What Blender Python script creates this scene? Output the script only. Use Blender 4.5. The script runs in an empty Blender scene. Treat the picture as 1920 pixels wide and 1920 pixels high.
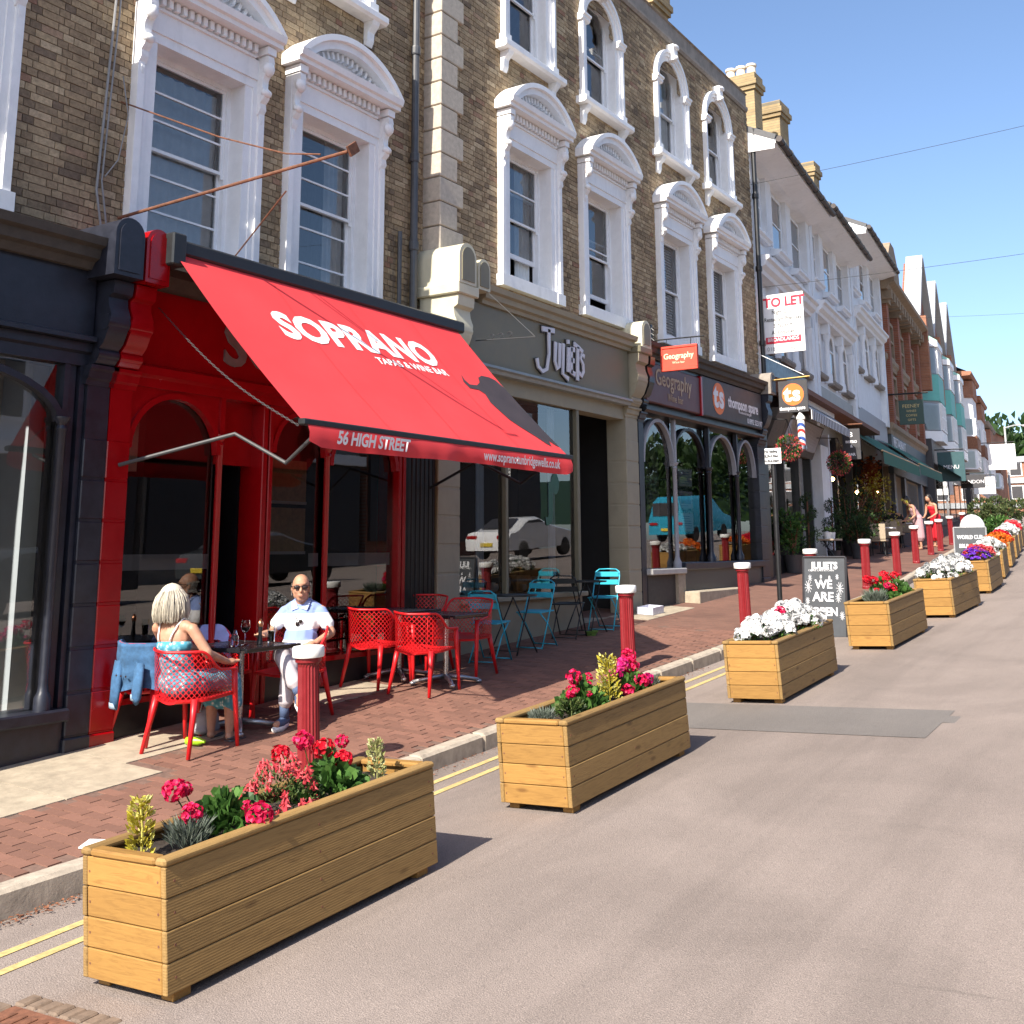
import bpy, bmesh, math, random
from mathutils import Matrix, Vector, noise
random.seed(7)
R = math.radians
scene = bpy.context.scene
col = scene.collection
# ---------------------------------------------------------------- camera
cam = bpy.data.cameras.new('camera'); cam_ob = bpy.data.objects.new('camera', cam); col.objects.link(cam_ob)
cam.sensor_width = 36.0; cam.lens = 2050.5/1920*36; cam.shift_y = -320/1920
cam.clip_start = 0.05; cam.clip_end = 3000
RB = ((0.54044491, 0.15487377, 0.82700267), (-0.84136151, 0.10588872, 0.52999848), (-0.00548739, -0.9822432, 0.18753184))
cam_ob.matrix_world = Matrix([[RB[i][0], -RB[i][1], -RB[i][2], (0, 0, 2.10)[i]] for i in range(3)] + [[0, 0, 0, 1]])
scene.camera = cam_ob
# ---------------------------------------------------------------- sky and sun
SUN_EL = R(40); SUN_AZ = R(2.0)         # light travels along +x (down the street), a little towards the facades
world = bpy.data.worlds.new('World'); scene.world = world; world.use_nodes = True
wn = world.node_tree.nodes; wl = world.node_tree.links
sky = wn.new('ShaderNodeTexSky'); sky.sky_type = 'NISHITA'; sky.sun_disc = False
sky.sun_elevation = SUN_EL; sky.sun_rotation = R(268)
sky.altitude = 1200; sky.air_density = 1.0; sky.dust_density = 4.0; sky.ozone_density = 3.0
wl.new(sky.outputs[0], wn['Background'].inputs[0]); wn['Background'].inputs[1].default_value = 0.105
sun = bpy.data.lights.new('sun', 'SUN'); sun.energy = 4.2; sun.angle = R(0.5); sun.color = (1.0, 0.93, 0.82)
sun_ob = bpy.data.objects.new('sun', sun); col.objects.link(sun_ob)
sd = Vector((math.cos(SUN_EL)*math.cos(SUN_AZ), math.cos(SUN_EL)*math.sin(SUN_AZ), -math.sin(SUN_EL)))
sun_ob.rotation_euler = sd.to_track_quat('-Z', 'Y').to_euler(); sun_ob.location = (-30, 0, 40)
vs = scene.view_settings; vs.view_transform = 'Standard'; vs.look = 'None'; vs.gamma = 1; vs.use_curve_mapping = False
vs.exposure = 1.25
scene.cycles.max_bounces = 8; scene.cycles.transparent_max_bounces = 24; scene.cycles.caustics_reflective = False; scene.cycles.caustics_refractive = False
# ---------------------------------------------------------------- street frame: the street bends 6 degrees left past s = 22.5
BEND = R(6.0); SB = 22.5; YB = 8.25
BM = Matrix.Translation((SB, YB, 0)) @ Matrix.Rotation(BEND, 4, 'Z') @ Matrix.Translation((-SB, -YB, 0))
I4 = Matrix.Identity(4)
def zr(s):                      # height of the road along the street
    return 0.057*s if s < 26 else 0.057*26 + 0.049*(s-26)
def P(s, y, z=0.0):             # street coordinates to world
    v = Vector((s, y, z))
    if s <= SB: return v
    return BM @ v
def road_z(s, y): return zr(s) - 0.02 - 0.04*(y-4.0) if y > 0 else zr(s) + 0.14 + 0.03*y
def pave_z(s, y): return zr(s) + 0.06 + (y-5.65)*0.045
# ---------------------------------------------------------------- objects
FR = [I4]
def WM(o):
    m = o.matrix_parent_inverse @ o.matrix_basis if o.parent else o.matrix_basis.copy()
    return WM(o.parent) @ m if o.parent else m
def put(o, parent=None, local=False):
    col.objects.link(o)
    if parent is not None:
        o.parent = parent
        o.matrix_parent_inverse = I4 if local else WM(parent).inverted()
    return o
def tag(o, label=None, cat=None, group=None, kind=None):
    if label: o['label'] = label
    if cat: o['category'] = cat
    if group: o['group'] = group
    if kind: o['kind'] = kind
    return o
def thing(name, label, cat, loc=(0, 0, 0), rz=0.0, group=None, world_frame=True):
    o = bpy.data.objects.new(name, None); o.empty_display_size = 0.2
    o.matrix_basis = (FR[0] if world_frame else I4) @ Matrix.Translation(Vector(loc)) @ Matrix.Rotation(rz, 4, 'Z')
    col.objects.link(o); tag(o, label, cat, group); return o
def mesh(name, vs_, fs, mat=None, smooth=False):
    m = bpy.data.meshes.new(name); m.from_pydata(vs_, [], fs); m.validate(clean_customdata=False)
    if mat: m.materials.append(mat)
    if smooth: m.polygons.foreach_set('use_smooth', [True]*len(m.polygons))
    m.update(); return m
def obm(name, me, parent=None, local=False, mw=None):
    o = bpy.data.objects.new(name, me)
    o.matrix_basis = mw if mw is not None else (I4 if local else FR[0])
    return put(o, parent, local)
def copy_tree(o, parent=None):
    c = o.copy(); col.objects.link(c)
    if parent is not None:
        c.parent = parent; c.matrix_parent_inverse = o.matrix_parent_inverse
    for ch in list(o.children): copy_tree(ch, c)
    return c
class MB:
    def __init__(s): s.v = []; s.f = []
    def add(s, vs_, fs):
        n = len(s.v); s.v += [tuple(p) for p in vs_]; s.f += [tuple(i+n for i in f) for f in fs]; return s
    def box(s, x0, x1, y0, y1, z0, z1, M=None):
        vs_ = [(x0,y0,z0),(x1,y0,z0),(x1,y1,z0),(x0,y1,z0),(x0,y0,z1),(x1,y0,z1),(x1,y1,z1),(x0,y1,z1)]
        if M is not None: vs_ = [M @ Vector(p) for p in vs_]
        return s.add(vs_, [(0,3,2,1),(4,5,6,7),(0,1,5,4),(1,2,6,5),(2,3,7,6),(3,0,4,7)])
    def bbox(s, x0, x1, y0, y1, z0, z1, b=0.01, M=None):     # bevelled box (chamfered along every edge)
        vs_ = []; 
        for sx in (0, 1):
            for sy in (0, 1):
                for sz in (0, 1):
                    X, Y, Z = (x0, x1)[sx], (y0, y1)[sy], (z0, z1)[sz]; dx, dy, dz = (b, -b)[sx], (b, -b)[sy], (b, -b)[sz]
                    vs_ += [(X, Y+dy, Z+dz), (X+dx, Y, Z+dz), (X+dx, Y+dy, Z)]
        i = lambda sx, sy, sz, k: (sx*4+sy*2+sz)*3+k
        fs = []
        for a in (0, 1):
            fs.append((i(a,0,0,0), i(a,0,1,0), i(a,1,1,0), i(a,1,0,0)))
            fs.append((i(0,a,0,1), i(1,a,0,1), i(1,a,1,1), i(0,a,1,1)))
            fs.append((i(0,0,a,2), i(0,1,a,2), i(1,1,a,2), i(1,0,a,2)))
            for b2 in (0, 1):
                fs.append((i(0,a,b2,1), i(1,a,b2,1), i(1,a,b2,2), i(0,a,b2,2)))
                fs.append((i(a,0,b2,0), i(a,1,b2,0), i(a,1,b2,2), i(a,0,b2,2)))
                fs.append((i(a,b2,0,0), i(a,b2,1,0), i(a,b2,1,1), i(a,b2,0,1)))
                for c in (0, 1): fs.append((i(a,b2,c,0), i(a,b2,c,1), i(a,b2,c,2)))
        if M is not None: vs_ = [M @ Vector(p) for p in vs_]
        n = len(s.v); s.add(vs_, fs); s.fix = True
        return s
    def tube(s, pts, r, n=8, cap=True, closed=False):
        pts = [Vector(p) for p in pts]; k = len(pts); rr = r if isinstance(r, (list, tuple)) else [r]*k
        base = len(s.v); up = None
        for j, p in enumerate(pts):
            if closed: t = pts[(j+1) % k] - pts[j-1]
            else: t = pts[min(j+1, k-1)] - pts[max(j-1, 0)]
            if t.length < 1e-9: t = Vector((0, 0, 1))
            t.normalize()
            if up is None: up = Vector((0, 0, 1)) if abs(t.z) < 0.9 else Vector((1, 0, 0))
            a = t.cross(up)
            if a.length < 1e-6: a = t.orthogonal()
            a.normalize(); b = a.cross(t); b.normalize(); up = b
            for q in range(n):
                w = 2*math.pi*q/n
                s.v.append(tuple(p + (a*math.cos(w) + b*math.sin(w))*rr[j]))
        for j in range(k if closed else k-1):
            j2 = (j+1) % k
            for q in range(n):
                q2 = (q+1) % n
                s.f.append((base+j*n+q, base+j*n+q2, base+j2*n+q2, base+j2*n+q))
        if cap and not closed:
            s.f.append(tuple(base+q for q in range(n))[::-1]); s.f.append(tuple(base+(k-1)*n+q for q in range(n)))
        return s
    def lathe(s, prof, n=16, c=(0, 0, 0), M=None):
        base = len(s.v); k = len(prof)
        for (r, z) in prof:
            for q in range(n):
                w = 2*math.pi*q/n; p = Vector((c[0]+r*math.cos(w), c[1]+r*math.sin(w), c[2]+z))
                s.v.append(tuple(M @ p if M is not None else p))
        for j in range(k-1):
            for q in range(n):
                q2 = (q+1) % n; s.f.append((base+j*n+q, base+j*n+q2, base+(j+1)*n+q2, base+(j+1)*n+q))
        s.f.append(tuple(base+q for q in range(n))[::-1]); s.f.append(tuple(base+(k-1)*n+q for q in range(n)))
        return s
    def prism(s, poly, a0, a1, axis='y', M=None):     # polygon in the two other axes, extruded along axis
        def mk(p, a):
            v = {'y': (p[0], a, p[1]), 'x': (a, p[0], p[1]), 'z': (p[0], p[1], a)}[axis]
            return tuple(M @ Vector(v)) if M is not None else v
        n = len(poly); base = len(s.v)
        s.v += [mk(p, a0) for p in poly] + [mk(p, a1) for p in poly]
        s.f.append(tuple(base+i for i in range(n))); s.f.append(tuple(base+n+i for i in range(n))[::-1])
        for i in range(n):
            j = (i+1) % n; s.f.append((base+i, base+n+i, base+n+j, base+j))
        return s
    def strip(s, prof, path_x0, path_x1):     # moulding: profile of (y,z) points run along x
        return s.prism(prof, path_x0, path_x1, 'x')
    def ell(s, c, r, nu=12, nv=8, M=None):
        base = len(s.v); c = Vector(c); r = r if isinstance(r, (tuple, list)) else (r, r, r)
        for j in range(nv+1):
            th = math.pi*j/nv
            for q in range(nu):
                w = 2*math.pi*q/nu
                p = Vector((r[0]*math.sin(th)*math.cos(w), r[1]*math.sin(th)*math.sin(w), r[2]*math.cos(th)))
                if M is not None: p = M @ p
                s.v.append(tuple(c+p))
        for j in range(nv):
            for q in range(nu):
                q2 = (q+1) % nu
                s.f.append((base+j*nu+q, base+(j+1)*nu+q, base+(j+1)*nu+q2, base+j*nu+q2))
        return s
    def me(s, name, mat, smooth=False, fix=True):
        m = mesh(name, s.v, s.f, mat, False)
        if fix:
            bm = bmesh.new(); bm.from_mesh(m); bmesh.ops.recalc_face_normals(bm, faces=bm.faces); bm.to_mesh(m); bm.free()
        if smooth: shade(m, smooth)
        return m
    def ob(s, name, mat, parent=None, smooth=False, local=False, fix=True):
        return obm(name, s.me(name, mat, smooth, fix), parent, local)
def shade(m, ang=True):
    m.polygons.foreach_set('use_smooth', [True]*len(m.polygons))
    if ang is not True:
        bm = bmesh.new(); bm.from_mesh(m)
        for e in bm.edges:
            if len(e.link_faces) == 2: e.smooth = e.calc_face_angle(0) < ang
        bm.to_mesh(m); bm.free()
SM = R(40)
# ---------------------------------------------------------------- materials
MATS = {}
def L(h):       # hex sRGB to linear
    c = [int(h[i:i+2], 16)/255 for i in (0, 2, 4)]
    return tuple(x/12.92 if x <= 0.04045 else ((x+0.055)/1.055)**2.4 for x in c)
class NT:
    def __init__(s, name):
        s.m = bpy.data.materials.new(name); s.m.use_nodes = True; s.t = s.m.node_tree; s.n = s.t.nodes; s.l = s.t.links
        s.b = s.n['Principled BSDF']; s.out = s.n['Material Output']
    def new(s, typ, **kw):
        nd = s.n.new(typ)
        for k, v in kw.items():
            if isinstance(k, str) and hasattr(nd, k): setattr(nd, k, v)
        return nd
    def link(s, a, b): s.l.new(a, b)
    def coord(s, scale=(1, 1, 1), which='Object', rot=(0, 0, 0)):
        tc = s.new('ShaderNodeTexCoord'); mp = s.new('ShaderNodeMapping'); mp.inputs['Scale'].default_value = scale; mp.inputs['Rotation'].default_value = rot
        s.link(tc.outputs[which], mp.inputs[0]); return mp.outputs[0]
    def noise(s, vec, scale=5, detail=4, rough=0.6, dist=0.0):
        nd = s.new('ShaderNodeTexNoise'); nd.inputs['Scale'].default_value = scale; nd.inputs['Detail'].default_value = detail
        nd.inputs['Roughness'].default_value = rough; nd.inputs['Distortion'].default_value = dist
        s.link(vec, nd.inputs['Vector']); return nd.outputs['Fac']
    def ramp(s, fac, stops):
        nd = s.new('ShaderNodeValToRGB'); e = nd.color_ramp.elements
        while len(e) > len(stops): e.remove(e[-1])
        while len(e) < len(stops): e.new(0.5)
        for el, (p, c) in zip(e, stops):
            el.position = p; el.color = (c[0], c[1], c[2], 1) if isinstance(c, (tuple, list)) else (c, c, c, 1)
        s.link(fac, nd.inputs[0]); return nd.outputs[0]
    def mix(s, a, b, fac, mode='MIX'):
        nd = s.new('ShaderNodeMix'); nd.data_type = 'RGBA'; nd.blend_type = mode
        for sock, v in ((nd.inputs[6], a), (nd.inputs[7], b), (nd.inputs[0], fac)):
            if hasattr(v, 'links') or hasattr(v, 'is_linked'): s.link(v, sock)
            elif sock == nd.inputs[0]: sock.default_value = v
            else: sock.default_value = (v[0], v[1], v[2], 1)
        return nd.outputs[2]
    def math(s, op, a, b=0.0):
        nd = s.new('ShaderNodeMath'); nd.operation = op
        for sock, v in ((nd.inputs[0], a), (nd.inputs[1], b)):
            if hasattr(v, 'is_linked'): s.link(v, sock)
            else: sock.default_value = v
        return nd.outputs[0]
    def bump(s, h, strength=0.3, dist=0.01):
        nd = s.new('ShaderNodeBump'); nd.inputs['Strength'].default_value = strength; nd.inputs['Distance'].default_value = dist
        s.link(h, nd.inputs['Height']); s.link(nd.outputs[0], s.b.inputs['Normal'])
    def base(s, v):
        if hasattr(v, 'is_linked'): s.link(v, s.b.inputs['Base Color'])
        else: s.b.inputs['Base Color'].default_value = (v[0], v[1], v[2], 1)
    def rough(s, v):
        if hasattr(v, 'is_linked'): s.link(v, s.b.inputs['Roughness'])
        else: s.b.inputs['Roughness'].default_value = v
def paint(name, c, rough=0.5, var=0.12, scale=6, dirt=0.0, bump=0.0, metal=0.0, bscale=40, spec=0.5, rnd=0.0):
    """plain finish with grain, blotches of wear and, where asked, weather stains"""
    t = NT(name); vec = t.coord()
    n1 = t.noise(vec, scale, 5, 0.65)
    lo = tuple(max(0, x*(1-var)) for x in c); hi = tuple(min(1, x*(1+var)) for x in c)
    cc = t.ramp(n1, [(0.3, lo), (0.7, hi)])
    if dirt:
        n2 = t.noise(t.coord((1, 1, 0.35)), 2.2, 8, 0.75, 0.4)
        cc = t.mix(cc, (0.06, 0.05, 0.04), t.math('MULTIPLY', t.ramp(n2, [(0.52, 0.0), (0.75, 1.0)]), dirt))
    if rnd:
        oi = t.new('ShaderNodeObjectInfo'); gi = t.new('ShaderNodeNewGeometry')
        rr = t.math('FRACT', t.math('ADD', oi.outputs['Random'], gi.outputs['Random Per Island']))
        cc = t.mix(cc, t.ramp(rr, [(0, tuple(x*(1-rnd) for x in c)), (1, tuple(min(1, x*(1+rnd)) for x in c))]), 0.7)
    t.base(cc); t.rough(t.ramp(n1, [(0.2, max(0, rough-0.08)), (0.8, min(1, rough+0.08))])); t.b.inputs['Metallic'].default_value = metal
    t.b.inputs['Specular IOR Level'].default_value = spec
    if bump: t.bump(t.noise(vec, bscale, 4, 0.7), bump, 0.004)
    MATS[name] = t.m; return t.m
def mat_brick(name, stops, soot=0.5, rough=0.9):
    t = NT(name); gi = t.new('ShaderNodeNewGeometry'); oi = t.new('ShaderNodeObjectInfo')
    tc = t.new('ShaderNodeTexCoord'); vt = t.new('ShaderNodeVectorTransform'); 
    rr = t.math('FRACT', t.math('ADD', t.math('MULTIPLY', oi.outputs['Random'], 7.31), gi.outputs['Random Per Island']))
    cc = t.ramp(rr, stops)
    pos = gi.outputs['Position']
    cc = t.mix(cc, t.ramp(t.noise(pos, 22, 6, 0.75), [(0.3, 0.55), (0.7, 1.25)]), 1.0, 'MULTIPLY')
    st = t.ramp(t.noise(pos, 0.9, 7, 0.7, 0.5), [(0.38, 0.55), (0.62, 1.0)])
    cc = t.mix(cc, st, soot, 'MULTIPLY')
    t.base(cc); t.rough(rough); t.b.inputs['Specular IOR Level'].default_value = 0.25
    t.bump(t.noise(pos, 90, 5, 0.75), 0.6, 0.006); MATS[name] = t.m; return t.m
def mat_brick_far(name, c1, c2, mortar, sc=1.0, rot=(R(90), 0, 0), bump=0.4):
    t = NT(name); vec = t.coord(rot=rot)
    b = t.new('ShaderNodeTexBrick'); t.link(vec, b.inputs['Vector']); b.inputs['Scale'].default_value = sc
    b.inputs['Color1'].default_value = (*c1, 1); b.inputs['Color2'].default_value = (*c2, 1); b.inputs['Mortar'].default_value = (*mortar, 1)
    b.inputs['Brick Width'].default_value = 0.225; b.inputs['Row Height'].default_value = 0.075; b.inputs['Mortar Size'].default_value = 0.006
    cc = t.mix(b.outputs['Color'], t.ramp(t.noise(t.coord(), 1.2, 8, 0.75), [(0.35, 0.6), (0.65, 1.1)]), 0.8, 'MULTIPLY')
    t.base(cc); t.rough(0.9); t.bump(b.outputs['Fac'], -bump, 0.005); MATS[name] = t.m; return t.m
def mat_glass(name, tint=(0.9, 0.95, 0.95), trans=1.0, refl=1.0, wob=0.02):
    """window glass: clear sheet with a fresnel mirror reflection and slightly wavy surface"""
    t = NT(name); t.n.remove(t.b)
    tr = t.new('ShaderNodeBsdfTransparent'); tr.inputs[0].default_value = (*[x*trans for x in tint], 1)
    gl = t.new('ShaderNodeBsdfGlossy'); gl.inputs['Roughness'].default_value = 0.0; gl.inputs[0].default_value = (refl, refl, refl, 1)
    fr = t.new('ShaderNodeFresnel'); fr.inputs[0].default_value = 2.1
    bp = t.new('ShaderNodeBump'); bp.inputs['Strength'].default_value = wob; bp.inputs['Distance'].default_value = 0.02
    t.link(t.noise(t.coord(), 1.3, 2, 0.5), bp.inputs['Height']); t.link(bp.outputs[0], gl.inputs['Normal'])
    mx = t.new('ShaderNodeMixShader'); t.link(fr.outputs[0], mx.inputs[0]); t.link(tr.outputs[0], mx.inputs[1]); t.link(gl.outputs[0], mx.inputs[2])
    t.link(mx.outputs[0], t.out.inputs[0]); MATS[name] = t.m; return t.m
def mat_emit(name, c, st):
    t = NT(name); t.base(c); t.b.inputs['Emission Color'].default_value = (*c, 1); t.b.inputs['Emission Strength'].default_value = st; MATS[name] = t.m; return t.m
def mat_leaf(name, c, c2=None, rough=0.5, trans=0.25):
    t = NT(name); gi = t.new('ShaderNodeNewGeometry'); oi = t.new('ShaderNodeObjectInfo')
    c2 = c2 or tuple(x*1.9 for x in c)
    rr = t.math('FRACT', t.math('ADD', oi.outputs['Random'], gi.outputs['Random Per Island']))
    cc = t.ramp(rr, [(0, tuple(x*0.6 for x in c)), (0.5, c), (1, c2)])
    t.base(cc); t.rough(rough); t.b.inputs['Specular IOR Level'].default_value = 0.3
    tl = t.new('ShaderNodeBsdfTranslucent'); t.link(cc, tl.inputs[0])
    mx = t.new('ShaderNodeMixShader'); mx.inputs[0].default_value = trans
    t.link(t.b.outputs[0], mx.inputs[1]); t.link(tl.outputs[0], mx.inputs[2]); t.link(mx.outputs[0], t.out.inputs[0]); MATS[name] = t.m; return t.m
def mat_wood(name, c, dark, axis='x', ribs=0.0, rough=0.65):
    """planed softwood: long grain, knots, each board its own tone, optional reeded grooves"""
    t = NT(name); oi = t.new('ShaderNodeObjectInfo')
    tc = t.new('ShaderNodeTexCoord'); ad = t.new('ShaderNodeVectorMath'); ad.operation = 'ADD'
    cmb = t.new('ShaderNodeCombineXYZ'); t.link(t.math('MULTIPLY', oi.outputs['Random'], 37.0), cmb.inputs[0]); t.link(t.math('MULTIPLY', oi.outputs['Random'], 11.0), cmb.inputs[2])
    t.link(tc.outputs['Object'], ad.inputs[0]); t.link(cmb.outputs[0], ad.inputs[1])
    mp = t.new('ShaderNodeMapping'); t.link(ad.outputs[0], mp.inputs[0])
    mp.inputs['Scale'].default_value = (0.9, 9, 9) if axis == 'x' else (9, 0.9, 9)
    g = t.noise(mp.outputs[0], 5.0, 6, 0.6, 1.6)
    mp2 = t.new('ShaderNodeMapping'); t.link(ad.outputs[0], mp2.inputs[0]); mp2.inputs['Scale'].default_value = (2.0, 6, 6) if axis == 'x' else (6, 2.0, 6)
    vo = t.new('ShaderNodeTexVoronoi'); vo.inputs['Scale'].default_value = 1.15; t.link(mp2.outputs[0], vo.inputs['Vector'])
    kn = t.ramp(vo.outputs['Distance'], [(0.05, 1.0), (0.14, 0.0)])
    cc = t.ramp(g, [(0.25, tuple(0.5*(a+b) for a, b in zip(c, dark))), (0.5, c), (0.8, tuple(min(1, x*1.18) for x in c))])
    cc = t.mix(cc, dark, t.math('MULTIPLY', kn, 0.75))
    tone = t.ramp(oi.outputs['Random'], [(0, 0.82), (1, 1.15)])
    cc = t.mix(cc, tone, 1.0, 'MULTIPLY')
    t.base(cc); t.rough(rough); t.b.inputs['Specular IOR Level'].default_value = 0.3
    h = g
    if ribs:
        wv = t.new('ShaderNodeTexWave'); wv.bands_direction = 'Z'; wv.inputs['Scale'].default_value = 26; t.link(tc.outputs['Object'], wv.inputs['Vector'])
        h = t.math('ADD', t.math('MULTIPLY', wv.outputs['Fac'], ribs), g)
    t.bump(h, 0.35, 0.003); MATS[name] = t.m; return t.m

WHITE = paint('white_paint', (0.83, 0.83, 0.83), 0.45, 0.04, 9, 0.18, 0.15, bscale=30)
WHITE2 = paint('white_plaster_carved', (0.80, 0.80, 0.80), 0.55, 0.08, 14, 0.25, 0.8, bscale=26)
STUCCO = paint('white_stucco', (0.74, 0.75, 0.77), 0.7, 0.05, 4, 0.22, 0.2)
STONE = paint('quoin_stone', (0.48, 0.42, 0.34), 0.9, 0.18, 14, 0.25, 0.7)
CEMENT = paint('cement_render', (0.27, 0.235, 0.20), 0.9, 0.2, 5, 0.5, 0.5)
NAVY = paint('navy_paint', (0.016, 0.018, 0.028), 0.38, 0.35, 9, 0.0, 0.25)
BLACKP = paint('black_paint', (0.012, 0.012, 0.014), 0.35, 0.3, 9, 0, 0.2)
RED = paint('red_gloss_paint', (0.30, 0.002, 0.005), 0.22, 0.10, 7, 0.0, 0.12, bscale=25)
OLIVE = paint('olive_paint', (0.175, 0.155, 0.10), 0.5, 0.08, 5, 0.1, 0.1)
OLIVEP = paint('pale_olive_stone', (0.30, 0.265, 0.185), 0.6, 0.08, 5, 0.15, 0.15)
CREAM = paint('cream_paint', (0.56, 0.52, 0.38), 0.5, 0.06, 5, 0.08, 0.1)
MAROON = paint('maroon_board', (0.10, 0.028, 0.030), 0.45, 0.1)
CHAR = paint('charcoal_board', (0.040, 0.038, 0.042), 0.5, 0.12)
DARKWOOD = paint('weathered_dark_wood', (0.055, 0.047, 0.04), 0.75, 0.3, 12, 0.2, 0.4)
MORTAR = paint('mortar', (0.22, 0.18, 0.14), 0.95, 0.25, 18, 0.3, 0.5)
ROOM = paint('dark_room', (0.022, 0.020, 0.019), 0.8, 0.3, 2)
ROOM2 = paint('grey_room', (0.24, 0.24, 0.25), 0.8, 0.3, 2)
BEIGE = paint('beige_backdrop', (0.66, 0.58, 0.48), 0.8, 0.15, 1.5)
CURTAIN = paint('net_curtain', (0.74, 0.75, 0.72), 0.9, 0.15, 3)
GLASS = mat_glass('window_glass', (1.0, 1.0, 1.0))
GLASSD = mat_glass('shop_glass', (0.94, 0.97, 0.97), 1.0)
FROST = paint('frosted_film', (0.36, 0.33, 0.33), 0.6, 0.05)
DULL = paint('dull_grey_metal', (0.045, 0.045, 0.048), 0.6, 0.15, 20)
STEEL = paint('brushed_steel', (0.55, 0.55, 0.56), 0.28, 0.1, 20, metal=1.0)
CASTAL = paint('cast_aluminium', (0.45, 0.45, 0.46), 0.4, 0.15, 20, metal=0.9)
PIPE = paint('grey_downpipe', (0.06, 0.062, 0.068), 0.4, 0.2)
IRON = paint('black_iron', (0.012, 0.012, 0.013), 0.4, 0.3)
RUST = paint('rusty_iron', (0.16, 0.065, 0.035), 0.85, 0.4, 25, 0.2, 0.6)
REDPLAST = paint('red_plastic', (0.60, 0.010, 0.014), 0.42, 0.04, 4)
BOLLRED = paint('bollard_red_paint', (0.20, 0.014, 0.018), 0.38, 0.1, 12)
BOLLWHITE = paint('bollard_white_paint', (0.82, 0.81, 0.78), 0.5, 0.03, 12, 0.1)
TURQ = paint('turquoise_metal', (0.04, 0.42, 0.55), 0.4, 0.08)
BLKMET = paint('black_metal', (0.015, 0.017, 0.018), 0.45, 0.2)
BRICKS = mat_brick('stock_brick', [(0.0, (0.22, 0.16, 0.11)), (0.12, (0.31, 0.225, 0.14)), (0.5, (0.42, 0.305, 0.185)), (0.8, (0.48, 0.36, 0.22)), (0.94, (0.58, 0.45, 0.29)), (1.0, (0.33, 0.18, 0.12))], 0.7)
CHIMB = mat_brick_far('yellow_chimney_brick', (0.42, 0.31, 0.16), (0.34, 0.24, 0.12), (0.2, 0.17, 0.12), rot=(R(90), 0, 0))
REDBRICK = mat_brick_far('red_far_brick', (0.33, 0.10, 0.05), (0.26, 0.085, 0.045), (0.3, 0.24, 0.2))
FARBRICK = mat_brick_far('orange_far_brick', (0.40, 0.17, 0.09), (0.33, 0.13, 0.07), (0.32, 0.25, 0.2))
TILE = paint('clay_roof_tile', (0.16, 0.07, 0.045), 0.85, 0.35, 18, 0.3, 0.5)
SLATE = paint('grey_slate', (0.10, 0.10, 0.105), 0.7, 0.25, 14, 0.2, 0.4)
print('A ok')
# ================================================================ GROUND
def mat_asphalt(name, c, patchy=1.0):
    t = NT(name); pos = t.coord()
    sp = t.noise(pos, 190, 3, 0.8); vo = t.new('ShaderNodeTexVoronoi'); vo.inputs['Scale'].default_value = 120; t.link(pos, vo.inputs['Vector'])
    base = t.ramp(sp, [(0.28, tuple(x*0.45 for x in c)), (0.5, c), (0.72, tuple(min(1, x*1.7) for x in c))])
    big = t.ramp(t.noise(pos, 0.55, 7, 0.65, 0.6), [(0.36, 0.86), (0.58, 1.04)])
    tr = t.ramp(t.noise(t.coord((0.12, 1.6, 1)), 1.0, 5, 0.6, 0.3), [(0.38, 0.86), (0.55, 1.02)])     # wear running with the traffic
    cr = t.ramp(t.noise(t.coord((1.5, 0.10, 1)), 0.9, 6, 0.6, 0.9), [(0.27, 0.62), (0.31, 1.0)])       # dark cross bands: seams, drips and a painted-in overhead cable shadow
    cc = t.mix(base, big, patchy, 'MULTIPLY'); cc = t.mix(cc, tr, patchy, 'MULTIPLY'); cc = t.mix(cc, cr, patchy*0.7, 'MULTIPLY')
    t.base(cc); t.rough(0.88); t.b.inputs['Specular IOR Level'].default_value = 0.25
    t.bump(t.math('ADD', sp, vo.outputs['Distance']), 0.55, 0.006); MATS[name] = t.m; return t.m
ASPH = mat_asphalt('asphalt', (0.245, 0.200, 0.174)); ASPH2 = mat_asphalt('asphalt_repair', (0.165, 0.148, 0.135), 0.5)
KERBM = paint('kerb_stone', (0.38, 0.32, 0.25), 0.9, 0.25, 9, 0.5, 0.6)
SLAB = paint('sandstone_slab', (0.36, 0.30, 0.22), 0.9, 0.2, 8, 0.35, 0.5)
YELLOW = paint('worn_yellow_line', (0.50, 0.37, 0.15), 0.8, 0.25, 30, 0.4, 0.3)
PAVER = paint('clay_paver', (0.185, 0.088, 0.060), 0.85, 0.2, 20, 0.25, 0.4, rnd=0.26)
PJOINT = paint('paver_joint', (0.15, 0.088, 0.065), 0.95, 0.3, 20, 0.3)
PAVEFAR = mat_brick_far('clay_paving_far', (0.21, 0.10, 0.067), (0.17, 0.078, 0.053), (0.13, 0.085, 0.065), rot=(0, 0, R(90)), bump=0.2)
def yk(s): return 5.6 + 0.07*max(0, 7-s)
YS = [-16, -10, -6, -3, 0, 1.5, 3, 4.4]
m = MB(); ss = [i*1.0 for i in range(-16, 96)]
for s in ss:
    for y in YS + [yk(s)+0.05]: m.v.append(tuple(P(s, y, road_z(s, y))))
n = len(YS)+1
for i in range(len(ss)-1):
    for j in range(n-1): m.f.append((i*n+j, (i+1)*n+j, (i+1)*n+j+1, i*n+j+1))
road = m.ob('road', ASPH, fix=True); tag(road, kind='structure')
m = MB(); m.box(-700, 900, -700, 700, -4, -3.2); tag(m.ob('ground', ASPH), kind='structure')
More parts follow.
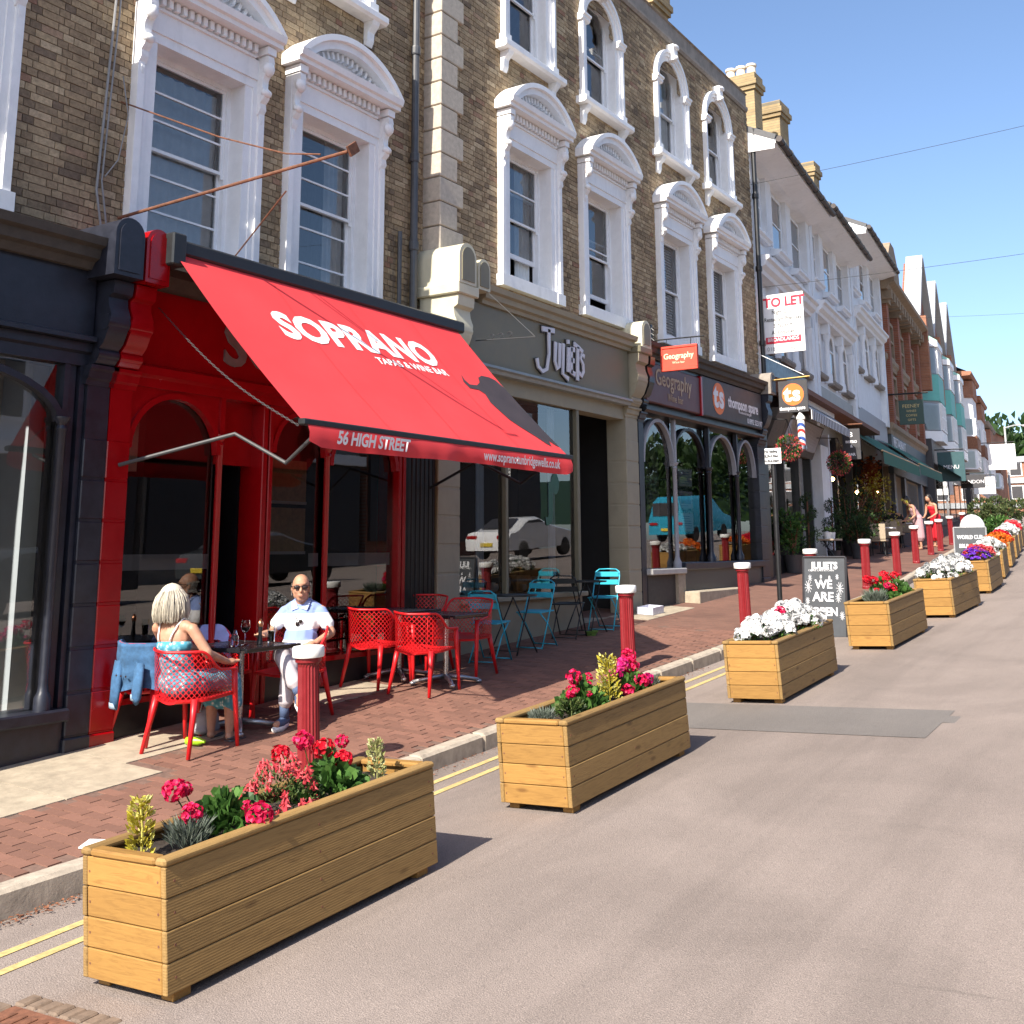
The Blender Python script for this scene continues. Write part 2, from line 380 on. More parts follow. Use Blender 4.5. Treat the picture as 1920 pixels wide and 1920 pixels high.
def sheet(pts4, zf, mat, name, parent, up=0.004, nx=1):
    m = MB(); (s0, y0), (s1, y1) = pts4
    for i in range(nx+1):
        s = s0 + (s1-s0)*i/nx
        for y in (y0, y1): m.v.append(tuple(P(s, y, zf(s, y)+up)))
    for i in range(nx): m.f.append((2*i, 2*i+2, 2*i+3, 2*i+1))
    return m.ob(name, mat, parent)
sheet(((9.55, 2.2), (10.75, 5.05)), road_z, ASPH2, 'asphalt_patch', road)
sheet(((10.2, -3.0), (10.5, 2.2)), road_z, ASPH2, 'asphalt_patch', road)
for y0 in (5.10, 5.32):
    for a, b in ((0, 9.4), (10.9, 22), (22.6, 40)):
        sheet(((a, y0), (b, y0+0.065)), road_z, YELLOW, 'painted_line', road, 0.004, 14)
# pavement body
m = MB(); sp_ = [i*0.8 for i in range(-6, 110)]; yy = [None, 6.6, 8.6]
for s in sp_:
    for y in (yk(s)+0.13, 6.6, 8.9): m.v.append(tuple(P(s, y, pave_z(s, y) - (0.006 if s < 15.2 else 0))))
for i in range(len(sp_)-1):
    for j in range(2): m.f.append((i*3+j, (i+1)*3+j, (i+1)*3+j+1, i*3+j+1))
pave = bpy.data.objects.new('pavement', None); col.objects.link(pave); tag(pave, kind='structure')
bed = m.me('paving_bed', PJOINT); bed.materials.append(PAVEFAR)
for p in bed.polygons:
    if p.center.x > 15.2: p.material_index = 1
obm('paving_bed', bed, pave)
# far pavers beyond the built ones come from the bed material; near ones are built
SLABS = [(2.6, 5.95, 6.98, 8.32), (5.95, 7.15, 7.42, 8.32), (8.45, 9.5, 7.55, 8.32), (15.6, 17.4, 7.55, 8.25)]
pm = MB(); pm.add([(-.0465,-.0965,0),(.0465,-.0965,0),(.0465,.0965,0),(-.0465,.0965,0),(-.0485,-.0985,-.05),(.0485,-.0985,-.05),(.0485,.0985,-.05),(-.0485,.0985,-.05)],
       [(0,1,2,3),(0,4,5,1),(1,5,6,2),(2,6,7,3),(3,7,4,0)])
pvm = pm.me('paver', PAVER, fix=False)
tilt = Matrix.Rotation(-math.atan(0.057), 4, 'Y') @ Matrix.Rotation(math.atan(0.045), 4, 'X')
cands = []
s = 2.5
k = 0
while s < 15.2:
    y = yk(s) + 0.25 + (0.1 if k % 2 else 0.0)
    while y < 8.2:
        if not any(a-0.05 < s < b+0.05 and c-0.06 < y < d for a, b, c, d in SLABS): cands.append((s, y))
        y += 0.2
    s += 0.1; k += 1
cands.sort(key=lambda q: q[0]*0.9 + (q[1]-5)*0.5 + (9 if q[0] < 3.6 else 0))
rest = MB()
for i, (s, y) in enumerate(cands):
    Mx = Matrix.Translation((s, y, pave_z(s, y) + random.uniform(-0.0015, 0.002))) @ tilt @ Matrix.Rotation(random.uniform(-0.01, 0.01), 4, 'X') @ Matrix.Rotation(random.uniform(-0.02, 0.02), 4, 'Z')
    if i < 300: obm('paver', pvm, pave, mw=Mx)
    else: rest.add([Mx @ v.co for v in pvm.vertices], [(0,1,2,3),(0,4,5,1),(1,5,6,2),(2,6,7,3),(3,7,4,0)])
tag(rest.ob('clay_pavers', PAVER, pave, fix=False), kind='stuff')
for a, b, c, d in SLABS:
    nn = max(1, round((b-a)/0.9))
    for i in range(nn):
        s0 = a+(b-a)*i/nn+0.006; s1 = a+(b-a)*(i+1)/nn-0.006; mm = MB()
        cs = [(s0, c+.006), (s1, c+.006), (s1, d), (s0, d)]
        up = random.uniform(0.001, 0.006)
        mm.add([(x, y, pave_z(x, y)+up) for x, y in cs]+[(x, y, pave_z(x, y)-0.05) for x, y in cs], [(0,1,2,3),(0,4,5,1),(1,5,6,2),(2,6,7,3),(3,7,4,0)])
        mm.ob('paving_slab', SLAB, pave)
km = MB(); km.bbox(-0.447, 0.447, 0, 0.16, -0.32, 0.0, 0.022); kme = km.me('kerb_stone', KERBM)
s = 0.6
while s < 62:
    if not (22.2 < s < 22.75):
        c = P(s, yk(s), pave_z(s, yk(s)) + 0.004); yaw = (BEND if s > SB else 0) + (math.atan(-0.07) if s < 7 else 0)
        sl = 0.057 if s < 26 else 0.049
        obm('kerb_stone', kme, pave, mw=Matrix.Translation(c) @ Matrix.Rotation(yaw, 4, 'Z') @ Matrix.Rotation(-math.atan(sl), 4, 'Y') @ Matrix.Rotation(random.uniform(-.012, .012), 4, 'X'))
    s += 0.9
SETT = paint('brown_sett', (.17, .12, .085), .9, .3, 20, .3, .5)
# drain cover with sett surround, lower left
root = thing('drain_cover', 'rusty iron drain cover set in worn setts near the foremost planter', 'drain cover', (3.05, 4.42, road_z(3.05, 4.42)))
TL = Matrix.Translation((3.05, 4.42, road_z(3.05, 4.42))) @ Matrix.Rotation(-math.atan(.057), 4, 'Y') @ Matrix.Rotation(-math.atan(.04), 4, 'X')
mm = MB(); mm.bbox(-.20, .20, -.28, .28, -.02, .008, .004, TL); mm.ob('plate', RUST, root)
for i in range(7):
    mm = MB(); mm.bbox(-.15, .15, -.25+i*.072, -.25+i*.072+.04, .007, .014, .003, TL); mm.ob('rib', RUST, root)
for i in range(8):
    for sx in (-1, 1):
        mm = MB(); mm.bbox(sx*.26-.05, sx*.26+.05, -.31+i*.078, -.31+i*.078+.068, -.03, .010+random.uniform(-.003, .003), .008, TL); mm.ob('sett', SETT, root)
for i in range(5):
    for sy in (-1, 1):
        mm = MB(); mm.bbox(-.2+i*.082, -.2+i*.082+.07, sy*.34-.05, sy*.34+.05, -.03, .010+random.uniform(-.003, .003), .008, TL); mm.ob('sett', SETT, root)
# dry leaves in the gutter
LEAFD = paint('dry_leaf', (0.20, 0.075, 0.035), 0.9, 0.4, 30, rnd=0.5)
m = MB()
for i in range(900):
    s = random.uniform(2.6, 5.2) if i < 560 else random.uniform(7, 13); y = yk(s) - abs(random.gauss(0, 0.07)) - 0.01; z = road_z(s, y)+random.uniform(0.004, 0.022); a = random.uniform(0, 6.3); r = random.uniform(.006, .018)
    dx, dy = math.cos(a)*r, math.sin(a)*r
    m.add([(s-dx, y-dy, z), (s+dy*.5, y-dx*.5, z+random.uniform(0, .008)), (s+dx, y+dy, z), (s-dy*.5, y+dx*.5, z+random.uniform(0, .008))], [(0, 1, 2, 3)])
tag(m.ob('dry_leaves', LEAFD, fix=False), 'brown dry leaves and litter gathered in the gutter', 'leaf litter', kind='stuff')
m = MB(); m.bbox(-.075, .075, -.06, .06, 0, .012, .003); nb = m.ob('folded_napkin', BOLLWHITE)
nb.matrix_basis = Matrix.Translation((4.62, 6.02, pave_z(4.62, 6.02)+.004)) @ tilt @ Matrix.Rotation(.5, 4, 'Z'); tag(nb, 'folded white paper napkin lying on the paving near the kerb', 'napkin')
print('B ok')
# ================================================================ NEAR BUILDINGS
def text(body, size, mat, parent, org, X=(1, 0, 0), Y=(0, 0, 1), name='lettering', bold=0.0, depth=0.004, sx=1.0, shear=0.0, align='LEFT', space=1.0, fit=None):
    cu = bpy.data.curves.new('t', 'FONT'); cu.body = body; cu.size = size; cu.extrude = depth; cu.offset = bold; cu.shear = shear
    cu.align_x = align; cu.space_character = space; cu.resolution_u = 3
    to = bpy.data.objects.new('t', cu); col.objects.link(to)
    dg = bpy.context.evaluated_depsgraph_get(); me = bpy.data.meshes.new_from_object(to.evaluated_get(dg))
    bpy.data.objects.remove(to); me.name = name
    me.materials.clear(); me.materials.append(mat)
    if fit: xs_ = [v.co.x for v in me.vertices]; sx = fit/(max(xs_)-min(xs_))
    X = Vector(X).normalized(); Y = Vector(Y).normalized(); Z = X.cross(Y)
    o = Vector(org)
    for v in me.vertices: c = v.co.copy(); v.co = o + X*(c.x*sx) + Y*c.y + Z*c.z
    me.update()
    return obm(name, me, parent)
def wavy_curtain(name, x0, x1, y, z0, z1, parent, mat, amp=0.02, waves=5):
    m = MB(); n = waves*6
    for i in range(n+1):
        x = x0+(x1-x0)*i/n; d = amp*math.sin(i/6*2*math.pi) + random.uniform(-.004, .004)
        m.v += [(x, y+d, z0), (x, y+d*.8, z1)]
    for i in range(n): m.f.append((2*i, 2*i+2, 2*i+3, 2*i+1))
    return m.ob(name, mat, parent, smooth=True)
def arc(cx, cz, r, a0, a1, n): return [(cx+r*math.cos(a0+(a1-a0)*i/n), cz+r*math.sin(a0+(a1-a0)*i/n)) for i in range(n+1)]
def sash(win, xc, hw, z0, z1, Y, arched=False, open_=0.0, bars=((0.5,), (0.5,)), curtain=None, back=ROOM):
    """two sliding sashes, glass panes, curtains and the dark room behind; opening xc-hw..xc+hw, Y = reveal plane"""
    zm = z0+(z1-z0)*0.5
    fr = MB(); fr.box(xc-hw, xc-hw+.05, Y, Y+.10, z0, z1); fr.box(xc+hw-.05, xc+hw, Y, Y+.10, z0, z1)
    if not arched: fr.box(xc-hw+.05, xc+hw-.05, Y, Y+.10, z1-.05, z1)
    fr.ob('frame', WHITE, win)
    a, b = xc-hw+.05, xc+hw-.05
    for k, (s0, s1, yy, bb) in enumerate(((zm-.02, z1-.05, Y+.02, bars[0]), (z0+open_, zm+.02+open_, Y+.06, bars[1]))):
        m = MB(); m.box(a, a+.04, yy, yy+.035, s0, s1); m.box(b-.04, b, yy, yy+.035, s0, s1)
        m.box(a+.04, b-.04, yy, yy+.035, s0, s0+(.07 if k else .035)); m.box(a+.04, b-.04, yy, yy+.035, s1-.035, s1)
        for q in bb: zz = s0+(s1-s0)*q; m.box(a+.04, b-.04, yy+.004, yy+.03, zz-.011, zz+.011)
        if k == 0 or True:
            for ex in (a, b-.04): m.box(ex, ex+.04, yy-.012, yy-.002, s0-.05, s0) if k == 0 else None
        m.ob('sash', WHITE, win)
        if arched and k == 0:
            cc = [(xc+(hw-.05)*math.cos(w), z1-hw+.05+(hw-.05)*math.sin(w)) for w in [math.pi*i/14 for i in range(15)]]
            g = MB(); g.add([(xc-hw+.09, yy+.018, s0+.03), (xc+hw-.09, yy+.018, s0+.03)]+[(x, yy+.018, z) for x, z in cc], [tuple(range(2+len(cc)))]); g.ob('pane', GLASS, win, fix=False)
        else:
            zs = [s0+(.07 if k else .035)]+[s0+(s1-s0)*q for q in bb]+[s1-.035]
            for i in range(len(zs)-1):
                g = MB(); g.add([(a+.04, yy+.018, zs[i]), (b-.04, yy+.018, zs[i]), (b-.04, yy+.018, zs[i+1]), (a+.04, yy+.018, zs[i+1])], [(0, 1, 2, 3)]); g.ob('pane', GLASS, win, fix=False)
    r = MB(); d = Y+1.5; z1b = z1
    r.add([(a, Y+.1, z0), (b, Y+.1, z0), (b+.8, d, z0-.3), (a-.8, d, z0-.3), (a, Y+.1, z1b), (b, Y+.1, z1b), (b+.8, d, z1b+.4), (a-.8, d, z1b+.4)], [(3, 2, 6, 7), (0, 1, 2, 3), (4, 5, 6, 7), (0, 3, 7, 4), (1, 2, 6, 5)])
    r.ob('room', back, win)
    if curtain == 'net': wavy_curtain('curtain', a+.02, b-.02, Y+.15, z0, z1-.1, win, CURTAIN, .018, 7)
    elif curtain == 'drape':
        wavy_curtain('curtain', a+.02, a+.3, Y+.16, z0, z1, win, CURTAIN, .03, 3); wavy_curtain('curtain', b-.34, b-.02, Y+.16, z0, z1, win, CURTAIN, .03, 4)
    elif curtain == 'right': wavy_curtain('curtain', b-.42, b-.02, Y+.16, z0, z1, win, CURTAIN, .03, 4)
    elif curtain == 'blind':
        n = int((z1-z0)/.055)
        for i in range(n):
            z = z0+.03+i*.055; bl = MB(); bl.box(a+.05, b-.05, Y+.13, Y+.165, z, z+.004, Matrix.Translation((0, 0, 0))); bl.v = [(x, y, zz+(.03 if y > Y+.15 else 0)) for x, y, zz in bl.v]; bl.ob('blind_slat', CURTAIN, win)
def pediment_window(b, xc, zb, W, top=2.50, hw=.59, open_=0.0, curtain=None, bars=((.5,), (.5,)), back=ROOM, label=None):
    """first-floor window: moulded architrave, consoles, dentil frieze and segmental pediment; zb = base, W = wall face (y)"""
    J = hw+.25; F = W-.07
    zo = zb+.18; zt = zb+2.16
    w = MB()
    for sg in (-1, 1):
        def bx(u0, u1, y0, y1, z0, z1):
            p, q = sorted((xc+sg*u0, xc+sg*u1)); w.box(p, q, y0, y1, z0, z1)
        bx(hw, hw+.10, F+.02, W+.28, zo, zt); bx(hw+.10, hw+.17, F, W+.05, zo, zt); bx(hw+.17, J, F-.03, W+.05, zb+.02, zt+.35)
        bx(hw+.06, J+.035, F-.05, W+.02, zb, zb+.17)
    w.box(xc-hw-.055, xc+hw+.055, F-.04, W+.28, zb, zo)
    w.box(xc-hw-.17, xc+hw+.17, F+.01, W+.28, zt, zt+.10)
    win = w.ob('window', WHITE, b)
    if label: win['label'] = label
    fz = MB(); fz.box(xc-hw-.17, xc+hw+.17, F-.01, W+.05, zt+.10, zt+.33); fz.box(xc-J+.16, xc+J-.16, F-.04, W+.02, zt+.33, zt+.36); fz.ob('frieze', WHITE, win)
    # dentils
    d = MB(); n = 15; span = 2*(hw+.08)
    for i in range(n): x = xc-hw-.08+span*(i+.25)/n; d.box(x, x+span/n*.55, F-.09, F, zt+.37, zt+.46)
    d.box(xc-hw-.17, xc+hw+.17, F-.02, W+.05, zt+.36, zt+.47); d.ob('dentil_course', WHITE, win)
    # consoles with scroll and leaf
    for sg in (-1, 1):
        c = MB(); x0 = xc+sg*(hw+.17+.02); x0, x1 = sorted((xc+sg*(hw+.155), xc+sg*(J-.005)))
        prof = [(W, zt-.30), (F-.02, zt-.30), (F-.06, zt-.24), (F-.05, zt-.17), (F-.10, zt-.12), (F-.11, zt-.05), (F-.075, zt+.02), (F-.08, zt+.10), (F-.14, zt+.20), (F-.165, zt+.29), (F-.15, zt+.36), (W, zt+.36)]
        c.prism(prof, x0, x1, 'x')
        c.ell(((x0+x1)/2, F-.095, zt-.06), (.07, .055, .05), 8, 6); c.ell(((x0+x1)/2, F-.12, zt+.22), (.075, .06, .09), 8, 6)
        c.prism([(F-.03, zt-.30), (F-.045, zt-.36), (F-.02, zt-.44), (W, zt-.46), (W, zt-.30)], x0+.03, x1-.03, 'x')
        c.ob('console', WHITE2, win, smooth=R(50))
        k = MB(); a, e = sorted((xc+sg*(hw+.13), xc+sg*(J+.01))); k.box(a, e, F-.17, W, zt+.37, zt+.455); k.ob('console_block', WHITE, win)
    # pediment: cornice and segmental arch
    PW = J+.075; y0 = F-.27; zc = zt+.47
    p = MB()
    p.strip([(W, zc), (y0+.06, zc), (y0+.06, zc+.05), (y0+.02, zc+.06), (y0, zc+.13), (W, zc+.13)], xc-PW, xc+PW)
    rise = .44; rad = (PW*PW+rise*rise)/(2*rise); cz = zc+.13+rise-rad; a0 = math.asin(PW/rad)
    def ring(r0, r1, ya, yb):
        n = 22; A = [math.pi/2+a0-2*a0*i/n for i in range(n+1)]; base = len(p.v)
        for w_ in A:
            for (r, y) in ((r0, ya), (r1, ya), (r1, yb), (r0, yb)):
                z = max(cz+r*math.sin(w_), zc+.131); p.v.append((xc+max(-PW, min(PW, r*math.cos(w_))), y, z))
        for i in range(n):
            for q in range(4): q2 = (q+1) % 4; p.f.append((base+i*4+q, base+i*4+q2, base+(i+1)*4+q2, base+(i+1)*4+q))
        p.f.append((base, base+1, base+2, base+3)); p.f.append((base+n*4+3, base+n*4+2, base+n*4+1, base+n*4))
    ring(rad-.07, rad, y0, W); ring(rad-.16, rad-.071, y0+.05, W)
    pm_ = p.ob('pediment', WHITE, win, smooth=R(35))
    t = MB(); pts = [(xc+(rad-.15)*math.cos(w_), cz+(rad-.15)*math.sin(w_)) for w_ in [math.pi/2+a0*.93-2*a0*.93*i/14 for i in range(15)]]
    pts = [q for q in pts if q[1] > zc+.13]; t.prism([(pts[0][0], zc+.13)]+pts+[(pts[-1][0], zc+.13)], F-.04, W, 'y')
    t.ob('tympanum', WHITE, win)
    d = MB(); n = 17; rr = rad-.17
    for i in range(n):
        w_ = math.pi/2+a0*.86-2*a0*.86*(i+.5)/n; x = xc+rr*math.cos(w_); z = cz+rr*math.sin(w_)
        if z-.08 > zc+.13: d.box(-.018, .018, F-.12, F-.04, -.085, 0.0, Matrix.Translation((x, 0, z)) @ Matrix.Rotation(-(w_-math.pi/2), 4, 'Y'))
    d.ob('dentil', WHITE, win)
    sash(win, xc, hw, zo, zt, W+.17, False, open_, bars, curtain, back)
    return win
def arched_window(b, xc, zb, W, hw=.53, open_=0.0, curtain=None, key=True, back=ROOM2):
    """second-floor window: round head, imposts, keystone, sill on brackets; zb = top of sill"""
    J = hw+.22; F = W-.06; zi = zb+1.40
    w = MB()
    for sg in (-1, 1):
        for u0, u1, y0 in ((hw, hw+.09, F+.03), (hw+.09, hw+.16, F), (hw+.16, J, F-.03)):
            p, q = sorted((xc+sg*u0, xc+sg*u1)); w.box(p, q, y0, W+.26, zb, zi)
        p, q = sorted((xc+sg*(hw+.08), xc+sg*(J+.03))); w.box(p, q, F-.05, W+.02, zb, zb+.15)
    def ring(r0, r1, ya, yb):
        n = 20; base = len(w.v)
        for i in range(n+1):
            a = math.pi-math.pi*i/n
            for (r, y) in ((r0, ya), (r1, ya), (r1, yb), (r0, yb)): w.v.append((xc+r*math.cos(a), y, zi+.12+r*math.sin(a)))
        for i in range(n):
            for q in range(4): q2 = (q+1) % 4; w.f.append((base+i*4+q, base+i*4+q2, base+(i+1)*4+q2, base+(i+1)*4+q))
    ring(hw, hw+.09, F+.03, W+.26); ring(hw+.09, hw+.16, F, W+.05); ring(hw+.16, J, F-.035, W+.05)
    win = w.ob('window', WHITE, b, smooth=R(35))
    for sg in (-1, 1):
        im = MB(); p, q = sorted((xc+sg*(hw-.005), xc+sg*(J+.04)))
        im.strip([(W+.2, zi), (F-.02, zi), (F-.05, zi+.03), (F-.05, zi+.07), (F-.08, zi+.09), (F-.08, zi+.125), (W+.2, zi+.125)], p, q); im.ob('impost', WHITE, win)
    if key:
        k = MB(); zt = zi+.12+hw; k.prism([(xc-.07, zt+.02), (xc+.07, zt+.02), (xc+.10, zt+.34), (xc-.10, zt+.34)], F-.10, W, 'y'); k.ell((xc, F-.11, zt+.29), (.12, .05, .05), 10, 6); k.ell((xc, F-.11, zt+.07), (.06, .04, .05), 8, 6); k.ob('keystone', WHITE2, win, smooth=R(45))
    s = MB(); s.strip([(W+.2, zb-.12), (F-.10, zb-.12), (F-.14, zb-.09), (F-.14, zb-.02), (F-.12, zb), (W+.2, zb+.004)], xc-J-.13, xc+J+.13); s.ob('sill', WHITE, win)
    for sg in (-1, 1):
        c = MB(); x0 = xc+sg*(J-.06)
        c.prism([(W, zb-.42), (W-.03, zb-.43), (W-.06, zb-.36), (W-.07, zb-.25), (W-.14, zb-.17), (W-.16, zb-.12), (W, zb-.12)], x0-.065, x0+.065, 'x'); c.ob('sill_bracket', WHITE2, win)
    sash(win, xc, hw, zb, zi+.12+hw, W+.14, True, open_, ((), ()), curtain, back)
    return win
def brick_wall(b, x0, x1, z0, z1, W, holes, keep=300, name='brick', key=None):
    """stock brick laid in Flemish-like bond: every brick its own block, joints recessed"""
    bw, bh, j = 0.225, 0.075, 0.010
    back = MB(); 
    xs = sorted({x0, x1} | {h[0] for h in holes} | {h[1] for h in holes}); xs = [x for x in xs if x0 <= x <= x1]
    zs = sorted({z0, z1} | {h[2] for h in holes} | {h[3] for h in holes}); zs = [z for z in zs if z0 <= z <= z1]
    for i in range(len(xs)-1):
        for k in range(len(zs)-1):
            cx, cz = (xs[i]+xs[i+1])/2, (zs[k]+zs[k+1])/2
            if not any(h[0] < cx < h[1] and h[2] < cz < h[3] for h in holes):
                back.add([(xs[i], W+.012, zs[k]), (xs[i+1], W+.012, zs[k]), (xs[i+1], W+.012, zs[k+1]), (xs[i], W+.012, zs[k+1])], [(0, 1, 2, 3)])
    wall = back.ob('brick_wall', MORTAR, b, fix=False)
    items = []
    nr = int((z1-z0)/bh)
    for r in range(nr):
        z = z0+r*bh; x = x0-(r % 2)*0.17; k = r
        while x < x1:
            l = bw if k % 2 else bw*.5; k += 1
            a, e = max(x, x0), min(x+l-j, x1); x += l
            if e-a < .04: continue
            segs = [(a, e)]
            for h in holes:
                if h[2]-.005 < z+bh/2 < h[3]+.005:
                    ns = []
                    for p, q in segs:
                        if q <= h[0] or p >= h[1]: ns.append((p, q))
                        else:
                            if h[0]-p > .03: ns.append((p, h[0]))
                            if q-h[1] > .03: ns.append((h[1], q))
                    segs = ns
            for p, q in segs: items.append((p, q, z))
    items.sort(key=key or (lambda t: t[0]*1.0+abs(t[2]-6)*.6))
    unit = MB(); unit.add([(-.5,0,0),(.5,0,0),(.5,0,bh-j),(-.5,0,bh-j),(-.5,.02,0),(.5,.02,0),(.5,.02,bh-j),(-.5,.02,bh-j)], [(0,1,2,3),(1,5,6,2),(2,6,7,3),(3,7,4,0),(4,5,1,0)])
    ume = unit.me(name, BRICKS, fix=False); rest = MB()
    for i, (p, q, z) in enumerate(items):
        dy = random.uniform(-.003, .003); tl = random.uniform(-.012, .012)
        Mx = Matrix.Translation(((p+q)/2, W+dy, z)) @ Matrix.Rotation(tl, 4, 'Y') @ Matrix.Rotation(random.uniform(-.02, .02), 4, 'X') @ Matrix.Diagonal((q-p, 1, 1, 1))
        if i < keep: obm('brick', ume, wall, mw=FR[0] @ Mx)
        else: rest.add([Mx @ v.co for v in ume.vertices], [(0,1,2,3),(1,5,6,2),(2,6,7,3),(3,7,4,0),(4,5,1,0)])
    if rest.v: tag(rest.ob('brickwork', BRICKS, wall, fix=False), kind='stuff')
    return wall
def console_head(b, x0, x1, yf, yb, z0, z1, mat, inner=None, name='console_head'):
    """arched box that caps a shopfront pilaster"""
    xc, r = (x0+x1)/2, (x1-x0)/2
    c = MB(); c.prism([(x0, z0)]+[(xc-r*math.cos(math.pi*i/12), z1-r+r*math.sin(math.pi*i/12)) for i in range(13)]+[(x1, z0)], yf, yb, 'y')
    o = c.ob(name, mat, b, smooth=R(35)); r2 = r*.72
    p = MB(); p.prism([(xc-r2, z0+.04)]+[(xc-r2*math.cos(math.pi*i/10), z1-r+r2*math.sin(math.pi*i/10)) for i in range(11)]+[(xc+r2, z0+.04)], yf-.012, yf+.02, 'y'); p.ob('console_panel', inner or mat, o)
    return o
def scroll_console(b, x0, x1, yf, W, z0, z1, mat, name='scroll_console'):
    h = z1-z0; c = MB()
    pr = [(W, z0), (yf+.20, z0), (yf+.16, z0+.06*h), (yf+.17, z0+.16*h), (yf+.10, z0+.25*h), (yf+.04, z0+.42*h), (yf+.02, z0+.58*h), (yf+.06, z0+.70*h), (yf+.07, z0+.80*h), (yf+.01, z0+.84*h), (yf, z0+.93*h), (yf, z1), (W, z1)]
    c.prism(pr, x0, x1, 'x'); c.tube([(x0-.01, yf+.10, z0+.5*h), (x1+.01, yf+.10, z0+.5*h)], .075, 12); c.tube([(x0-.005, yf+.19, z0+.12*h), (x1+.005, yf+.19, z0+.12*h)], .05, 12)
    return c.ob(name, mat, b, smooth=R(40))
def arch_frame(b, x0, x1, zs, zt, Y, mat, t=.05, d=.07, name='arch', spandrel=None):
    """slender timber arch between two colonnettes"""
    xc, r = (x0+x1)/2, (x1-x0)/2; h = zt-zs; m = MB(); n = 16
    for i in range(n+1):
        a = math.pi-math.pi*i/n
        for (k, y) in ((0, Y), (t, Y), (t, Y+d), (0, Y+d)):
            m.v.append((xc+(r-k)*math.cos(a), y, zs+(h-k)*math.sin(a)))
    for i in range(n):
        for q in range(4): q2 = (q+1) % 4; m.f.append((i*4+q, i*4+q2, (i+1)*4+q2, (i+1)*4+q))
    o = m.ob(name, mat, b, smooth=R(40))
    if spandrel:
        for sg in (-1, 1):
            pts = [(xc+sg*r, zt+.02)]+[(xc+sg*r*math.cos(a), zs+h*math.sin(a)) for a in [math.pi/2*i/8 for i in range(9)]]+[(xc, zt+.02)]
            s = MB(); s.prism(pts, Y+.02, Y+.05, 'y'); s.ob('spandrel', spandrel, o)
    return o
def colonnette(b, x, y, z0, zc, r, mat, z1=None):
    m = MB(); m.lathe([(r*1.9, z0), (r*1.9, z0+.10), (r*1.3, z0+.14), (r, z0+.2), (r, zc-.12), (r*1.35, zc-.10), (r*1.0, zc-.07), (r*1.9, zc-.02), (r*1.9, zc)], 12, (x, y, 0))
    if z1: m.box(x-r*.9, x+r*.9, y-r*.9, y+r*.9, zc, z1)
    return m.ob('column', mat, b, smooth=R(40))
def glass_sheet(b, x0, x1, z0, z1, Y, mat=GLASSD, name='pane'):
    g = MB(); g.add([(x0, Y, z0), (x1, Y, z0), (x1, Y, z1), (x0, Y, z1)], [(0, 1, 2, 3)]); return g.ob(name, mat, b, fix=False)
def pilaster(b, x0, x1, yf, W, z0, z1, mat, cap=.17, plinth=.22, joints=True, name='pilaster'):
    m = MB(); m.box(x0, x1, yf, W, z0+plinth, z1-cap); o = m.ob(name, mat, b)
    m = MB(); m.bbox(x0-.015, x1+.015, yf-.02, W, z0, z0+plinth-.004, .012); m.ob('plinth', mat, o)
    m = MB(); m.strip([(W, z1-cap), (yf-.01, z1-cap), (yf-.015, z1-cap+.04), (yf-.04, z1-cap+.06), (yf-.05, z1-.05), (yf-.075, z1-.03), (yf-.075, z1), (W, z1)], x0-.03, x1+.03); m.ob('capital', mat, o)
    if joints:
        z = z0+plinth+.35
        while z < z1-cap-.2:
            m = MB(); m.bbox(x0-.004, x1+.004, yf-.008, W, z-.34, z-.012, .008); m.ob('block', mat, o); z += .35
    return o
# ---------------------------------------------------------------- building 1: left shop and red bar
b1 = thing('brick_townhouse', 'dark stock brick townhouse with navy shopfront, red tapas bar and white pedimented windows', 'building', (5.0, 8.5, 0.4))
W1 = 8.5
holes = []
for xc in (4.36, 7.25, 9.33): holes.append((xc-.62, xc+.62, 5.0, 7.1))
holes.append((9.25-.6, 9.25+.6, 8.8, 10.5))
brick_wall(b1, 2.9, 11.18, 4.55, 10.2, W1, holes, 300)
pediment_window(b1, 4.36, 4.95, W1, curtain='net', label='white window surround at the left edge of the picture')
pediment_window(b1, 7.25, 4.93, W1, curtain='net', bars=((.35, .66), (.36, .72)), open_=0.0, label='left pedimented sash window above the red awning')
pediment_window(b1, 9.33, 4.93, W1, curtain='drape', bars=((.35, .68), (.3, .72)), back=ROOM2, label='right pedimented sash window above the red awning')
arched_window(b1, 9.2, 8.80, W1)
# solid mass behind the shops: party walls, floor above shops, roof
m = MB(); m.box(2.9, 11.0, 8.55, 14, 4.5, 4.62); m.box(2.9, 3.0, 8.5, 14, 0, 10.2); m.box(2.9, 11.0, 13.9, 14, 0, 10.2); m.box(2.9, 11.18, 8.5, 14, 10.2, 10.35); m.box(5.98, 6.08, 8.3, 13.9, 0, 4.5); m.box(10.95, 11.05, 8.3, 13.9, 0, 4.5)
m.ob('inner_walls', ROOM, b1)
# navy shop
m = MB(); m.strip([(8.4, 4.5), (8.0, 4.5), (7.96, 4.56), (7.90, 4.58), (7.88, 4.66), (7.82, 4.68), (7.80, 4.75), (8.4, 4.78)], 2.9, 5.86); cor = m.ob('cornice', DARKWOOD, b1)
m = MB(); m.box(2.9, 5.86, 8.06, 8.4, 3.93, 4.5); m.strip([(8.4, 3.88), (8.0, 3.88), (8.0, 3.92), (8.05, 3.935), (8.4, 3.935)], 2.9, 5.86); m.ob('fascia', NAVY, b1, )['label'] = 'blank navy fascia board of the left shop'
m = MB(); m.strip([(8.4, 3.68), (8.12, 3.68), (8.12, 3.78), (8.08, 3.80), (8.08, 3.875), (8.4, 3.875)], 2.9, 5.9); m.ob('architrave', NAVY, b1)
pilaster(b1, 5.87, 6.095, 8.10, 8.4, .40, 3.69, NAVY)
scroll_console(b1, 5.88, 6.08, 7.84, 8.4, 3.70, 4.42, NAVY)
console_head(b1, 5.76, 6.06, 7.70, 8.45, 4.43, 4.95, NAVY)
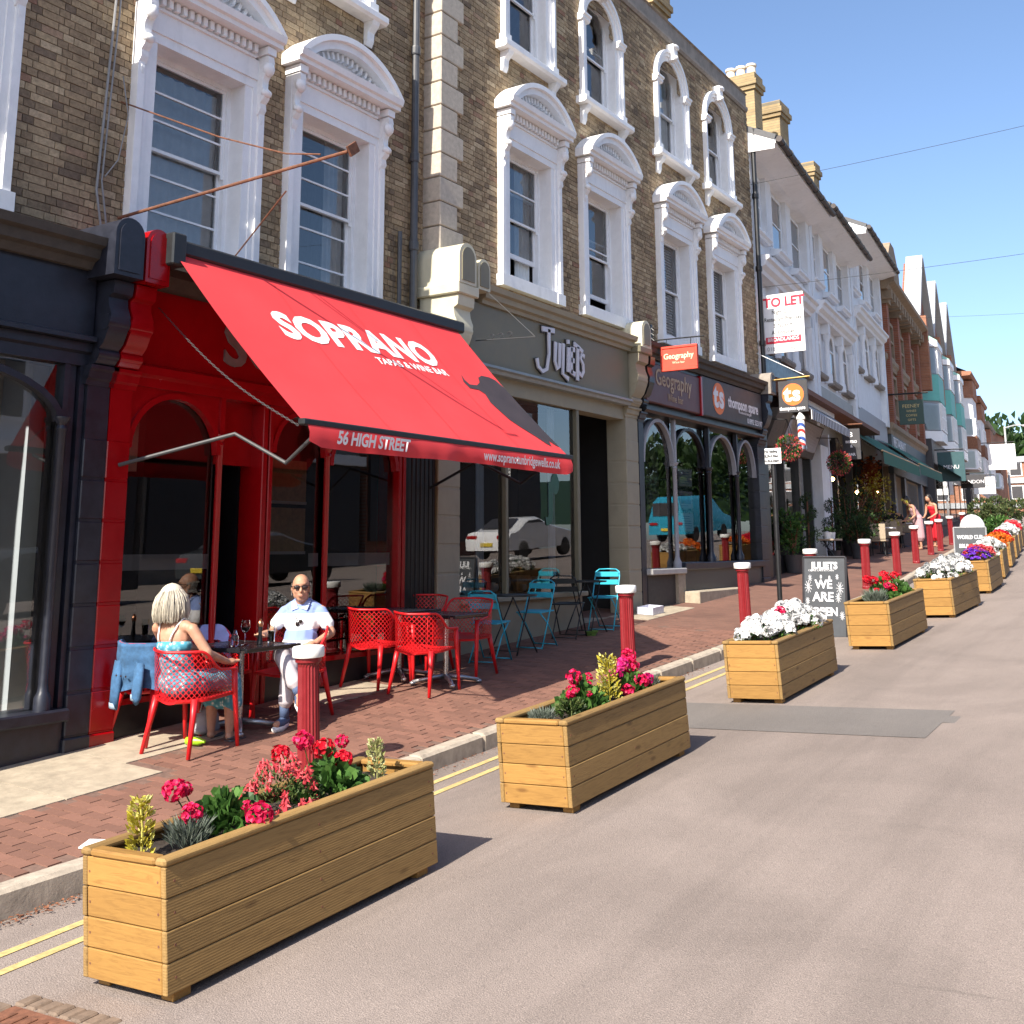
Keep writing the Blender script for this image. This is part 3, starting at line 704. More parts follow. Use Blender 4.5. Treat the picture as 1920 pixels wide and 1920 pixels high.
m = MB(); 
for i, (x, w) in enumerate(((5.66, .05), (5.73, .06), (5.81, .05))): m.box(x, x+w, 8.13+.03*(i % 2), 8.35, .86, 3.68)
m.ob('window_post', NAVY, b1); colonnette(b1, 5.66, 8.12, .86, 3.22, .035, NAVY)
arch_frame(b1, 3.2, 5.68, 3.18, 3.66, 8.12, NAVY, .06, .08)
m = MB(); m.bbox(2.9, 5.86, 8.02, 8.4, .76, .86, .015); m.ob('sill', NAVY, b1)
m = MB(); m.box(2.9, 5.86, 8.12, 8.4, .1, .755); m.ob('stall_riser', NAVY, b1)
glass_sheet(b1, 2.9, 5.66, .86, 3.68, 8.19)
m = MB(); m.box(2.95, 5.97, 8.95, 9.0, .5, 4.4); m.box(2.95, 5.97, 8.4, 8.95, .70, .76); m.ob('display_backdrop', BEIGE, b1)
m = MB(); m.box(5.62, 5.97, 8.52, 8.94, .76, 4.4); m.ob('display_side', paint('grey_display_panel', (.36, .39, .42), .6, .06), b1)
# red bar
pilaster(b1, 6.105, 6.335, 8.10, 8.4, .40, 3.69, RED)
scroll_console(b1, 6.11, 6.33, 7.84, 8.4, 3.70, 4.42, RED)
console_head(b1, 6.10, 6.36, 7.72, 8.45, 4.43, 4.93, RED)
m = MB(); m.box(6.34, 10.92, 8.16, 8.4, 3.80, 4.5); m.ob('fascia', RED, b1)['label'] = 'dark red fascia with grey letters under the awning'
m = MB(); m.strip([(8.4, 3.58), (8.12, 3.58), (8.12, 3.66), (8.07, 3.69), (8.07, 3.76), (8.14, 3.80), (8.4, 3.80)], 6.34, 10.92); m.ob('architrave', RED, b1)
m = MB(); m.strip([(8.4, 4.5), (8.05, 4.5), (8.0, 4.56), (7.95, 4.6), (7.95, 4.68), (8.4, 4.7)], 6.34, 10.92); m.ob('cornice', DARKWOOD, b1)
GREYL = paint('grey_letter', (.20, .17, .17), .5)
text('SOPRANO', .62, GREYL, b1, (7.42, 8.15, 3.93), bold=.012, depth=.012, sx=1.12)
for x, zc in ((7.44, 3.22), (8.98, 3.22)): colonnette(b1, x, 8.16, zr(x)+.2, zc, .033, RED, 3.58)
arch_frame(b1, 6.33, 7.44, 3.02, 3.56, 8.13, RED, .055, .08, spandrel=RED)
arch_frame(b1, 9.0, 10.2, 3.02, 3.56, 8.13, RED, .055, .08, spandrel=RED)
arch_frame(b1, 8.13, 8.98, 3.10, 3.56, 8.13, RED, .05, .08, spandrel=RED)
m = MB(); m.box(6.34, 7.41, 8.14, 8.3, zr(6.9)+.10, zr(6.9)+.42); m.box(8.13, 10.2, 8.14, 8.3, zr(9)+.1, zr(9)+.45); m.ob('stall_riser', BLACKP, b1)
m = MB(); m.box(6.34, 7.41, 8.10, 8.3, zr(6.9)+.42, zr(6.9)+.47); m.box(8.13, 10.2, 8.10, 8.3, zr(9)+.45, zr(9)+.5); m.ob('sill', RED, b1)
glass_sheet(b1, 6.335, 7.41, zr(6.9)+.47, 3.58, 8.22); glass_sheet(b1, 8.14, 8.95, zr(9)+.5, 3.58, 8.22); glass_sheet(b1, 9.01, 10.2, zr(9)+.5, 3.58, 8.22)
for x0, x1 in ((6.34, 7.41), (8.80, 8.95), (9.01, 10.16)):
    m = MB(); m.box(x0, x1, 8.226, 8.23, 1.94, 2.08); m.ob('frosted_band', FROST, b1)
for x0, x1 in ((7.99, 8.06), (8.08, 8.14), (10.2, 10.26), (10.28, 10.34)):
    m = MB(); m.bbox(x0, x1, 8.13, 8.45, zr(x0)+.1, 3.58, .008); m.ob('door_jamb', RED, b1)
m = MB(); m.box(7.48, 7.99, 8.30, 8.36, 2.95, 3.05); m.box(7.48, 7.99, 8.30, 8.36, 3.05, 3.58); m.ob('transom', RED, b1)
m = MB(); m.box(7.5, 8.0, 9.25, 9.30, .5, 2.95); m.box(7.47, 7.49, 8.3, 9.3, .5, 3.58); m.box(7.98, 8.0, 8.46, 9.3, .5, 3.58); dr = m.ob('door', BLACKP, b1)
m = MB(); m.tube([(7.58, 9.22, 1.35), (7.58, 9.22, 1.75)], .015, 8); m.ob('handle', STEEL, dr)
BAMB = paint('bamboo_panel', (.30, .19, .09), .7, .25, 20, 0, .4)
for z0, z1 in ((2.1, 2.55), (2.62, 3.05)):
    m = MB(); m.box(8.26, 8.78, 8.27, 8.29, z0, z1); pb = m.ob('bamboo_panel', BAMB, b1)
    m = MB(); m.box(8.25, 8.79, 8.265, 8.292, z0-.03, z0); m.ob('panel_edge', FROST, pb)
m = MB(); m.box(10.34, 10.92, 8.14, 8.2, zr(10.5)+.1, 3.58); bp = m.ob('side_door', BLACKP, b1)
for i in range(6):
    m = MB(); m.tube([(10.42+i*.085, 8.11, zr(10.5)+.25), (10.42+i*.085, 8.11, 3.5)], .012, 6); m.ob('grille_bar', IRON, bp)
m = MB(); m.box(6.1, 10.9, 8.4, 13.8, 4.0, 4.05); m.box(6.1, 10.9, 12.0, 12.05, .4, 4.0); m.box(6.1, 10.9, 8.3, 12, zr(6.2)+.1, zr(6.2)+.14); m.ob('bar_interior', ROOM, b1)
m = MB(); m.box(6.4, 7.3, 9.2, 9.24, 2.9, 3.45); m.ob('interior_sign', BEIGE, b1)
# cables, pipes and the rusty bracket on the brickwork
CABLE = paint('grey_cable', (.25, .25, .25), .6)
c = MB(); c.tube([(6.22, 8.47, 9.5), (6.17, 8.47, 7.5), (6.08, 8.46, 5.4), (6.14, 8.44, 5.05), (6.35, 8.3, 4.95), (6.2, 8.0, 4.93)], .012, 6); c.tube([(6.27, 8.47, 9.5), (6.21, 8.47, 7.2), (6.13, 8.46, 5.5), (6.2, 8.45, 5.1)], .009, 6)
c.tube([(6.29, 8.46, 6.6), (6.33, 8.4, 6.2), (6.28, 8.44, 5.75), (6.16, 8.46, 5.55)], .006, 6); c.ob('cable', CABLE, b1)
br = thing('sign_bracket', 'rusty iron sign bracket on stays over the red awning', 'bracket', (6.3, 8.5, 5.1))
m = MB(); m.tube([(6.35, 8.48, 5.20), (7.15, 6.35, 5.67)], .016, 8); m.ob('rod', RUST, br)
m = MB(); m.tube([(6.3, 8.48, 6.35), (6.75, 7.6, 5.95), (6.98, 6.95, 5.72), (7.09, 6.62, 5.68)], .008, 6); m.ob('stay', RUST, br)
m = MB(); m.tube([(7.7, 8.48, 5.0), (7.25, 7.2, 5.48)], .008, 6); m.ob('stay', RUST, br)
m = MB(); m.box(-.05, .05, -.012, .012, -.07, .07, Matrix.Translation((7.17, 6.30, 5.69)) @ Matrix.Rotation(.9, 4, 'Y')); m.ob('end_plate', RUST, br)
pp_ = thing('drainpipe', 'dark grey drainpipe between the brickwork and the stone quoins', 'drainpipe', (10.78, 8.42, 4.9))
m = MB(); m.tube([(10.80, 8.42, 4.8), (10.80, 8.42, 10.2)], .05, 12); m.ob('pipe', PIPE, pp_)
for z in (5.9, 7.1, 8.6):
    m = MB(); m.lathe([(.062, z), (.066, z+.02), (.066, z+.1), (.062, z+.12)], 12, (10.80, 8.42, 0)); m.ob('collar', PIPE, pp_)
m = MB(); m.tube([(10.55, 8.45, 4.8), (10.55, 8.45, 6.1)], .03, 8); m.ob('side_pipe', PIPE, pp_)
print('C ok')
# ---------------------------------------------------------------- building 2: olive cafe and the two dark shops
W2 = 8.25
b2 = thing('brick_terrace', 'tall stock brick terrace with stone quoins, olive cafe and dark shopfronts below', 'building', (17, 8.3, 0.9))
FX = (13.35, 15.72, 18.62, 21.0); UX = (13.35, 15.75, 18.65, 21.0)
holes = [(x-.6, x+.6, 5.9, 7.95) for x in FX] + [(x-.55, x+.55, 9.45, 11.0) for x in UX] + [(x-.40, x+.40, 11.0, 11.35) for x in UX]
brick_wall(b2, 11.12, 22.95, 5.4, 11.95, W2, holes, 300, key=lambda t: t[0]+abs(t[2]-7)*.5)
# stone quoins: long and short blocks on the corner, and the return wall
rt = MB(); rt.box(11.16, 11.3, W2+.02, 8.56, 5.4, 12.0); rt.ob('return_wall', MORTAR, b2)
z = 5.62; k = 0
while z < 12:
    m = MB(); l = .50 if k % 2 else .36
    m.bbox(11.09, 11.12+l, W2-.035, 8.58, z, z+.325, .012); m.ob('quoin', STONE, b2); z += .337; k += 1
opn = (.42, .28, 0, 0)
pediment_window(b2, FX[0], 5.76, W2, curtain='right', open_=.42, bars=((.5,), ()), label='pedimented window with its lower sash raised, nearest the quoins')
pediment_window(b2, FX[1], 5.76, W2, open_=.28, bars=((.15,), ()), label='pedimented window above the olive cafe sign')
pediment_window(b2, FX[2], 5.76, W2, curtain='blind', bars=((), ()), label='pedimented window with slatted blind above the maroon sign')
pediment_window(b2, FX[3], 5.76, W2, curtain='blind', bars=((), ()), label='pedimented window furthest along the brick terrace')
arched_window(b2, UX[0], 9.46, W2, open_=.30, key=False); arched_window(b2, UX[1], 9.46, W2, open_=.2); arched_window(b2, UX[2], 9.46, W2, curtain='net'); arched_window(b2, UX[3], 9.46, W2)
m = MB(); m.strip([(W2+.3, 11.95), (W2-.02, 11.95), (W2-.05, 12.0), (W2-.05, 12.06), (W2-.01, 12.09), (W2-.01, 12.36), (W2-.05, 12.38), (W2+.3, 12.40)], 11.12, 22.9); m.ob('parapet', CEMENT, b2)
m = MB(); m.box(11.3, 22.9, 8.5, 14, 5.3, 5.4); m.box(11.3, 22.9, 13.9, 14, 0, 12); m.box(11.3, 22.95, 8.3, 14, 11.9, 11.95); m.box(22.85, 22.95, 8.27, 14, 0, 11.9); m.box(16.52, 16.6, 8.4, 13.9, 0, 5.3); m.box(11.05, 11.12, 8.3, 13.9, 0, 5.3); m.box(19.45, 19.5, 9.4, 13.9, 0, 5.3); m.ob('inner_walls', ROOM, b2)
def chimney(x0, x1, y0, y1, z0, z1, pots, par, mat=CHIMB):
    m = MB(); m.box(x0, x1, y0, y1, z0, z1-.45); ch = m.ob('chimney', mat, par)
    m = MB(); m.box(x0-.05, x1+.05, y0-.05, y1+.05, z1-.45, z1-.34); m.box(x0-.09, x1+.09, y0-.09, y1+.09, z1-.34, z1-.2); m.box(x0-.04, x1+.04, y0-.04, y1+.04, z1-.2, z1); m.ob('chimney_cap', mat, ch)
    for i in range(pots):
        y = y0+(y1-y0)*(i+.5)/pots; m = MB(); m.lathe([(.13, z1), (.11, z1+.25), (.14, z1+.28), (.14, z1+.34), (.10, z1+.34)], 10, ((x0+x1)/2, y, 0)); m.ob('chimney_pot', BEIGE, ch, smooth=R(40))
    return ch
chimney(19.6, 20.4, 9.0, 10.0, 12.0, 13.9, 0, b2)
# -- olive cafe
m = MB(); m.strip([(8.4, 5.33), (7.98, 5.33), (7.97, 5.38), (7.92, 5.40), (7.91, 5.47), (7.86, 5.49), (7.84, 5.56), (8.4, 5.60)], 11.72, 16.12); m.ob('cornice', OLIVEP, b2)
m = MB(); m.box(11.5, 16.06, 8.02, 8.4, 4.52, 5.33); fa = m.ob('fascia', OLIVE, b2); fa['label'] = 'olive cafe fascia with pale cut-out name'
m = MB(); m.strip([(8.4, 4.42), (7.99, 4.42), (7.97, 4.46), (7.93, 4.48), (7.95, 4.52), (8.4, 4.52)], 11.4, 16.06); m.ob('fascia_moulding', paint('grey_moulding', (.26, .28, .27), .5), b2)
GREYW = paint('silver_letters', (.60, .58, .62), .35, .05)
def ribbon(strokes, org, sx, sy, w, y, mat, par, th=.02, name='letter'):
    """hand-cut lettering: each stroke a flat ribbon of changing width"""
    for st in strokes:
        pts = [Vector((org[0]+a*sx, org[1]+b*sy)) for a, b in st]; k = len(pts); lf, rt_ = [], []
        for i, p in enumerate(pts):
            t = (pts[min(i+1, k-1)]-pts[max(i-1, 0)]); t.normalize(); n = Vector((-t.y, t.x)); ww = w*(1.25 if i in (0, k-1) else .95)
            e = t*(w*.25 if i == k-1 else -w*.25 if i == 0 else 0); lf.append(p+n*ww*.5+e); rt_.append(p-n*ww*.5+e)
        m = MB(); base = 0
        for yy in (y, y+th): m.v += [(q.x, yy, q.y) for q in lf]+[(q.x, yy, q.y) for q in rt_]
        for i in range(k-1):
            m.f += [(i, i+1, k+i+1, k+i), (2*k+i, 3*k+i, 3*k+i+1, 2*k+i+1), (i, 2*k+i, 2*k+i+1, i+1), (k+i, k+i+1, 3*k+i+1, 3*k+i)]
        m.f += [(0, k, 3*k, 2*k), (k-1, 3*k-1, 4*k-1, 2*k-1)]; m.ob(name, mat, par)
JUL = [[(.0, .97), (.40, 1.0)], [(.22, .98), (.22, .45), (.14, .10), (-.02, .02), (-.16, .10), (-.20, .26)], [(.46, .74), (.43, .32), (.50, .16), (.58, .22), (.61, .74)], [(.74, .76), (.71, .08), (.90, .0)], [(.93, .70), (.91, .18)], [(.92, .88), (.925, .83)], [(1.03, .72), (1.02, .16)], [(1.03, .70), (1.15, .71)], [(1.03, .45), (1.12, .45)], [(1.02, .18), (1.15, .14)], [(1.16, .84), (1.32, .80), (1.46, .72)], [(1.29, .78), (1.26, .04)], [(1.52, .62), (1.44, .66), (1.39, .55), (1.49, .42), (1.50, .26), (1.42, .14), (1.33, .20)]]
ribbon(JUL, (13.28, 4.60), .80, .66, .088, 7.995, CHAR, fa, .02); ribbon(JUL, (13.28, 4.60), .80, .66, .058, 7.975, GREYW, fa, .02)
pilaster(b2, 10.93, 11.39, 8.10, 8.45, .55, 4.42, OLIVEP); pilaster(b2, 16.08, 16.52, 8.10, 8.45, .85, 4.42, OLIVEP)
scroll_console(b2, 10.98, 11.34, 7.84, 8.45, 4.43, 5.3, CREAM); scroll_console(b2, 16.12, 16.48, 7.84, 8.45, 4.43, 5.3, OLIVEP)
m = MB(); m.bbox(10.93, 11.40, 7.80, 8.5, 5.30, 5.44, .015); m.ob('console_cap', CREAM, b2)
m = MB(); m.bbox(16.1, 16.56, 7.80, 8.5, 5.30, 5.42, .015); m.ob('console_cap', OLIVE, b2)
console_head(b2, 10.95, 11.33, 7.80, 8.5, 5.44, 5.98, CREAM, OLIVE); console_head(b2, 11.40, 11.68, 7.82, 8.5, 5.44, 5.86, CREAM, OLIVE); console_head(b2, 16.22, 16.56, 7.82, 8.5, 5.42, 5.88, CREAM, OLIVE)
m = MB(); m.box(11.39, 14.58, 8.13, 8.4, .6, 1.43); m.ob('stall_riser', OLIVEP, b2)
m = MB(); m.bbox(11.39, 14.6, 8.03, 8.42, 1.43, 1.50, .012); m.ob('sill', OLIVEP, b2)
glass_sheet(b2, 11.4, 12.52, 1.5, 4.2, 8.2); glass_sheet(b2, 12.58, 14.5, 1.5, 4.2, 8.2)
for x0, x1 in ((12.52, 12.58), (14.5, 14.58)):
    m = MB(); m.bbox(x0, x1, 8.13, 8.22, 1.5, 4.2, .01); m.ob('window_post', OLIVE, b2)
m = MB(); m.box(11.39, 16.08, 8.12, 8.4, 4.2, 4.42); m.ob('architrave', OLIVEP, b2)
m = MB(); m.box(14.58, 16.1, 9.15, 9.2, .8, 4.2); m.box(14.52, 14.58, 8.22, 9.2, .8, 4.2); m.ob('porch_wall', OLIVE, b2)
m = MB(); m.box(14.58, 16.1, 8.2, 9.2, .75, zr(15.3)+.19); m.ob('threshold', SLAB, b2)
m = MB()
z0 = zr(15.0)+.2
for a in ((14.74, 14.86, z0, 3.15), (15.5, 15.62, z0, 3.15), (14.86, 15.5, 3.02, 3.15), (14.86, 15.5, z0, z0+.22)): m.box(a[0], a[1], 9.08, 9.145, a[2], a[3])
dd = m.ob('door', WHITE, b2); glass_sheet(dd, 14.86, 15.5, z0+.22, 3.02, 9.11)
m = MB(); m.bbox(14.77, 14.83, 9.05, 9.08, z0+.95, z0+1.3, .008); m.ob('handle', paint('brass', (.5, .33, .12), .35, .1, 5, metal=1), dd)
m = MB(); m.box(11.42, 14.5, 11.2, 11.25, .8, 4.4); m.box(11.42, 14.5, 8.45, 11.2, .9, 1.30); m.box(11.42, 14.5, 8.4, 11.2, 4.35, 4.4); m.ob('cafe_interior', ROOM2, b2)
# things in the cafe window: shelf boards, crockery, sheer drapes, logo on the glass
GREEND = paint('green_film', (.02, .10, .06), .5)
text('J', .62, GREEND, b2, (13.72, 8.19, 2.62), bold=.03, depth=.001, name='window_logo')
m = MB(); m.ell((13.93, 8.192, 3.05), (.12, .002, .16), 16, 6); m.ob('window_logo', GREEND, b2)
SHEER = paint('sheer_drape', (.55, .60, .66), .7, .08)
for x in (12.35, 14.25): wavy_curtain('sheer_drape', x-.09, x+.09, 8.45, 1.5, 4.2, b2, SHEER, .02, 3)
PLATE = paint('crockery', (.45, .42, .38), .3, .15, rnd=.4)
sh = MB(); sh.box(11.5, 14.4, 8.35, 8.75, 1.50, 1.53); sh.ob('display_shelf', OLIVE, b2)
for i in range(16):
    x = 11.6+i*.17+random.uniform(-.03, .03); y = 8.45+random.uniform(0, .2); q = thing('display_pot', None, None) if False else None
    m = MB(); h = random.uniform(.05, .2); r = random.uniform(.04, .08); m.lathe([(r*.6, 0), (r, h*.5), (r*.85, h), (r*.75, h), (r*.5, h*.3)], 10, (x, y, 1.532)); m.ob('display_pot', PLATE, b2, smooth=R(50))
m = MB(); m.box(13.35, 13.75, 8.5, 8.8, 1.535, 1.74); m.ob('display_crate', BAMB, b2)
# -- maroon bar and charcoal agency
m = MB(); m.strip([(8.4, 5.34), (8.0, 5.34), (7.97, 5.40), (7.91, 5.42), (7.90, 5.50), (7.85, 5.52), (7.83, 5.58), (8.4, 5.61)], 16.60, 22.3); m.ob('cornice', DARKWOOD, b2)
m = MB(); m.bbox(16.66, 18.98, 7.98, 8.3, 4.56, 5.26, .02); ga = m.ob('sign_board', MAROON, b2); ga['label'] = 'maroon sign board of the wine bar'
m = MB(); m.bbox(18.94, 19.02, 7.95, 8.3, 4.54, 5.28, .01); m.ob('sign_edge', RED, ga)
TAN = paint('tan_letters', (.46, .33, .22), .6); WLET = paint('white_letters', (.74, .72, .74), .5, .03)
text('Geography', .40, TAN, ga, (17.02, 7.975, 4.90), bold=.004, depth=.002, sx=.86); text('Wine bar', .19, TAN, ga, (17.5, 7.975, 4.66), depth=.002, sx=.9)
m = MB(); m.bbox(19.06, 22.24, 7.98, 8.3, 4.56, 5.32, .02); ta = m.ob('sign_board', CHAR, b2); ta['label'] = 'charcoal sign board of the letting agency'
ORANGE = paint('orange_disc', (.78, .17, .03), .5, .04)
def disc(x, z, r, Y, mat, par, name='roundel', X=(1, 0, 0), org=None):
    m = MB(); n = 28
    if org is None: org = Vector((x, Y, z)); 
    X = Vector(X); m.add([org]+[org+X*r*math.cos(2*math.pi*i/n)+Vector((0, 0, 1))*r*math.sin(2*math.pi*i/n) for i in range(n)], [(0, 1+i, 1+(i+1) % n) for i in range(n)]); return m.ob(name, mat, par, fix=False)
disc(19.86, 4.96, .31, 7.976, ORANGE, ta); text('t', .62, WLET, ta, (19.60, 7.970, 4.80), bold=.026, depth=.002); text('s', .62, WLET, ta, (19.86, 7.970, 4.80), bold=.022, depth=.002)
text('thompson spare', .30, WLET, ta, (20.34, 7.975, 4.86), bold=.008, depth=.002, sx=.84); text('residential lettings', .08, WLET, ta, (20.95, 7.975, 4.78), depth=.001); text('01892 523197', .15, WLET, ta, (21.35, 7.975, 4.62), bold=.003, depth=.001)
m = MB(); m.box(16.6, 22.3, 8.05, 8.4, 5.26, 5.34); m.box(16.6, 22.3, 8.08, 8.4, 4.42, 4.56); m.strip([(8.4, 4.38), (8.0, 4.38), (7.96, 4.42), (7.96, 4.46), (8.4, 4.46)], 16.6, 22.3); m.ob('architrave', BLACKP, b2)
pilaster(b2, 16.54, 16.72, 8.09, 8.4, .95, 4.38, NAVY, joints=False); scroll_console(b2, 16.56, 16.74, 7.84, 8.4, 4.46, 5.3, BLACKP)
pilaster(b2, 22.08, 22.48, 8.06, 8.4, 1.3, 4.38, NAVY); scroll_console(b2, 22.3, 22.55, 7.84, 8.4, 4.46, 5.32, NAVY); console_head(b2, 22.3, 22.62, 7.78, 8.4, 5.33, 5.80, CEMENT, CHAR)
m = MB(); m.box(22.5, 22.95, 8.15, 8.4, 1.2, 5.6); m.ob('end_pier', BLACKP, b2)
GREYF = paint('grey_frame', (.30, .30, .32), .5, .05)
colonnette(b2, 18.0, 8.12, 1.78, 3.62, .04, GREYF, 4.38); colonnette(b2, 19.55, 8.12, 1.85, 3.62, .045, NAVY, 4.38); colonnette(b2, 21.0, 8.12, 1.88, 3.62, .04, NAVY, 4.38)
arch_frame(b2, 16.72, 18.0, 3.55, 4.34, 8.1, GREYF, .06, .09); arch_frame(b2, 18.02, 19.53, 3.6, 4.3, 8.14, NAVY, .05, .08); arch_frame(b2, 19.57, 20.98, 3.55, 4.3, 8.1, GREYF, .05, .08); arch_frame(b2, 21.02, 22.08, 3.55, 4.3, 8.1, GREYF, .05, .08)
glass_sheet(b2, 16.72, 17.98, 1.78, 4.38, 8.18); glass_sheet(b2, 18.02, 19.52, 1.62, 4.38, 8.2); glass_sheet(b2, 19.58, 20.97, 1.88, 4.38, 8.18); glass_sheet(b2, 21.03, 22.08, 1.88, 4.38, 8.18)
m = MB(); m.bbox(16.7, 18.1, 7.98, 8.3, 1.68, 1.78, .015); m.ob('sill', paint('pale_sill', (.40, .39, .37), .6, .08), b2); m = MB(); m.bbox(18.1, 22.1, 8.0, 8.3, 1.74, 1.87, .015); m.ob('sill', NAVY, b2)
m = MB(); m.box(16.72, 17.8, 8.08, 8.35, .9, 1.68); m.ob('stall_riser', DARKWOOD, b2); m = MB(); m.box(17.8, 18.1, 8.02, 8.35, .9, 1.68); m.ob('stone_pier', SLAB, b2)
m = MB(); m.box(18.1, 22.1, 8.08, 8.35, 1.0, 1.74); m.ob('stall_riser', paint('dark_tile', (.045, .06, .06), .35, .3, 30, 0, .3), b2)
m = MB(); m.bbox(18.0, 20.4, 7.72, 8.08, 1.0, zr(20.0)+.24, .01); m.ob('step', SLAB, b2)
m = MB(); m.box(16.62, 22.2, 10.4, 10.45, 1, 5.2); m.box(16.62, 22.2, 8.4, 10.4, 5.15, 5.2); m.box(16.62, 22.2, 8.35, 10.4, 1.3, 1.6); m.ob('shop_interior', ROOM2, b2)
SHEET = paint('notice_sheet', (.50, .50, .60), .6, .05); SHEETB = paint('notice_photo', (.10, .16, .34), .5, .5, 12)
for i in range(3):
    z = 2.42+i*.40; m = MB(); m.bbox(18.32, 18.98, 8.21, 8.23, z-.03, z+.36, .005); f_ = m.ob('notice_frame', STEEL, b2)
    m = MB(); m.box(18.36, 18.94, 8.205, 8.21, z+.01, z+.32); m.ob('notice_sheet', SHEET, f_)
    for k in range(6):
        if i == 1 and 1 <= k <= 4: continue
        m = MB(); m.box(18.42, 18.88-random.uniform(0, .15), 8.202, 8.205, z+.05+k*.042, z+.06+k*.042); m.ob('text_line', SHEETB, f_)
    if i == 1: m = MB(); m.box(18.44, 18.86, 8.201, 8.205, z+.09, z+.24); m.ob('notice_photo', SHEETB, f_)
for i in range(2):
    m = MB(); m.bbox(19.8+i*.6, 20.3+i*.6, 9.0, 9.6, 1.6, 2.2, .02); m.ob('desk', CHAR, b2)
# downpipe at the end of the brick terrace
pp2 = thing('drainpipe', 'black drainpipe where the brick terrace meets the white stucco houses', 'drainpipe', (23.05, 8.2, 5.0))
m = MB(); m.tube([(23.0, 8.16, 5.3), (23.0, 8.16, 11.0), (23.05, 8.1, 11.35)], .055, 12); m.ob('pipe', IRON, pp2)
m = MB(); m.lathe([(.07, 11.3), (.13, 11.4), (.14, 11.55), (.10, 11.55)], 10, (23.05, 8.1, 0)); m.ob('hopper', IRON, pp2)
for z in (6.5, 8.2, 9.9):
    m = MB(); m.lathe([(.07, z), (.075, z+.02), (.075, z+.1), (.07, z+.12)], 12, (23.0, 8.16, 0)); m.ob('collar', IRON, pp2)
print('D ok')
# ================================================================ RED AWNING
aw = thing('awning', 'red canvas awning of the tapas bar, pulled out over the tables', 'awning', (8.6, 7.8, 3.0))
CANV = NT('red_canvas'); v_ = CANV.coord(); wv = CANV.noise(CANV.coord((60, 60, 60)), 8, 2)
CANV.base(CANV.ramp(CANV.noise(v_, 1.2, 4), [(.3, (.70, .040, .046)), (.7, (.75, .052, .058))])); CANV.rough(.8); CANV.bump(wv, .15, .002)
tl_ = CANV.new('ShaderNodeBsdfTranslucent'); tl_.inputs[0].default_value = (.65, .02, .025, 1); mx_ = CANV.new('ShaderNodeMixShader'); mx_.inputs[0].default_value = .12
CANV.link(CANV.b.outputs[0], mx_.inputs[1]); CANV.link(tl_.outputs[0], mx_.inputs[2]); CANV.link(mx_.outputs[0], CANV.out.inputs[0]); CANV = CANV.m
AX0, AX1 = 6.52, 10.86; AY0, AZ0 = 7.72, 4.78; AY1, AZ1 = 6.20, 3.14
m = MB(); nx, ny = 30, 14
def awp(u, v, up=0.0):
    sagg = -.035*math.sin(math.pi*v) - .012*math.sin(u*math.pi*3)*math.sin(math.pi*v)
    N = Vector((0, AZ1-AZ0, AY0-AY1)).normalized(); N = N if N.z > 0 else -N
    return Vector((AX0-.14*(1-v)+(AX1-.10*(1-v)-AX0+.14*(1-v))*u, AY0+(AY1-AY0)*v, AZ0+(AZ1-AZ0)*v)) + N*(sagg+up)
for i in range(nx+1):
    for j in range(ny+1): m.v.append(tuple(awp(i/nx, j/ny)))
for i in range(nx):
    for j in range(ny): m.f.append((i*(ny+1)+j, i*(ny+1)+j+1, (i+1)*(ny+1)+j+1, (i+1)*(ny+1)+j))
cn = m.ob('canopy', CANV, aw, smooth=True)
# valance with soft folds
m = MB(); n = 60
for i in range(n+1):
    u = i/n; x = AX0+.02+(AX1-AX0-.04)*u; w = .010*math.sin(u*34)+.006*math.sin(u*71+1)
    r = min(1, min(u, 1-u)/.03)
    for j, (dy, dz) in enumerate(((-.035, -.02), (-.06-w*.5, -.09), (-.055-w, -.16), (-.05-w*1.6, -.205*(.8+.2*r)-.01*math.sin(u*9)))): m.v.append((x, AY1+dy, AZ1+dz))
for i in range(n):
    for j in range(3): m.f.append((i*4+j, (i+1)*4+j, (i+1)*4+j+1, i*4+j+1))
val = m.ob('valance', CANV, aw, smooth=True)
m = MB(); m.bbox(AX0-.03, AX1+.03, AY1-.045, AY1+.03, AZ1-.035, AZ1+.02, .01); m.ob('front_bar', BLKMET, aw)
m = MB(); m.bbox(6.36, AX1+.02, 7.66, 7.98, 4.74, 4.88, .02); m.ob('cassette', BLKMET, aw)
m = MB(); m.bbox(6.30, 6.46, 7.62, 8.0, 4.62, 4.92, .015); m.ob('cassette_end', BLKMET, aw)
for (sx, mtl) in ((6.66, DULL), (10.45, BLKMET)):
    m = MB(); m.tube([(sx-.44 if sx < 8 else 10.75, 8.08, 2.85), (sx+.12 if sx < 8 else 10.55, 7.25, 3.12), (sx+.25, 6.75, 2.85), (sx+.1, 6.24, 3.08)], .018, 8); m.ob('folding_arm', mtl, aw)
m = MB()
for i in range(64):
    t = i/63; p = Vector((6.58, 8.1, 4.32)).lerp(Vector((6.56, 6.3, 3.12)), t)+Vector((0, 0, -.10*math.sin(math.pi*t)))
    a = math.pi/2*(i % 2); mm_ = Matrix.Translation(p) @ Matrix.Rotation(R(33), 4, 'X') @ Matrix.Rotation(a, 4, 'Y')
    m.tube([mm_ @ Vector((.008*math.cos(w),   .02*math.sin(w), 0)) for w in [2*math.pi*q/8 for q in range(8)]], .0028, 4, closed=True)
m.ob('chain', DULL, aw)
AWX = Vector((1, 0, 0)); AWY = (Vector((0, AY0, AZ0))-Vector((0, AY1, AZ1))).normalized()
CWHITE = paint('canvas_white_print', (.80, .78, .76), .8, .03); CBLACK = paint('canvas_black_print', (.03, .022, .028), .8, .2)
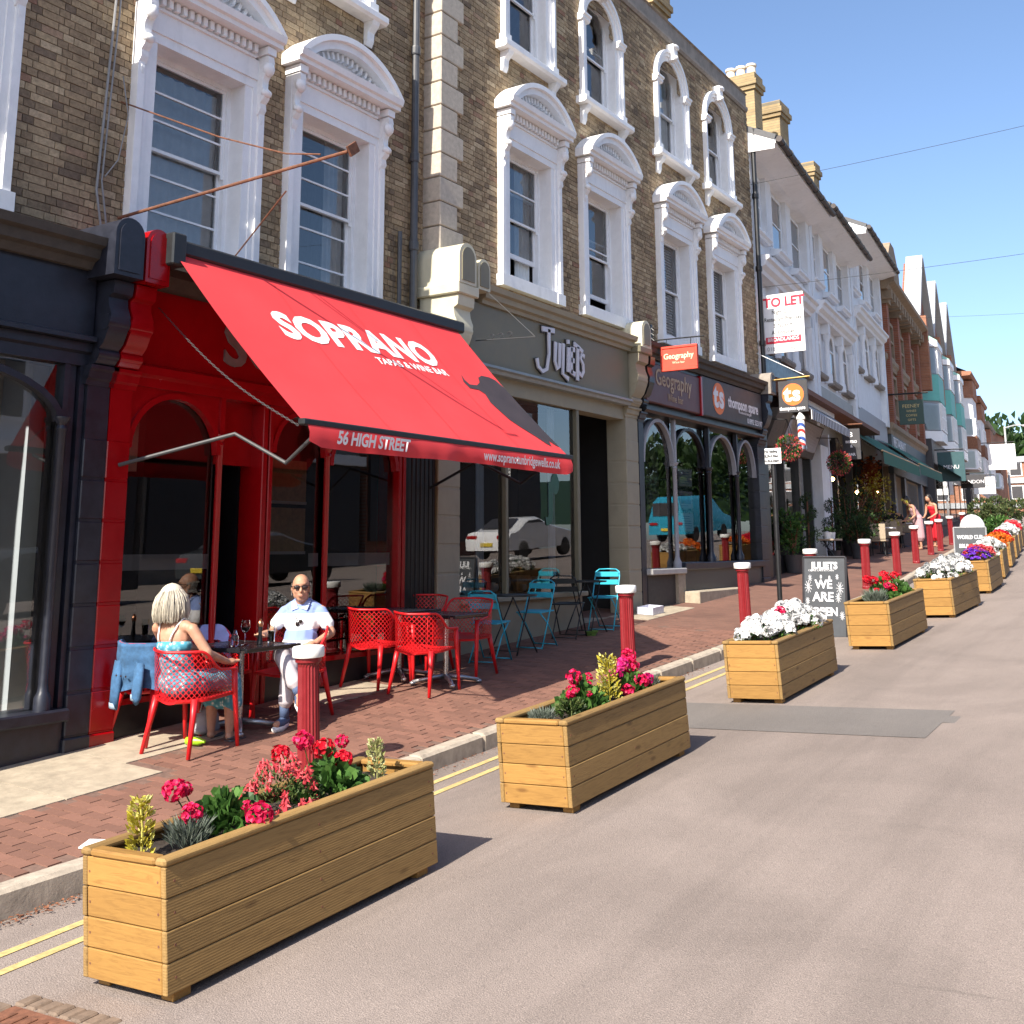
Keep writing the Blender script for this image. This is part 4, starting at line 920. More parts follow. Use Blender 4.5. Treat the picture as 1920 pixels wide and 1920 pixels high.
def canvas_text(body, u0, u1, vb, h, bold, name='printed_name', space=1.0, tilt=.05, up=.006):
    o = text(body, 1.0, CWHITE, cn, (0, 0, 0), (1, 0, 0), (0, 1, 0), name, bold, 0.0, 1.0, space=space)
    xs_ = [v.co.x for v in o.data.vertices]; ys_ = [v.co.y for v in o.data.vertices]; xa, xb, yb = min(xs_), max(xs_), max(ys_)
    for v in o.data.vertices: k = (v.co.x-xa)/(xb-xa); v.co = awp(u0+(u1-u0)*k, vb-tilt*(u1-u0)*k*1.2-h*v.co.y/yb, up)
    return o
canvas_text('SOPRANO', .178, .752, .425, .165, .045, space=1.04)
canvas_text('TAPAS & WINE BAR', .452, .750, .495, .044, .028, space=1.02, tilt=.1)
# dark bull silhouette at the lower right corner of the canvas
def bull(pts):
    bm = bmesh.new(); vv = [bm.verts.new((p[0], p[1], 0)) for p in pts]; f = bm.faces.new(vv); bmesh.ops.triangulate(bm, faces=[f])
    bmesh.ops.subdivide_edges(bm, edges=bm.edges, cuts=2, use_grid_fill=True)
    me = bpy.data.meshes.new('bull_print'); bm.to_mesh(me); bm.free()
    for v in me.vertices: v.co = awp(v.co.x, v.co.y, .006)
    me.materials.append(CBLACK); return obm('bull_print', me, cn)
bull([(0.821, 0.419), (0.8, 0.482), (0.805, 0.527), (0.847, 0.525), (0.861, 0.554), (0.848, 0.619), (0.856, 0.683), (0.864, 0.746), (0.886, 0.798), (0.92, 0.862), (0.942, 0.915), (0.955, 0.931), (0.972, 0.884), (0.985, 0.915), (0.998, 0.928), (0.998, 0.47), (0.985, 0.41), (0.963, 0.393), (0.928, 0.392), (0.901, 0.416), (0.886, 0.457), (0.858, 0.488), (0.822, 0.494), (0.815, 0.463)])
text('56 HIGH STREET', .150, CWHITE, val, (6.82, AY1-.105, AZ1-.165), (1, 0, 0), (0, -.06, 1), 'printed_address', .005, .0, .98, .18, fit=.98)
text('www.sopranotunbridgewells.co.uk', .135, CWHITE, val, (8.98, AY1-.108, AZ1-.160), (1, 0, 0), (0, -.06, 1), 'printed_address', .003, .0, .78, fit=1.5)
for k in (1, 2, 3):      # stitched seams of the canvas
    m = MB(); u = k/4+.02
    for j in range(15):
        for du in (-.0012, .0012): m.v.append(tuple(awp(u+du, j/14, .004)))
    for j in range(14): m.f.append((2*j, 2*j+2, 2*j+3, 2*j+1))
    m.ob('seam', paint('seam_red', (.55, .03, .035), .8), cn, fix=False)
print('E ok')
# ================================================================ STREET FURNITURE
ORD = ['foremost', 'second', 'third', 'fourth', 'fifth', 'sixth', 'seventh', 'eighth', 'ninth', 'tenth', 'eleventh', 'twelfth', 'thirteenth']
WOODX = mat_wood('softwood_long', (.26, .158, .056), (.11, .058, .020), 'x', ribs=.5); WOODY = mat_wood('softwood_end', (.30, .160, .043), (.14, .062, .016), 'y')
SOIL = paint('soil', (.035, .024, .017), .95, .4, 30, 0, .8)
PL, PW_, PH = 1.95, .567, .56
def planter(loc, rz, idx, L=PL):
    s, y = loc; root = thing('wooden_planter', f'long softwood box planter, {ORD[idx]} in the row along the kerb', 'planter', group='wooden planters along the kerb')
    root.matrix_basis = Matrix.Translation(P(s, y, road_z(s, y)+.0)) @ Matrix.Rotation(rz, 4, 'Z') @ Matrix.Rotation(-math.atan(.054), 4, 'Y') @ Matrix.Rotation(-math.atan(.04), 4, 'X')
    if idx == 0 or L != PL:
        F = .045; h = .131
        def put_(name, m, mat): return m.ob(name, mat, root, local=True)
        for k in range(4):
            z0, z1 = F+k*h+.002, F+(k+1)*h-.002
            for y0 in (0, PW_-.03):
                m = MB(); m.bbox(random.uniform(-.002, .002), L+random.uniform(-.002, .002), y0+random.uniform(-.002, .002), y0+.03, z0, z1, .004); put_('board', m, WOODX)
            for x0 in (.004, L-.034):
                m = MB(); m.bbox(x0+random.uniform(-.002, .002), x0+.03, .032, PW_-.032, z0, z1, .004); put_('end_board', m, WOODY)
        for k in range(4):
            for xs_ in (.02, L/2, L-.02): m = MB(); m.lathe([(.006, 0), (.006, .002)], 8, M=Matrix.Translation((xs_+.03*(1 if xs_ < L/2 else -1 if xs_ > L/2 else 0), -.0015, F+(k+.5)*h)) @ Matrix.Rotation(R(90), 4, 'X')); put_('screw', m, RUST)
            for yy in (.05, PW_-.05): m = MB(); m.lathe([(.006, 0), (.006, .002)], 8, M=Matrix.Translation((.0035, yy, F+(k+.5)*h)) @ Matrix.Rotation(R(-90), 4, 'Y')); put_('screw', m, RUST)
        zt = F+4*h
        for y0 in (-.008, PW_-.062):
            m = MB(); m.bbox(-.008, L+.008, y0, y0+.07, zt, zt+.036, .011); put_('rim_board', m, WOODX)
        for x0 in (-.008, L-.062):
            m = MB(); m.bbox(x0, x0+.07, .064, PW_-.064, zt, zt+.0345, .010); put_('rim_end', m, WOODY)
        m = MB()
        n = 26
        for i in range(n+1):
            for j in range(9): m.v.append((.034+(L-.068)*i/n, .032+(PW_-.064)*j/8, F+.485+random.uniform(-.012, .015)))
        for i in range(n):
            for j in range(8): m.f.append((i*9+j, (i+1)*9+j, (i+1)*9+j+1, i*9+j+1))
        put_('soil', m, SOIL)
        for x0 in (.06, L-.16):
            for y0 in (.03, PW_-.11): m = MB(); m.bbox(x0, x0+.10, y0, y0+.08, 0, F, .004); put_('foot', m, WOODY)
    else:
        for ch in list(planters[0].children):
            c = ch.copy(); col.objects.link(c); c.parent = root; c.matrix_parent_inverse = ch.matrix_parent_inverse
    return root
planters = []
PSPOTS = [((3.51, 4.02), 0.0), ((6.69, 3.83), 0.0), ((10.80, 3.80), .015), ((14.67, 3.68), .0), ((18.25, 3.62), -.02), ((22.3, 3.75), .05)]
for i, (l_, r_) in enumerate(PSPOTS): planters.append(planter(l_, r_, i))
# past the bend
for i, (x, y) in enumerate(((25.73, 4.03), (29.3, 4.41), (32.82, 4.80), (35.86, 5.14), (39.0, 5.5))):
    v = BM.inverted() @ Vector((x, y, 0)); planters.append(planter((v.x, v.y), BEND, 6+i))
# ---------------------------------------------------------------- plants
LG = mat_leaf('geranium_leaf', (.045, .115, .022), (.11, .22, .05)); LF = mat_leaf('fuchsia_leaf', (.06, .10, .025), (.13, .16, .05)); LE = mat_leaf('variegated_leaf', (.50, .42, .04), (.62, .60, .22)); LEP = mat_leaf('pale_variegated_leaf', (.42, .42, .16), (.6, .6, .35))
LV = mat_leaf('grey_herb_leaf', (.13, .16, .12), (.24, .26, .22)); LDK = mat_leaf('dark_leaf', (.022, .05, .014), (.06, .11, .03)); LB = mat_leaf('shrub_leaf', (.06, .085, .028), (.17, .20, .08))
PPINK = mat_leaf('cerise_petal', (.66, .006, .07), (.80, .03, .15), .5, .3); PRED = mat_leaf('red_petal', (.62, .005, .02), (.76, .02, .05), .5, .3); PMAG = mat_leaf('magenta_petal', (.60, .01, .16), (.78, .06, .30), .5, .3); PWHITE = mat_leaf('white_petal', (.74, .74, .73), (.80, .80, .79), .5, .3); PPUR = mat_leaf('purple_petal', (.10, .015, .36), (.20, .05, .55), .5, .3); PORG = mat_leaf('orange_petal', (.75, .12, .01), (.85, .30, .03), .5, .3); PCOR = mat_leaf('coral_petal', (.66, .06, .08), (.80, .20, .20), .5, .3); PYEL = mat_leaf('yellow_petal', (.72, .52, .01), (.85, .70, .05), .5, .3)
def leaf(m, p, d, r, w=.6, fold=.25, roundish=False):
    """one leaf: a folded diamond, or a cupped hexagon"""
    d = Vector(d); d = d.normalized() if d.length > 1e-6 else Vector((0, 0, 1)); a = d.cross(Vector((random.gauss(0, 1), random.gauss(0, 1), random.gauss(0, 1))))
    a = a.normalized() if a.length > 1e-6 else d.orthogonal().normalized(); nn = d.cross(a); p = Vector(p)
    if roundish:
        b = len(m.v); m.v.append(tuple(p+nn*(-fold*r*.5)))
        for i in range(6):
            w_ = 2*math.pi*i/6; m.v.append(tuple(p+(d*math.cos(w_)+a*math.sin(w_))*r*random.uniform(.85, 1.1)+nn*random.uniform(-.1, .15)*r))
        for i in range(6): m.f.append((b, b+1+i, b+1+(i+1) % 6))
    else:
        m.add([p, p+d*r*.5+a*r*w*.5+nn*r*fold, p+d*r, p+d*r*.5-a*r*w*.5+nn*r*fold], [(0, 1, 2), (0, 2, 3)])
def head_mesh(name, mat, R0=.055, n=46, pr=.017):
    m = MB()
    for i in range(n):
        v = Vector((random.gauss(0, 1), random.gauss(0, 1), random.gauss(.5, 1))).normalized(); p = v*R0*random.uniform(.75, 1.05); p.z *= .8
        b = len(m.v); a = v.orthogonal().normalized(); c = v.cross(a); t0 = random.uniform(0, 6)
        m.v.append(tuple(p))
        for k in range(5): w = t0+2*math.pi*k/5; m.v.append(tuple(p+(a*math.cos(w)+c*math.sin(w))*pr+v*random.uniform(.002, .01)))
        for k in range(5): m.f.append((b, b+1+k, b+1+(k+1) % 5))
    return m.me(name, mat, fix=False)
def big_flower(name, mat, r=.035):      # open trumpet flower with five broad petals
    m = MB()
    for k in range(5):
        w = 2*math.pi*k/5; e = Vector((math.cos(w), math.sin(w), 0)); t = Vector((-math.sin(w), math.cos(w), 0)); b = len(m.v)
        m.v += [(0, 0, 0), tuple(e*r*.6+t*r*.55+Vector((0, 0, .012))), tuple(e*r*1.05+t*r*.3+Vector((0, 0, .006))), tuple(e*r*1.1-t*r*.25+Vector((0, 0, .004))), tuple(e*r*.6-t*r*.5+Vector((0, 0, .014)))]
        m.f += [(b, b+1, b+2), (b, b+2, b+3), (b, b+3, b+4)]
    return m.me(name, mat, fix=False)
HEADS = {c: head_mesh('flower_head', mt, .052, 58, .015) for c, mt in (('pink', PPINK), ('red', PRED), ('mag', PMAG), ('orange', PORG), ('coral', PCOR))}
TRUMP = {c: big_flower('flower', mt, .040) for c, mt in (('white', PWHITE), ('purple', PPUR), ('red', PRED), ('orange', PORG), ('pink', PPINK))}
FLOWHITE = MB()
for i in range(9):
    v = Vector((random.gauss(0, 1), random.gauss(0, 1), random.gauss(.6, .7))).normalized(); a = v.orthogonal().normalized(); c = v.cross(a); p0 = v*.035
    for k in range(5):
        w = 2*math.pi*k/5+i; e = a*math.cos(w)+c*math.sin(w); t = v.cross(e); b = len(FLOWHITE.v); r = .034
        FLOWHITE.v += [tuple(p0), tuple(p0+e*r*.6+t*r*.5+v*.010), tuple(p0+e*r*1.05+v*.003), tuple(p0+e*r*.6-t*r*.5+v*.010)]; FLOWHITE.f += [(b, b+1, b+2, b+3)]
HEADS['white'] = FLOWHITE.me('flower_head', PWHITE, fix=False)
def plant(pl, name, label, cat, x, y=.28):
    M0 = pl.matrix_basis @ Matrix.Translation((x, y, .545)); o = bpy.data.objects.new(name, None); o.matrix_basis = M0; col.objects.link(o); tag(o, label, cat); return o
def dome(n, rx, ry, h, zf=0.0):
    for _ in range(n):
        a = random.uniform(0, 2*math.pi); q = math.sqrt(random.random()); z = h*1.2*(1-q*q*.8)*random.uniform(.3, 1)+zf
        yield Vector((math.cos(a)*q*rx, math.sin(a)*q*ry, max(.01, z))), Vector((math.cos(a)*q, math.sin(a)*q, .6))
def stems(m, pts, r=.003):
    for p in pts: m.tube([(p[0]*.35, p[1]*.35, 0), (p[0]*.8, p[1]*.8, p[2]*.6), p], r, 4)
def geranium(pl, x, label, heads, rx=.2, ry=.2, h=.16, n=150, y=.28, lr=.034):
    o = plant(pl, 'geranium', label, 'geranium', x, y); m = MB()
    for p, d in dome(n, rx, ry, h): leaf(m, p, d, lr*random.uniform(.7, 1.25), roundish=True)
    for p, d in dome(n//2, rx*.8, ry*.8, h*1.25): leaf(m, p, d, lr*random.uniform(.6, 1.1), roundish=True)
    stems(m, [p for p, d in dome(14, rx, ry, h)]); stems(m, [(a, b, c-.02) for a, b, c, k, s in heads], .0035)
    m.ob('foliage', LG, o, local=True, fix=False)
    for a, b, c, k, s in heads:
        f_ = obm('flower_head', HEADS[k], o, True, Matrix.Translation((a, b, c)) @ Matrix.Rotation(random.uniform(0, 6), 4, 'Z') @ Matrix.Rotation(random.uniform(-.3, .3), 4, 'X') @ Matrix.Scale(s, 4))
    for k in range(max(1, len(heads)//2)): a = random.uniform(0, 6.28); obm('flower_head', HEADS[heads[0][3]], o, True, Matrix.Translation((math.cos(a)*rx*.7, math.sin(a)*ry*.6, h*.8)) @ Matrix.Scale(random.uniform(.35, .6), 4))
    return o
def euonymus(pl, x, label, h=.26, mat=None, y=.28, r=.055, n=210, lr=.036):
    o = plant(pl, 'variegated_shrub', label, 'shrub', x, y); m = MB()
    for i in range(n):
        z = h*random.random()**.8; a = random.uniform(0, 6.28); q = r*(1.1-.5*z/h)*random.random()**.5
        leaf(m, (math.cos(a)*q, math.sin(a)*q, z), (math.cos(a), math.sin(a), .9), lr*random.uniform(.7, 1.2), .55)
    m.tube([(0, 0, -.02), (.01, 0, h*.5), (0, 0, h*.95)], .006, 5); m.ob('foliage', mat or LE, o, local=True, fix=False); return o
def herb(pl, x, label, rx=.11, h=.14, n=420, y=.25, mat=None):
    o = plant(pl, 'grey_herb', label, 'herb', x, y); m = MB()
    for i in range(n):
        a = random.uniform(0, 6.28); q = random.random()**.5; b = Vector((math.cos(a)*q*rx*.6, math.sin(a)*q*rx*.6, random.uniform(0, h*.5)))
        leaf(m, b, (math.cos(a)*q*.8+random.gauss(0, .25), math.sin(a)*q*.8+random.gauss(0, .25), 1), h*random.uniform(.3, .65), .10, .05)
    m.ob('foliage', mat or LV, o, local=True, fix=False); return o
def fuchsia(pl, x, label, y=.26, rx=.24, h=.22):
    o = plant(pl, 'fuchsia', label, 'fuchsia', x, y); m = MB()
    for p, d in dome(520, rx, .2, h): leaf(m, p, d+Vector((random.gauss(0, .5), random.gauss(0, .5), 0)), .026*random.uniform(.6, 1.3), .5)
    m.ob('foliage', LF, o, local=True, fix=False)
    fm = MB()          # hanging bell: sepals over a tube
    fm.lathe([(.001, -.034), (.009, -.030), (.0075, -.012), (.0045, .006), (.002, .012)], 7)
    for k in range(4): w = math.pi/2*k; leaf(fm, (math.cos(w)*.004, math.sin(w)*.004, -.004), (math.cos(w), math.sin(w), -.5), .026, .4)
    fme = fm.me('flower', PCOR, fix=False); fr_ = bpy.data.meshes.get('fuchsia_red')
    for i in range(70):
        a = random.uniform(0, 6.28); q = random.uniform(.35, 1.0); z = h*(1-q*q)+random.uniform(-.02, .06)+.03
        obm('flower', fme, o, True, Matrix.Translation((math.cos(a)*q*rx, math.sin(a)*q*.22, max(.03, z))) @ Matrix.Rotation(random.uniform(-.5, .5), 4, 'X') @ Matrix.Rotation(random.uniform(-.5, .5), 4, 'Y') @ Matrix.Scale(random.uniform(.8, 1.5), 4))
    return o
def bedding(pl, x, label, kind, n=60, rx=.4, ry=.24, h=.16, nl=260, y=.28, s=1.0, name='bedding_plant', mesh_=None, ml=None):
    o = plant(pl, name, label, 'flowers', x, y); m = MB()
    for p, d in dome(nl, rx*.95, ry, h*.8): leaf(m, p, d, .04*random.uniform(.7, 1.2), .55)
    m.ob('foliage', ml or LG, o, local=True, fix=False)
    fm = mesh_ or HEADS[kind]; pts = []
    t = 0
    while len(pts) < n and t < 4000:
        t += 1; a = random.uniform(0, 6.28); q = random.random()**.5; p = Vector((math.cos(a)*q*rx, math.sin(a)*q*ry, h*(1-.75*q*q)+random.uniform(0, .05)))
        if all((p-k).length > .05*s for k in pts): pts.append(p)
    for p in pts:
        obm('flower_head', fm, o, True, Matrix.Translation(p) @ Matrix.Rotation(p.x/rx*.7, 4, 'Y') @ Matrix.Rotation(-p.y/ry*.7, 4, 'X') @ Matrix.Rotation(random.uniform(0, 6), 4, 'Z') @ Matrix.Scale(s*random.uniform(.8, 1.25), 4))
    return o
p1, p2, p3, p4, p5 = planters[:5]
euonymus(p1, .14, 'yellow variegated shrub at the near end of the foremost planter', .25, y=.33)
herb(p1, .34, 'silvery herb beside the yellow shrub in the foremost planter', .13, .15, y=.24); 
geranium(p1, .60, 'cerise geranium with four blooms in the near half of the foremost planter', [(-.22, .10, .235, 'pink', 1.1), (-.12, .14, .215, 'pink', .7), (-.23, -.03, .14, 'pink', 1.0), (.02, -.22, .085, 'pink', 1.25)], .23, .2, .15, 170)
fuchsia(p1, .98, 'coral fuchsia with hanging bells in the middle of the foremost planter')
geranium(p1, 1.36, 'red geranium with tall blooms in the far half of the foremost planter', [(-.28, .08, .26, 'red', 1.0), (-.08, .10, .29, 'pink', 1.05), (.0, .03, .235, 'red', 1.1), (.06, -.06, .17, 'red', 1.05), (.26, .12, .22, 'pink', .75)], .24, .2, .15, 170)
euonymus(p1, 1.68, 'pale variegated shrub at the far end of the foremost planter', .22, LEP, y=.2, r=.04, n=140)
herb(p2, .18, 'grey herb at the near end of the second planter', .12, .12, y=.30); euonymus(p2, .42, 'low green and yellow shrub at the near end of the second planter', .12, LF, r=.12, n=200, y=.2)
geranium(p2, .72, 'cerise geranium at the near half of the second planter', [(-.05, .02, .24, 'pink', 1.1), (-.16, -.02, .16, 'pink', .9), (.06, -.02, .16, 'pink', .8), (.2, .05, .2, 'pink', .75)], .24, .2, .16, 160)
euonymus(p2, 1.05, 'bright yellow variegated shrub in the middle of the second planter', .34, None, y=.22, r=.085, n=330)
geranium(p2, 1.42, 'magenta geranium at the far half of the second planter', [(-.13, .02, .16, 'mag', 1.2), (-.02, .0, .22, 'mag', 1.2), (.08, -.03, .20, 'pink', 1.25), (.16, .03, .27, 'pink', 1.2), (.0, -.15, .10, 'pink', 1.1), (-.2, -.13, .06, 'pink', 1.0), (.1, -.15, .1, 'mag', 1.0)], .24, .2, .16, 170)
herb(p2, 1.74, 'grey green herb at the far end of the second planter', .1, .12, y=.22)
bedding(p3, .5, 'white bedding flowers at the near half of the third planter', 'white', 34, .46, .27, .18, 420, s=1.15); bedding(p3, 1.35, 'white bedding flowers with one red bloom at the far half of the third planter', 'white', 64, .56, .29, .25, 380, s=1.15)
geranium(p3, 1.02, 'single red geranium among the white flowers of the third planter', [(0, 0, .25, 'pink', 1.1), (-.3, .03, .2, 'red', .6)], .12, .12, .12, 40)
herb(p4, .35, 'grey lavender at the near end of the fourth planter', .2, .2, 520); geranium(p4, .85, 'red geranium in the middle of the fourth planter', [(-.3, .1, .30, 'red', 1.2), (-.1, .08, .27, 'red', 1.3), (.1, .02, .24, 'red', 1.3), (.0, -.14, .14, 'red', 1.1), (-.1, -.1, .2, 'pink', 1.0), (.2, 0, .26, 'red', 1)], .32, .24, .2, 190)
geranium(p4, 1.5, 'red geranium at the far end of the fourth planter', [(-.1, .1, .30, 'red', 1.2), (.1, 0, .27, 'red', 1.2), (.2, .1, .22, 'red', 1.0)], .3, .24, .2, 170)
bedding(p5, .55, 'white geraniums spilling over the near half of the fifth planter', 'white', 44, .52, .32, .24, 260, s=1.1); bedding(p5, 1.35, 'white geraniums filling the far half of the fifth planter', 'white', 56, .58, .32, .3, 260, s=1.1)
FAR = [(5, [('purple', .45, TRUMP['purple'], 60, 1.0, 'purple petunias at the near end of the sixth planter'), ('coral', 1.0, None, 20, 1.2, 'coral geraniums in the middle of the sixth planter'), ('white', 1.5, None, 34, 1.1, 'white flowers at the far end of the sixth planter')]),
       (6, [('white', .6, None, 40, 1.1, 'white flowers at the near half of the seventh planter'), ('orange', 1.4, None, 30, 1.1, 'orange marigolds at the far half of the seventh planter')]),
       (7, [('orange', .5, None, 30, 1.1, 'orange and red flowers at the near end of the eighth planter'), ('red', 1.3, None, 60, 1.0, 'massed red flowers at the far end of the eighth planter')]),
       (8, [('white', .9, None, 50, 1.2, 'mound of white flowers in the ninth planter')]), (9, [('white', .5, None, 40, 1.2, 'white flowers in the tenth planter'), ('red', 1.4, None, 26, 1.1, 'red flowers in the tenth planter')]), (10, [('coral', .6, None, 30, 1.3, 'coral flowers in the eleventh planter'), ('white', 1.4, None, 40, 1.2, 'white flowers at the far end of the eleventh planter')])]
for i, rows in FAR:
    for (k, x, mm_, n, s, lb) in rows: bedding(planters[i], x, lb, k, n, .45, .3, .26, 160, s=s, mesh_=mm_)
# ---------------------------------------------------------------- bollards
def make_bollard():
    root = thing('bollard', 'x', 'bollard', group='red bollards along the kerb'); n = 40; m = MB()
    prof = [(.092, 0), (.092, .04), (.085, .06), (.080, .80), (.084, .83)]
    for (r, z) in prof:
        for q in range(n): w = 2*math.pi*q/n; rr = r*(1 if q % 2 else .90) if .05 < z < .82 else r; m.v.append((rr*math.cos(w), rr*math.sin(w), z))
    for j in range(len(prof)-1):
        for q in range(n): q2 = (q+1) % n; m.f.append((j*n+q, j*n+q2, (j+1)*n+q2, (j+1)*n+q))
    m.f.append(tuple(range(n))[::-1]); m.ob('shaft', BOLLRED, root, local=True)
    m = MB(); m.lathe([(.082, .83), (.098, .835), (.10, .85), (.10, .87)], 24); m.ob('collar', BOLLRED, root, SM, True)
    m = MB(); m.lathe([(.118, .87), (.122, .875), (.122, .935), (.116, .948), (.06, .953), (.001, .953)], 24); m.ob('cap', BOLLWHITE, root, SM, True)
    return root
BO = [('in front of the seated man', (6.47, 5.98)), ('between the second and third planters', (11.75, 5.95)), ('behind the third planter', (15.5, 5.95)), ('behind the chalkboard', (18.8, 6.0)), ('behind the fourth planter', (22.0, 5.95)),
      ('nearest the bend in the row of far bollards', (25.39, 6.18)), ('behind the fifth planter, second after the bend', (29.47, 6.69)), ('third after the bend', (33.26, 7.13)), ('fourth after the bend, before the woman in red', (35.4, 7.3)), ('fifth after the bend', (39.26, 7.72)), ('furthest along the row', (44.5, 8.3))]
bo0 = make_bollard()
for i, (lb, (x, y)) in enumerate(BO):
    o = bo0 if i == 0 else copy_tree(bo0)
    o['label'] = 'red fluted bollard with white cap, ' + lb
    s, yy = (x, y) if x <= SB else (lambda v: (v.x, v.y))(BM.inverted() @ Vector((x, y, 0)))
    o.matrix_basis = Matrix.Translation((x, y, pave_z(s, yy)-.004)) @ Matrix.Rotation(-.035+random.uniform(-.012, .012), 4, 'Y') @ Matrix.Rotation(random.uniform(-.01, .01), 4, 'X') @ Matrix.Rotation(i*.7, 4, 'Z')
# ---------------------------------------------------------------- red lattice chairs
def ulen(p):      # plan of the shell: p in [-1,1] from one arm tip round the back to the other
    a = abs(p); sg = 1 if p > 0 else -1
    if a > .55: t = (a-.55)/.45; return Vector((-.06+.29*t, sg*.268, 0))
    w = a/.55*math.pi/2; return Vector((-.06-.20*math.cos(w), sg*.268*math.sin(w), 0))
def top_z(p):
    a = abs(p)
    if a < .36: return .815
    if a < .72: t = (a-.36)/.36; t = t*t*(3-2*t); return .815-.165*t
    return .65-.015*(a-.72)/.28
def shell(p, v):
    c = ulen(p); a = abs(p); z0 = .425; z1 = top_z(p); back = max(0, 1-a/.55); fl = .05*v*back
    o = Vector((c.x+.06, c.y, 0)); o = o.normalized() if o.length > 1e-6 else Vector((-1, 0, 0))
    c = Vector((c.x*(1-.0*v), c.y, 0)); c.x -= fl*1.3*back; c.y += (.018*v if p > 0 else -.018*v)*(1-back)
    return Vector((c.x, c.y, z0+(z1-z0)*v))
def make_chair():
    root = thing('armchair', 'x', 'chair', group='red plastic lattice armchairs of the bar')
    bm = bmesh.new(); NU, NV = 64, 16; g = {}
    for i in range(NU+1):
        for j in range(NV+1):
            if (i+j) % 2 == 0: g[i, j] = bm.verts.new(shell(-1+2*i/NU, j/NV))
    for i in range(0, NU+1):
        for j in range(0, NV+1):
            if (i+j) % 2:
                q = [g.get(k) for k in ((i, j-1), (i+1, j), (i, j+1), (i-1, j))]; q = [v for v in q if v]
                if len(q) >= 3: bm.faces.new(q)
    bmesh.ops.wireframe(bm, faces=bm.faces, thickness=.0085, offset=.0, use_replace=True, use_boundary=True, use_even_offset=False)
    me = bpy.data.meshes.new('backrest'); bm.to_mesh(me); bm.free(); me.materials.append(REDPLAST); obm('backrest', me, root, True)
    m = MB(); m.tube([shell(-1+2*i/48, 1.0) for i in range(49)], .012, 8); m.ob('top_rail', REDPLAST, root, True, True)
    m = MB(); n = 14
    for i in range(n+1):
        for j in range(n+1):
            u = i/n; x = -.25+.52*u; hw = .262 if u > .4 else .262*math.sqrt(max(.05, 1-((.4-u)/.42)**2)); y = (-1+2*j/n)*hw; m.v.append((x, y, .445-.018*(1-((2*j/n)-1)**2)-.01*(1-u)))
    k = len(m.v); m.v += [(x, y, z-.022) for x, y, z in m.v]
    for i in range(n):
        for j in range(n): a = i*(n+1)+j; m.f += [(a, a+n+1, a+n+2, a+1), (k+a, k+a+1, k+a+n+2, k+a+n+1)]
    for i in range(n):
        for a, b in ((i, i+1), (n*(n+1)+i+1, n*(n+1)+i)): m.f.append((a, b, k+b, k+a))
        for a, b in (((i+1)*(n+1), i*(n+1)), (i*(n+1)+n, (i+1)*(n+1)+n)): m.f.append((a, b, k+b, k+a))
    m.ob('seat', REDPLAST, root, R(60), True)
    for sy in (-1, 1):
        m = MB(); m.tube([(.225, sy*.268, .64), (.235, sy*.270, .44), (.255, sy*.276, .2), (.27, sy*.282, 0)], [.026, .024, .020, .015], 10); m.ob('leg', REDPLAST, root, True, True)
        m = MB(); m.tube([(-.17, sy*.20, .44), (-.20, sy*.215, .3), (-.275, sy*.245, 0)], [.03, .024, .016], 10); m.ob('leg', REDPLAST, root, True, True)
    return root
ch0 = make_chair()
CH = [((6.50, 7.34), .12, 'red lattice armchair the white-haired woman sits in'), ((6.60, 7.90), .0, 'red lattice armchair with a denim jacket over its back'), ((7.80, 7.42), R(188), 'red lattice armchair the man in the striped shirt sits in'), ((7.30, 7.98), R(-88), 'red lattice armchair behind the couple\'s table by the window'),
      ((9.42, 7.80), .05, 'empty red lattice armchair, left of two facing the far tables'), ((9.42, 7.16), .1, 'empty red lattice armchair nearest the kerb at the far tables'), ((10.40, 7.30), R(185), 'red lattice armchair turned back towards the couple, right of the far tables'), ((10.40, 7.92), R(178), 'red lattice armchair in the shade behind the far tables')]
for i, ((x, y), a, lb) in enumerate(CH):
    o = ch0 if i == 0 else copy_tree(ch0); o['label'] = lb
    o.matrix_basis = Matrix.Translation((x, y, pave_z(x, y)+.002)) @ Matrix.Rotation(-.045, 4, 'Y') @ Matrix.Rotation(.03, 4, 'X') @ Matrix.Rotation(a, 4, 'Z')
# ---------------------------------------------------------------- tables
TBLK = paint('black_table_top', (.012, .012, .014), .25, .2, 8)
def cafe_table(x, y, a, w, d, label, slats=True, posts=1):
    root = thing('cafe_table', label, 'table', world_frame=False); z = pave_z(x, y); root.matrix_basis = Matrix.Translation((x, y, z)) @ Matrix.Rotation(a, 4, 'Z')
    n = 9
    for i in range(n):
        m = MB(); m.bbox(-w/2+.03, w/2-.03, -d/2+.03+(d-.06)*i/n+.002, -d/2+.03+(d-.06)*(i+1)/n-.002, .715, .735, .004); m.ob('slat', TBLK, root, local=True)
    m = MB()
    for s in (-1, 1): m.bbox(-w/2, w/2, s*d/2-.028, s*d/2+.002, .700, .738, .006); m.bbox(s*w/2-.028, s*w/2+.0, -d/2+.03, d/2-.03, .700, .7378, .006)
    m.ob('edge_frame', TBLK, root, local=True)
    m = MB(); m.lathe([(.030, .06), (.030, .70)], 16); m.box(-.2, .2, -.03, .03, .685, .70); m.box(-.03, .03, -.2, .2, .685, .70); m.ob('post', STEEL, root, R(40), True)
    for k in range(4):
        w_ = math.pi/4+k*math.pi/2; e = Vector((math.cos(w_), math.sin(w_), 0)); m = MB(); m.tube([e*.03+Vector((0, 0, .085)), e*.18+Vector((0, 0, .07)), e*.36+Vector((0, 0, .035))], [.03, .026, .02], 8); m.ell(tuple(e*.36+Vector((0, 0, .024))), (.034, .034, .024), 10, 6); m.ob('foot', CASTAL, root, True, True)
    return root
cafe_table(7.18, 7.48, .05, .70, .72, 'black slatted cafe table with drinks between the seated couple')
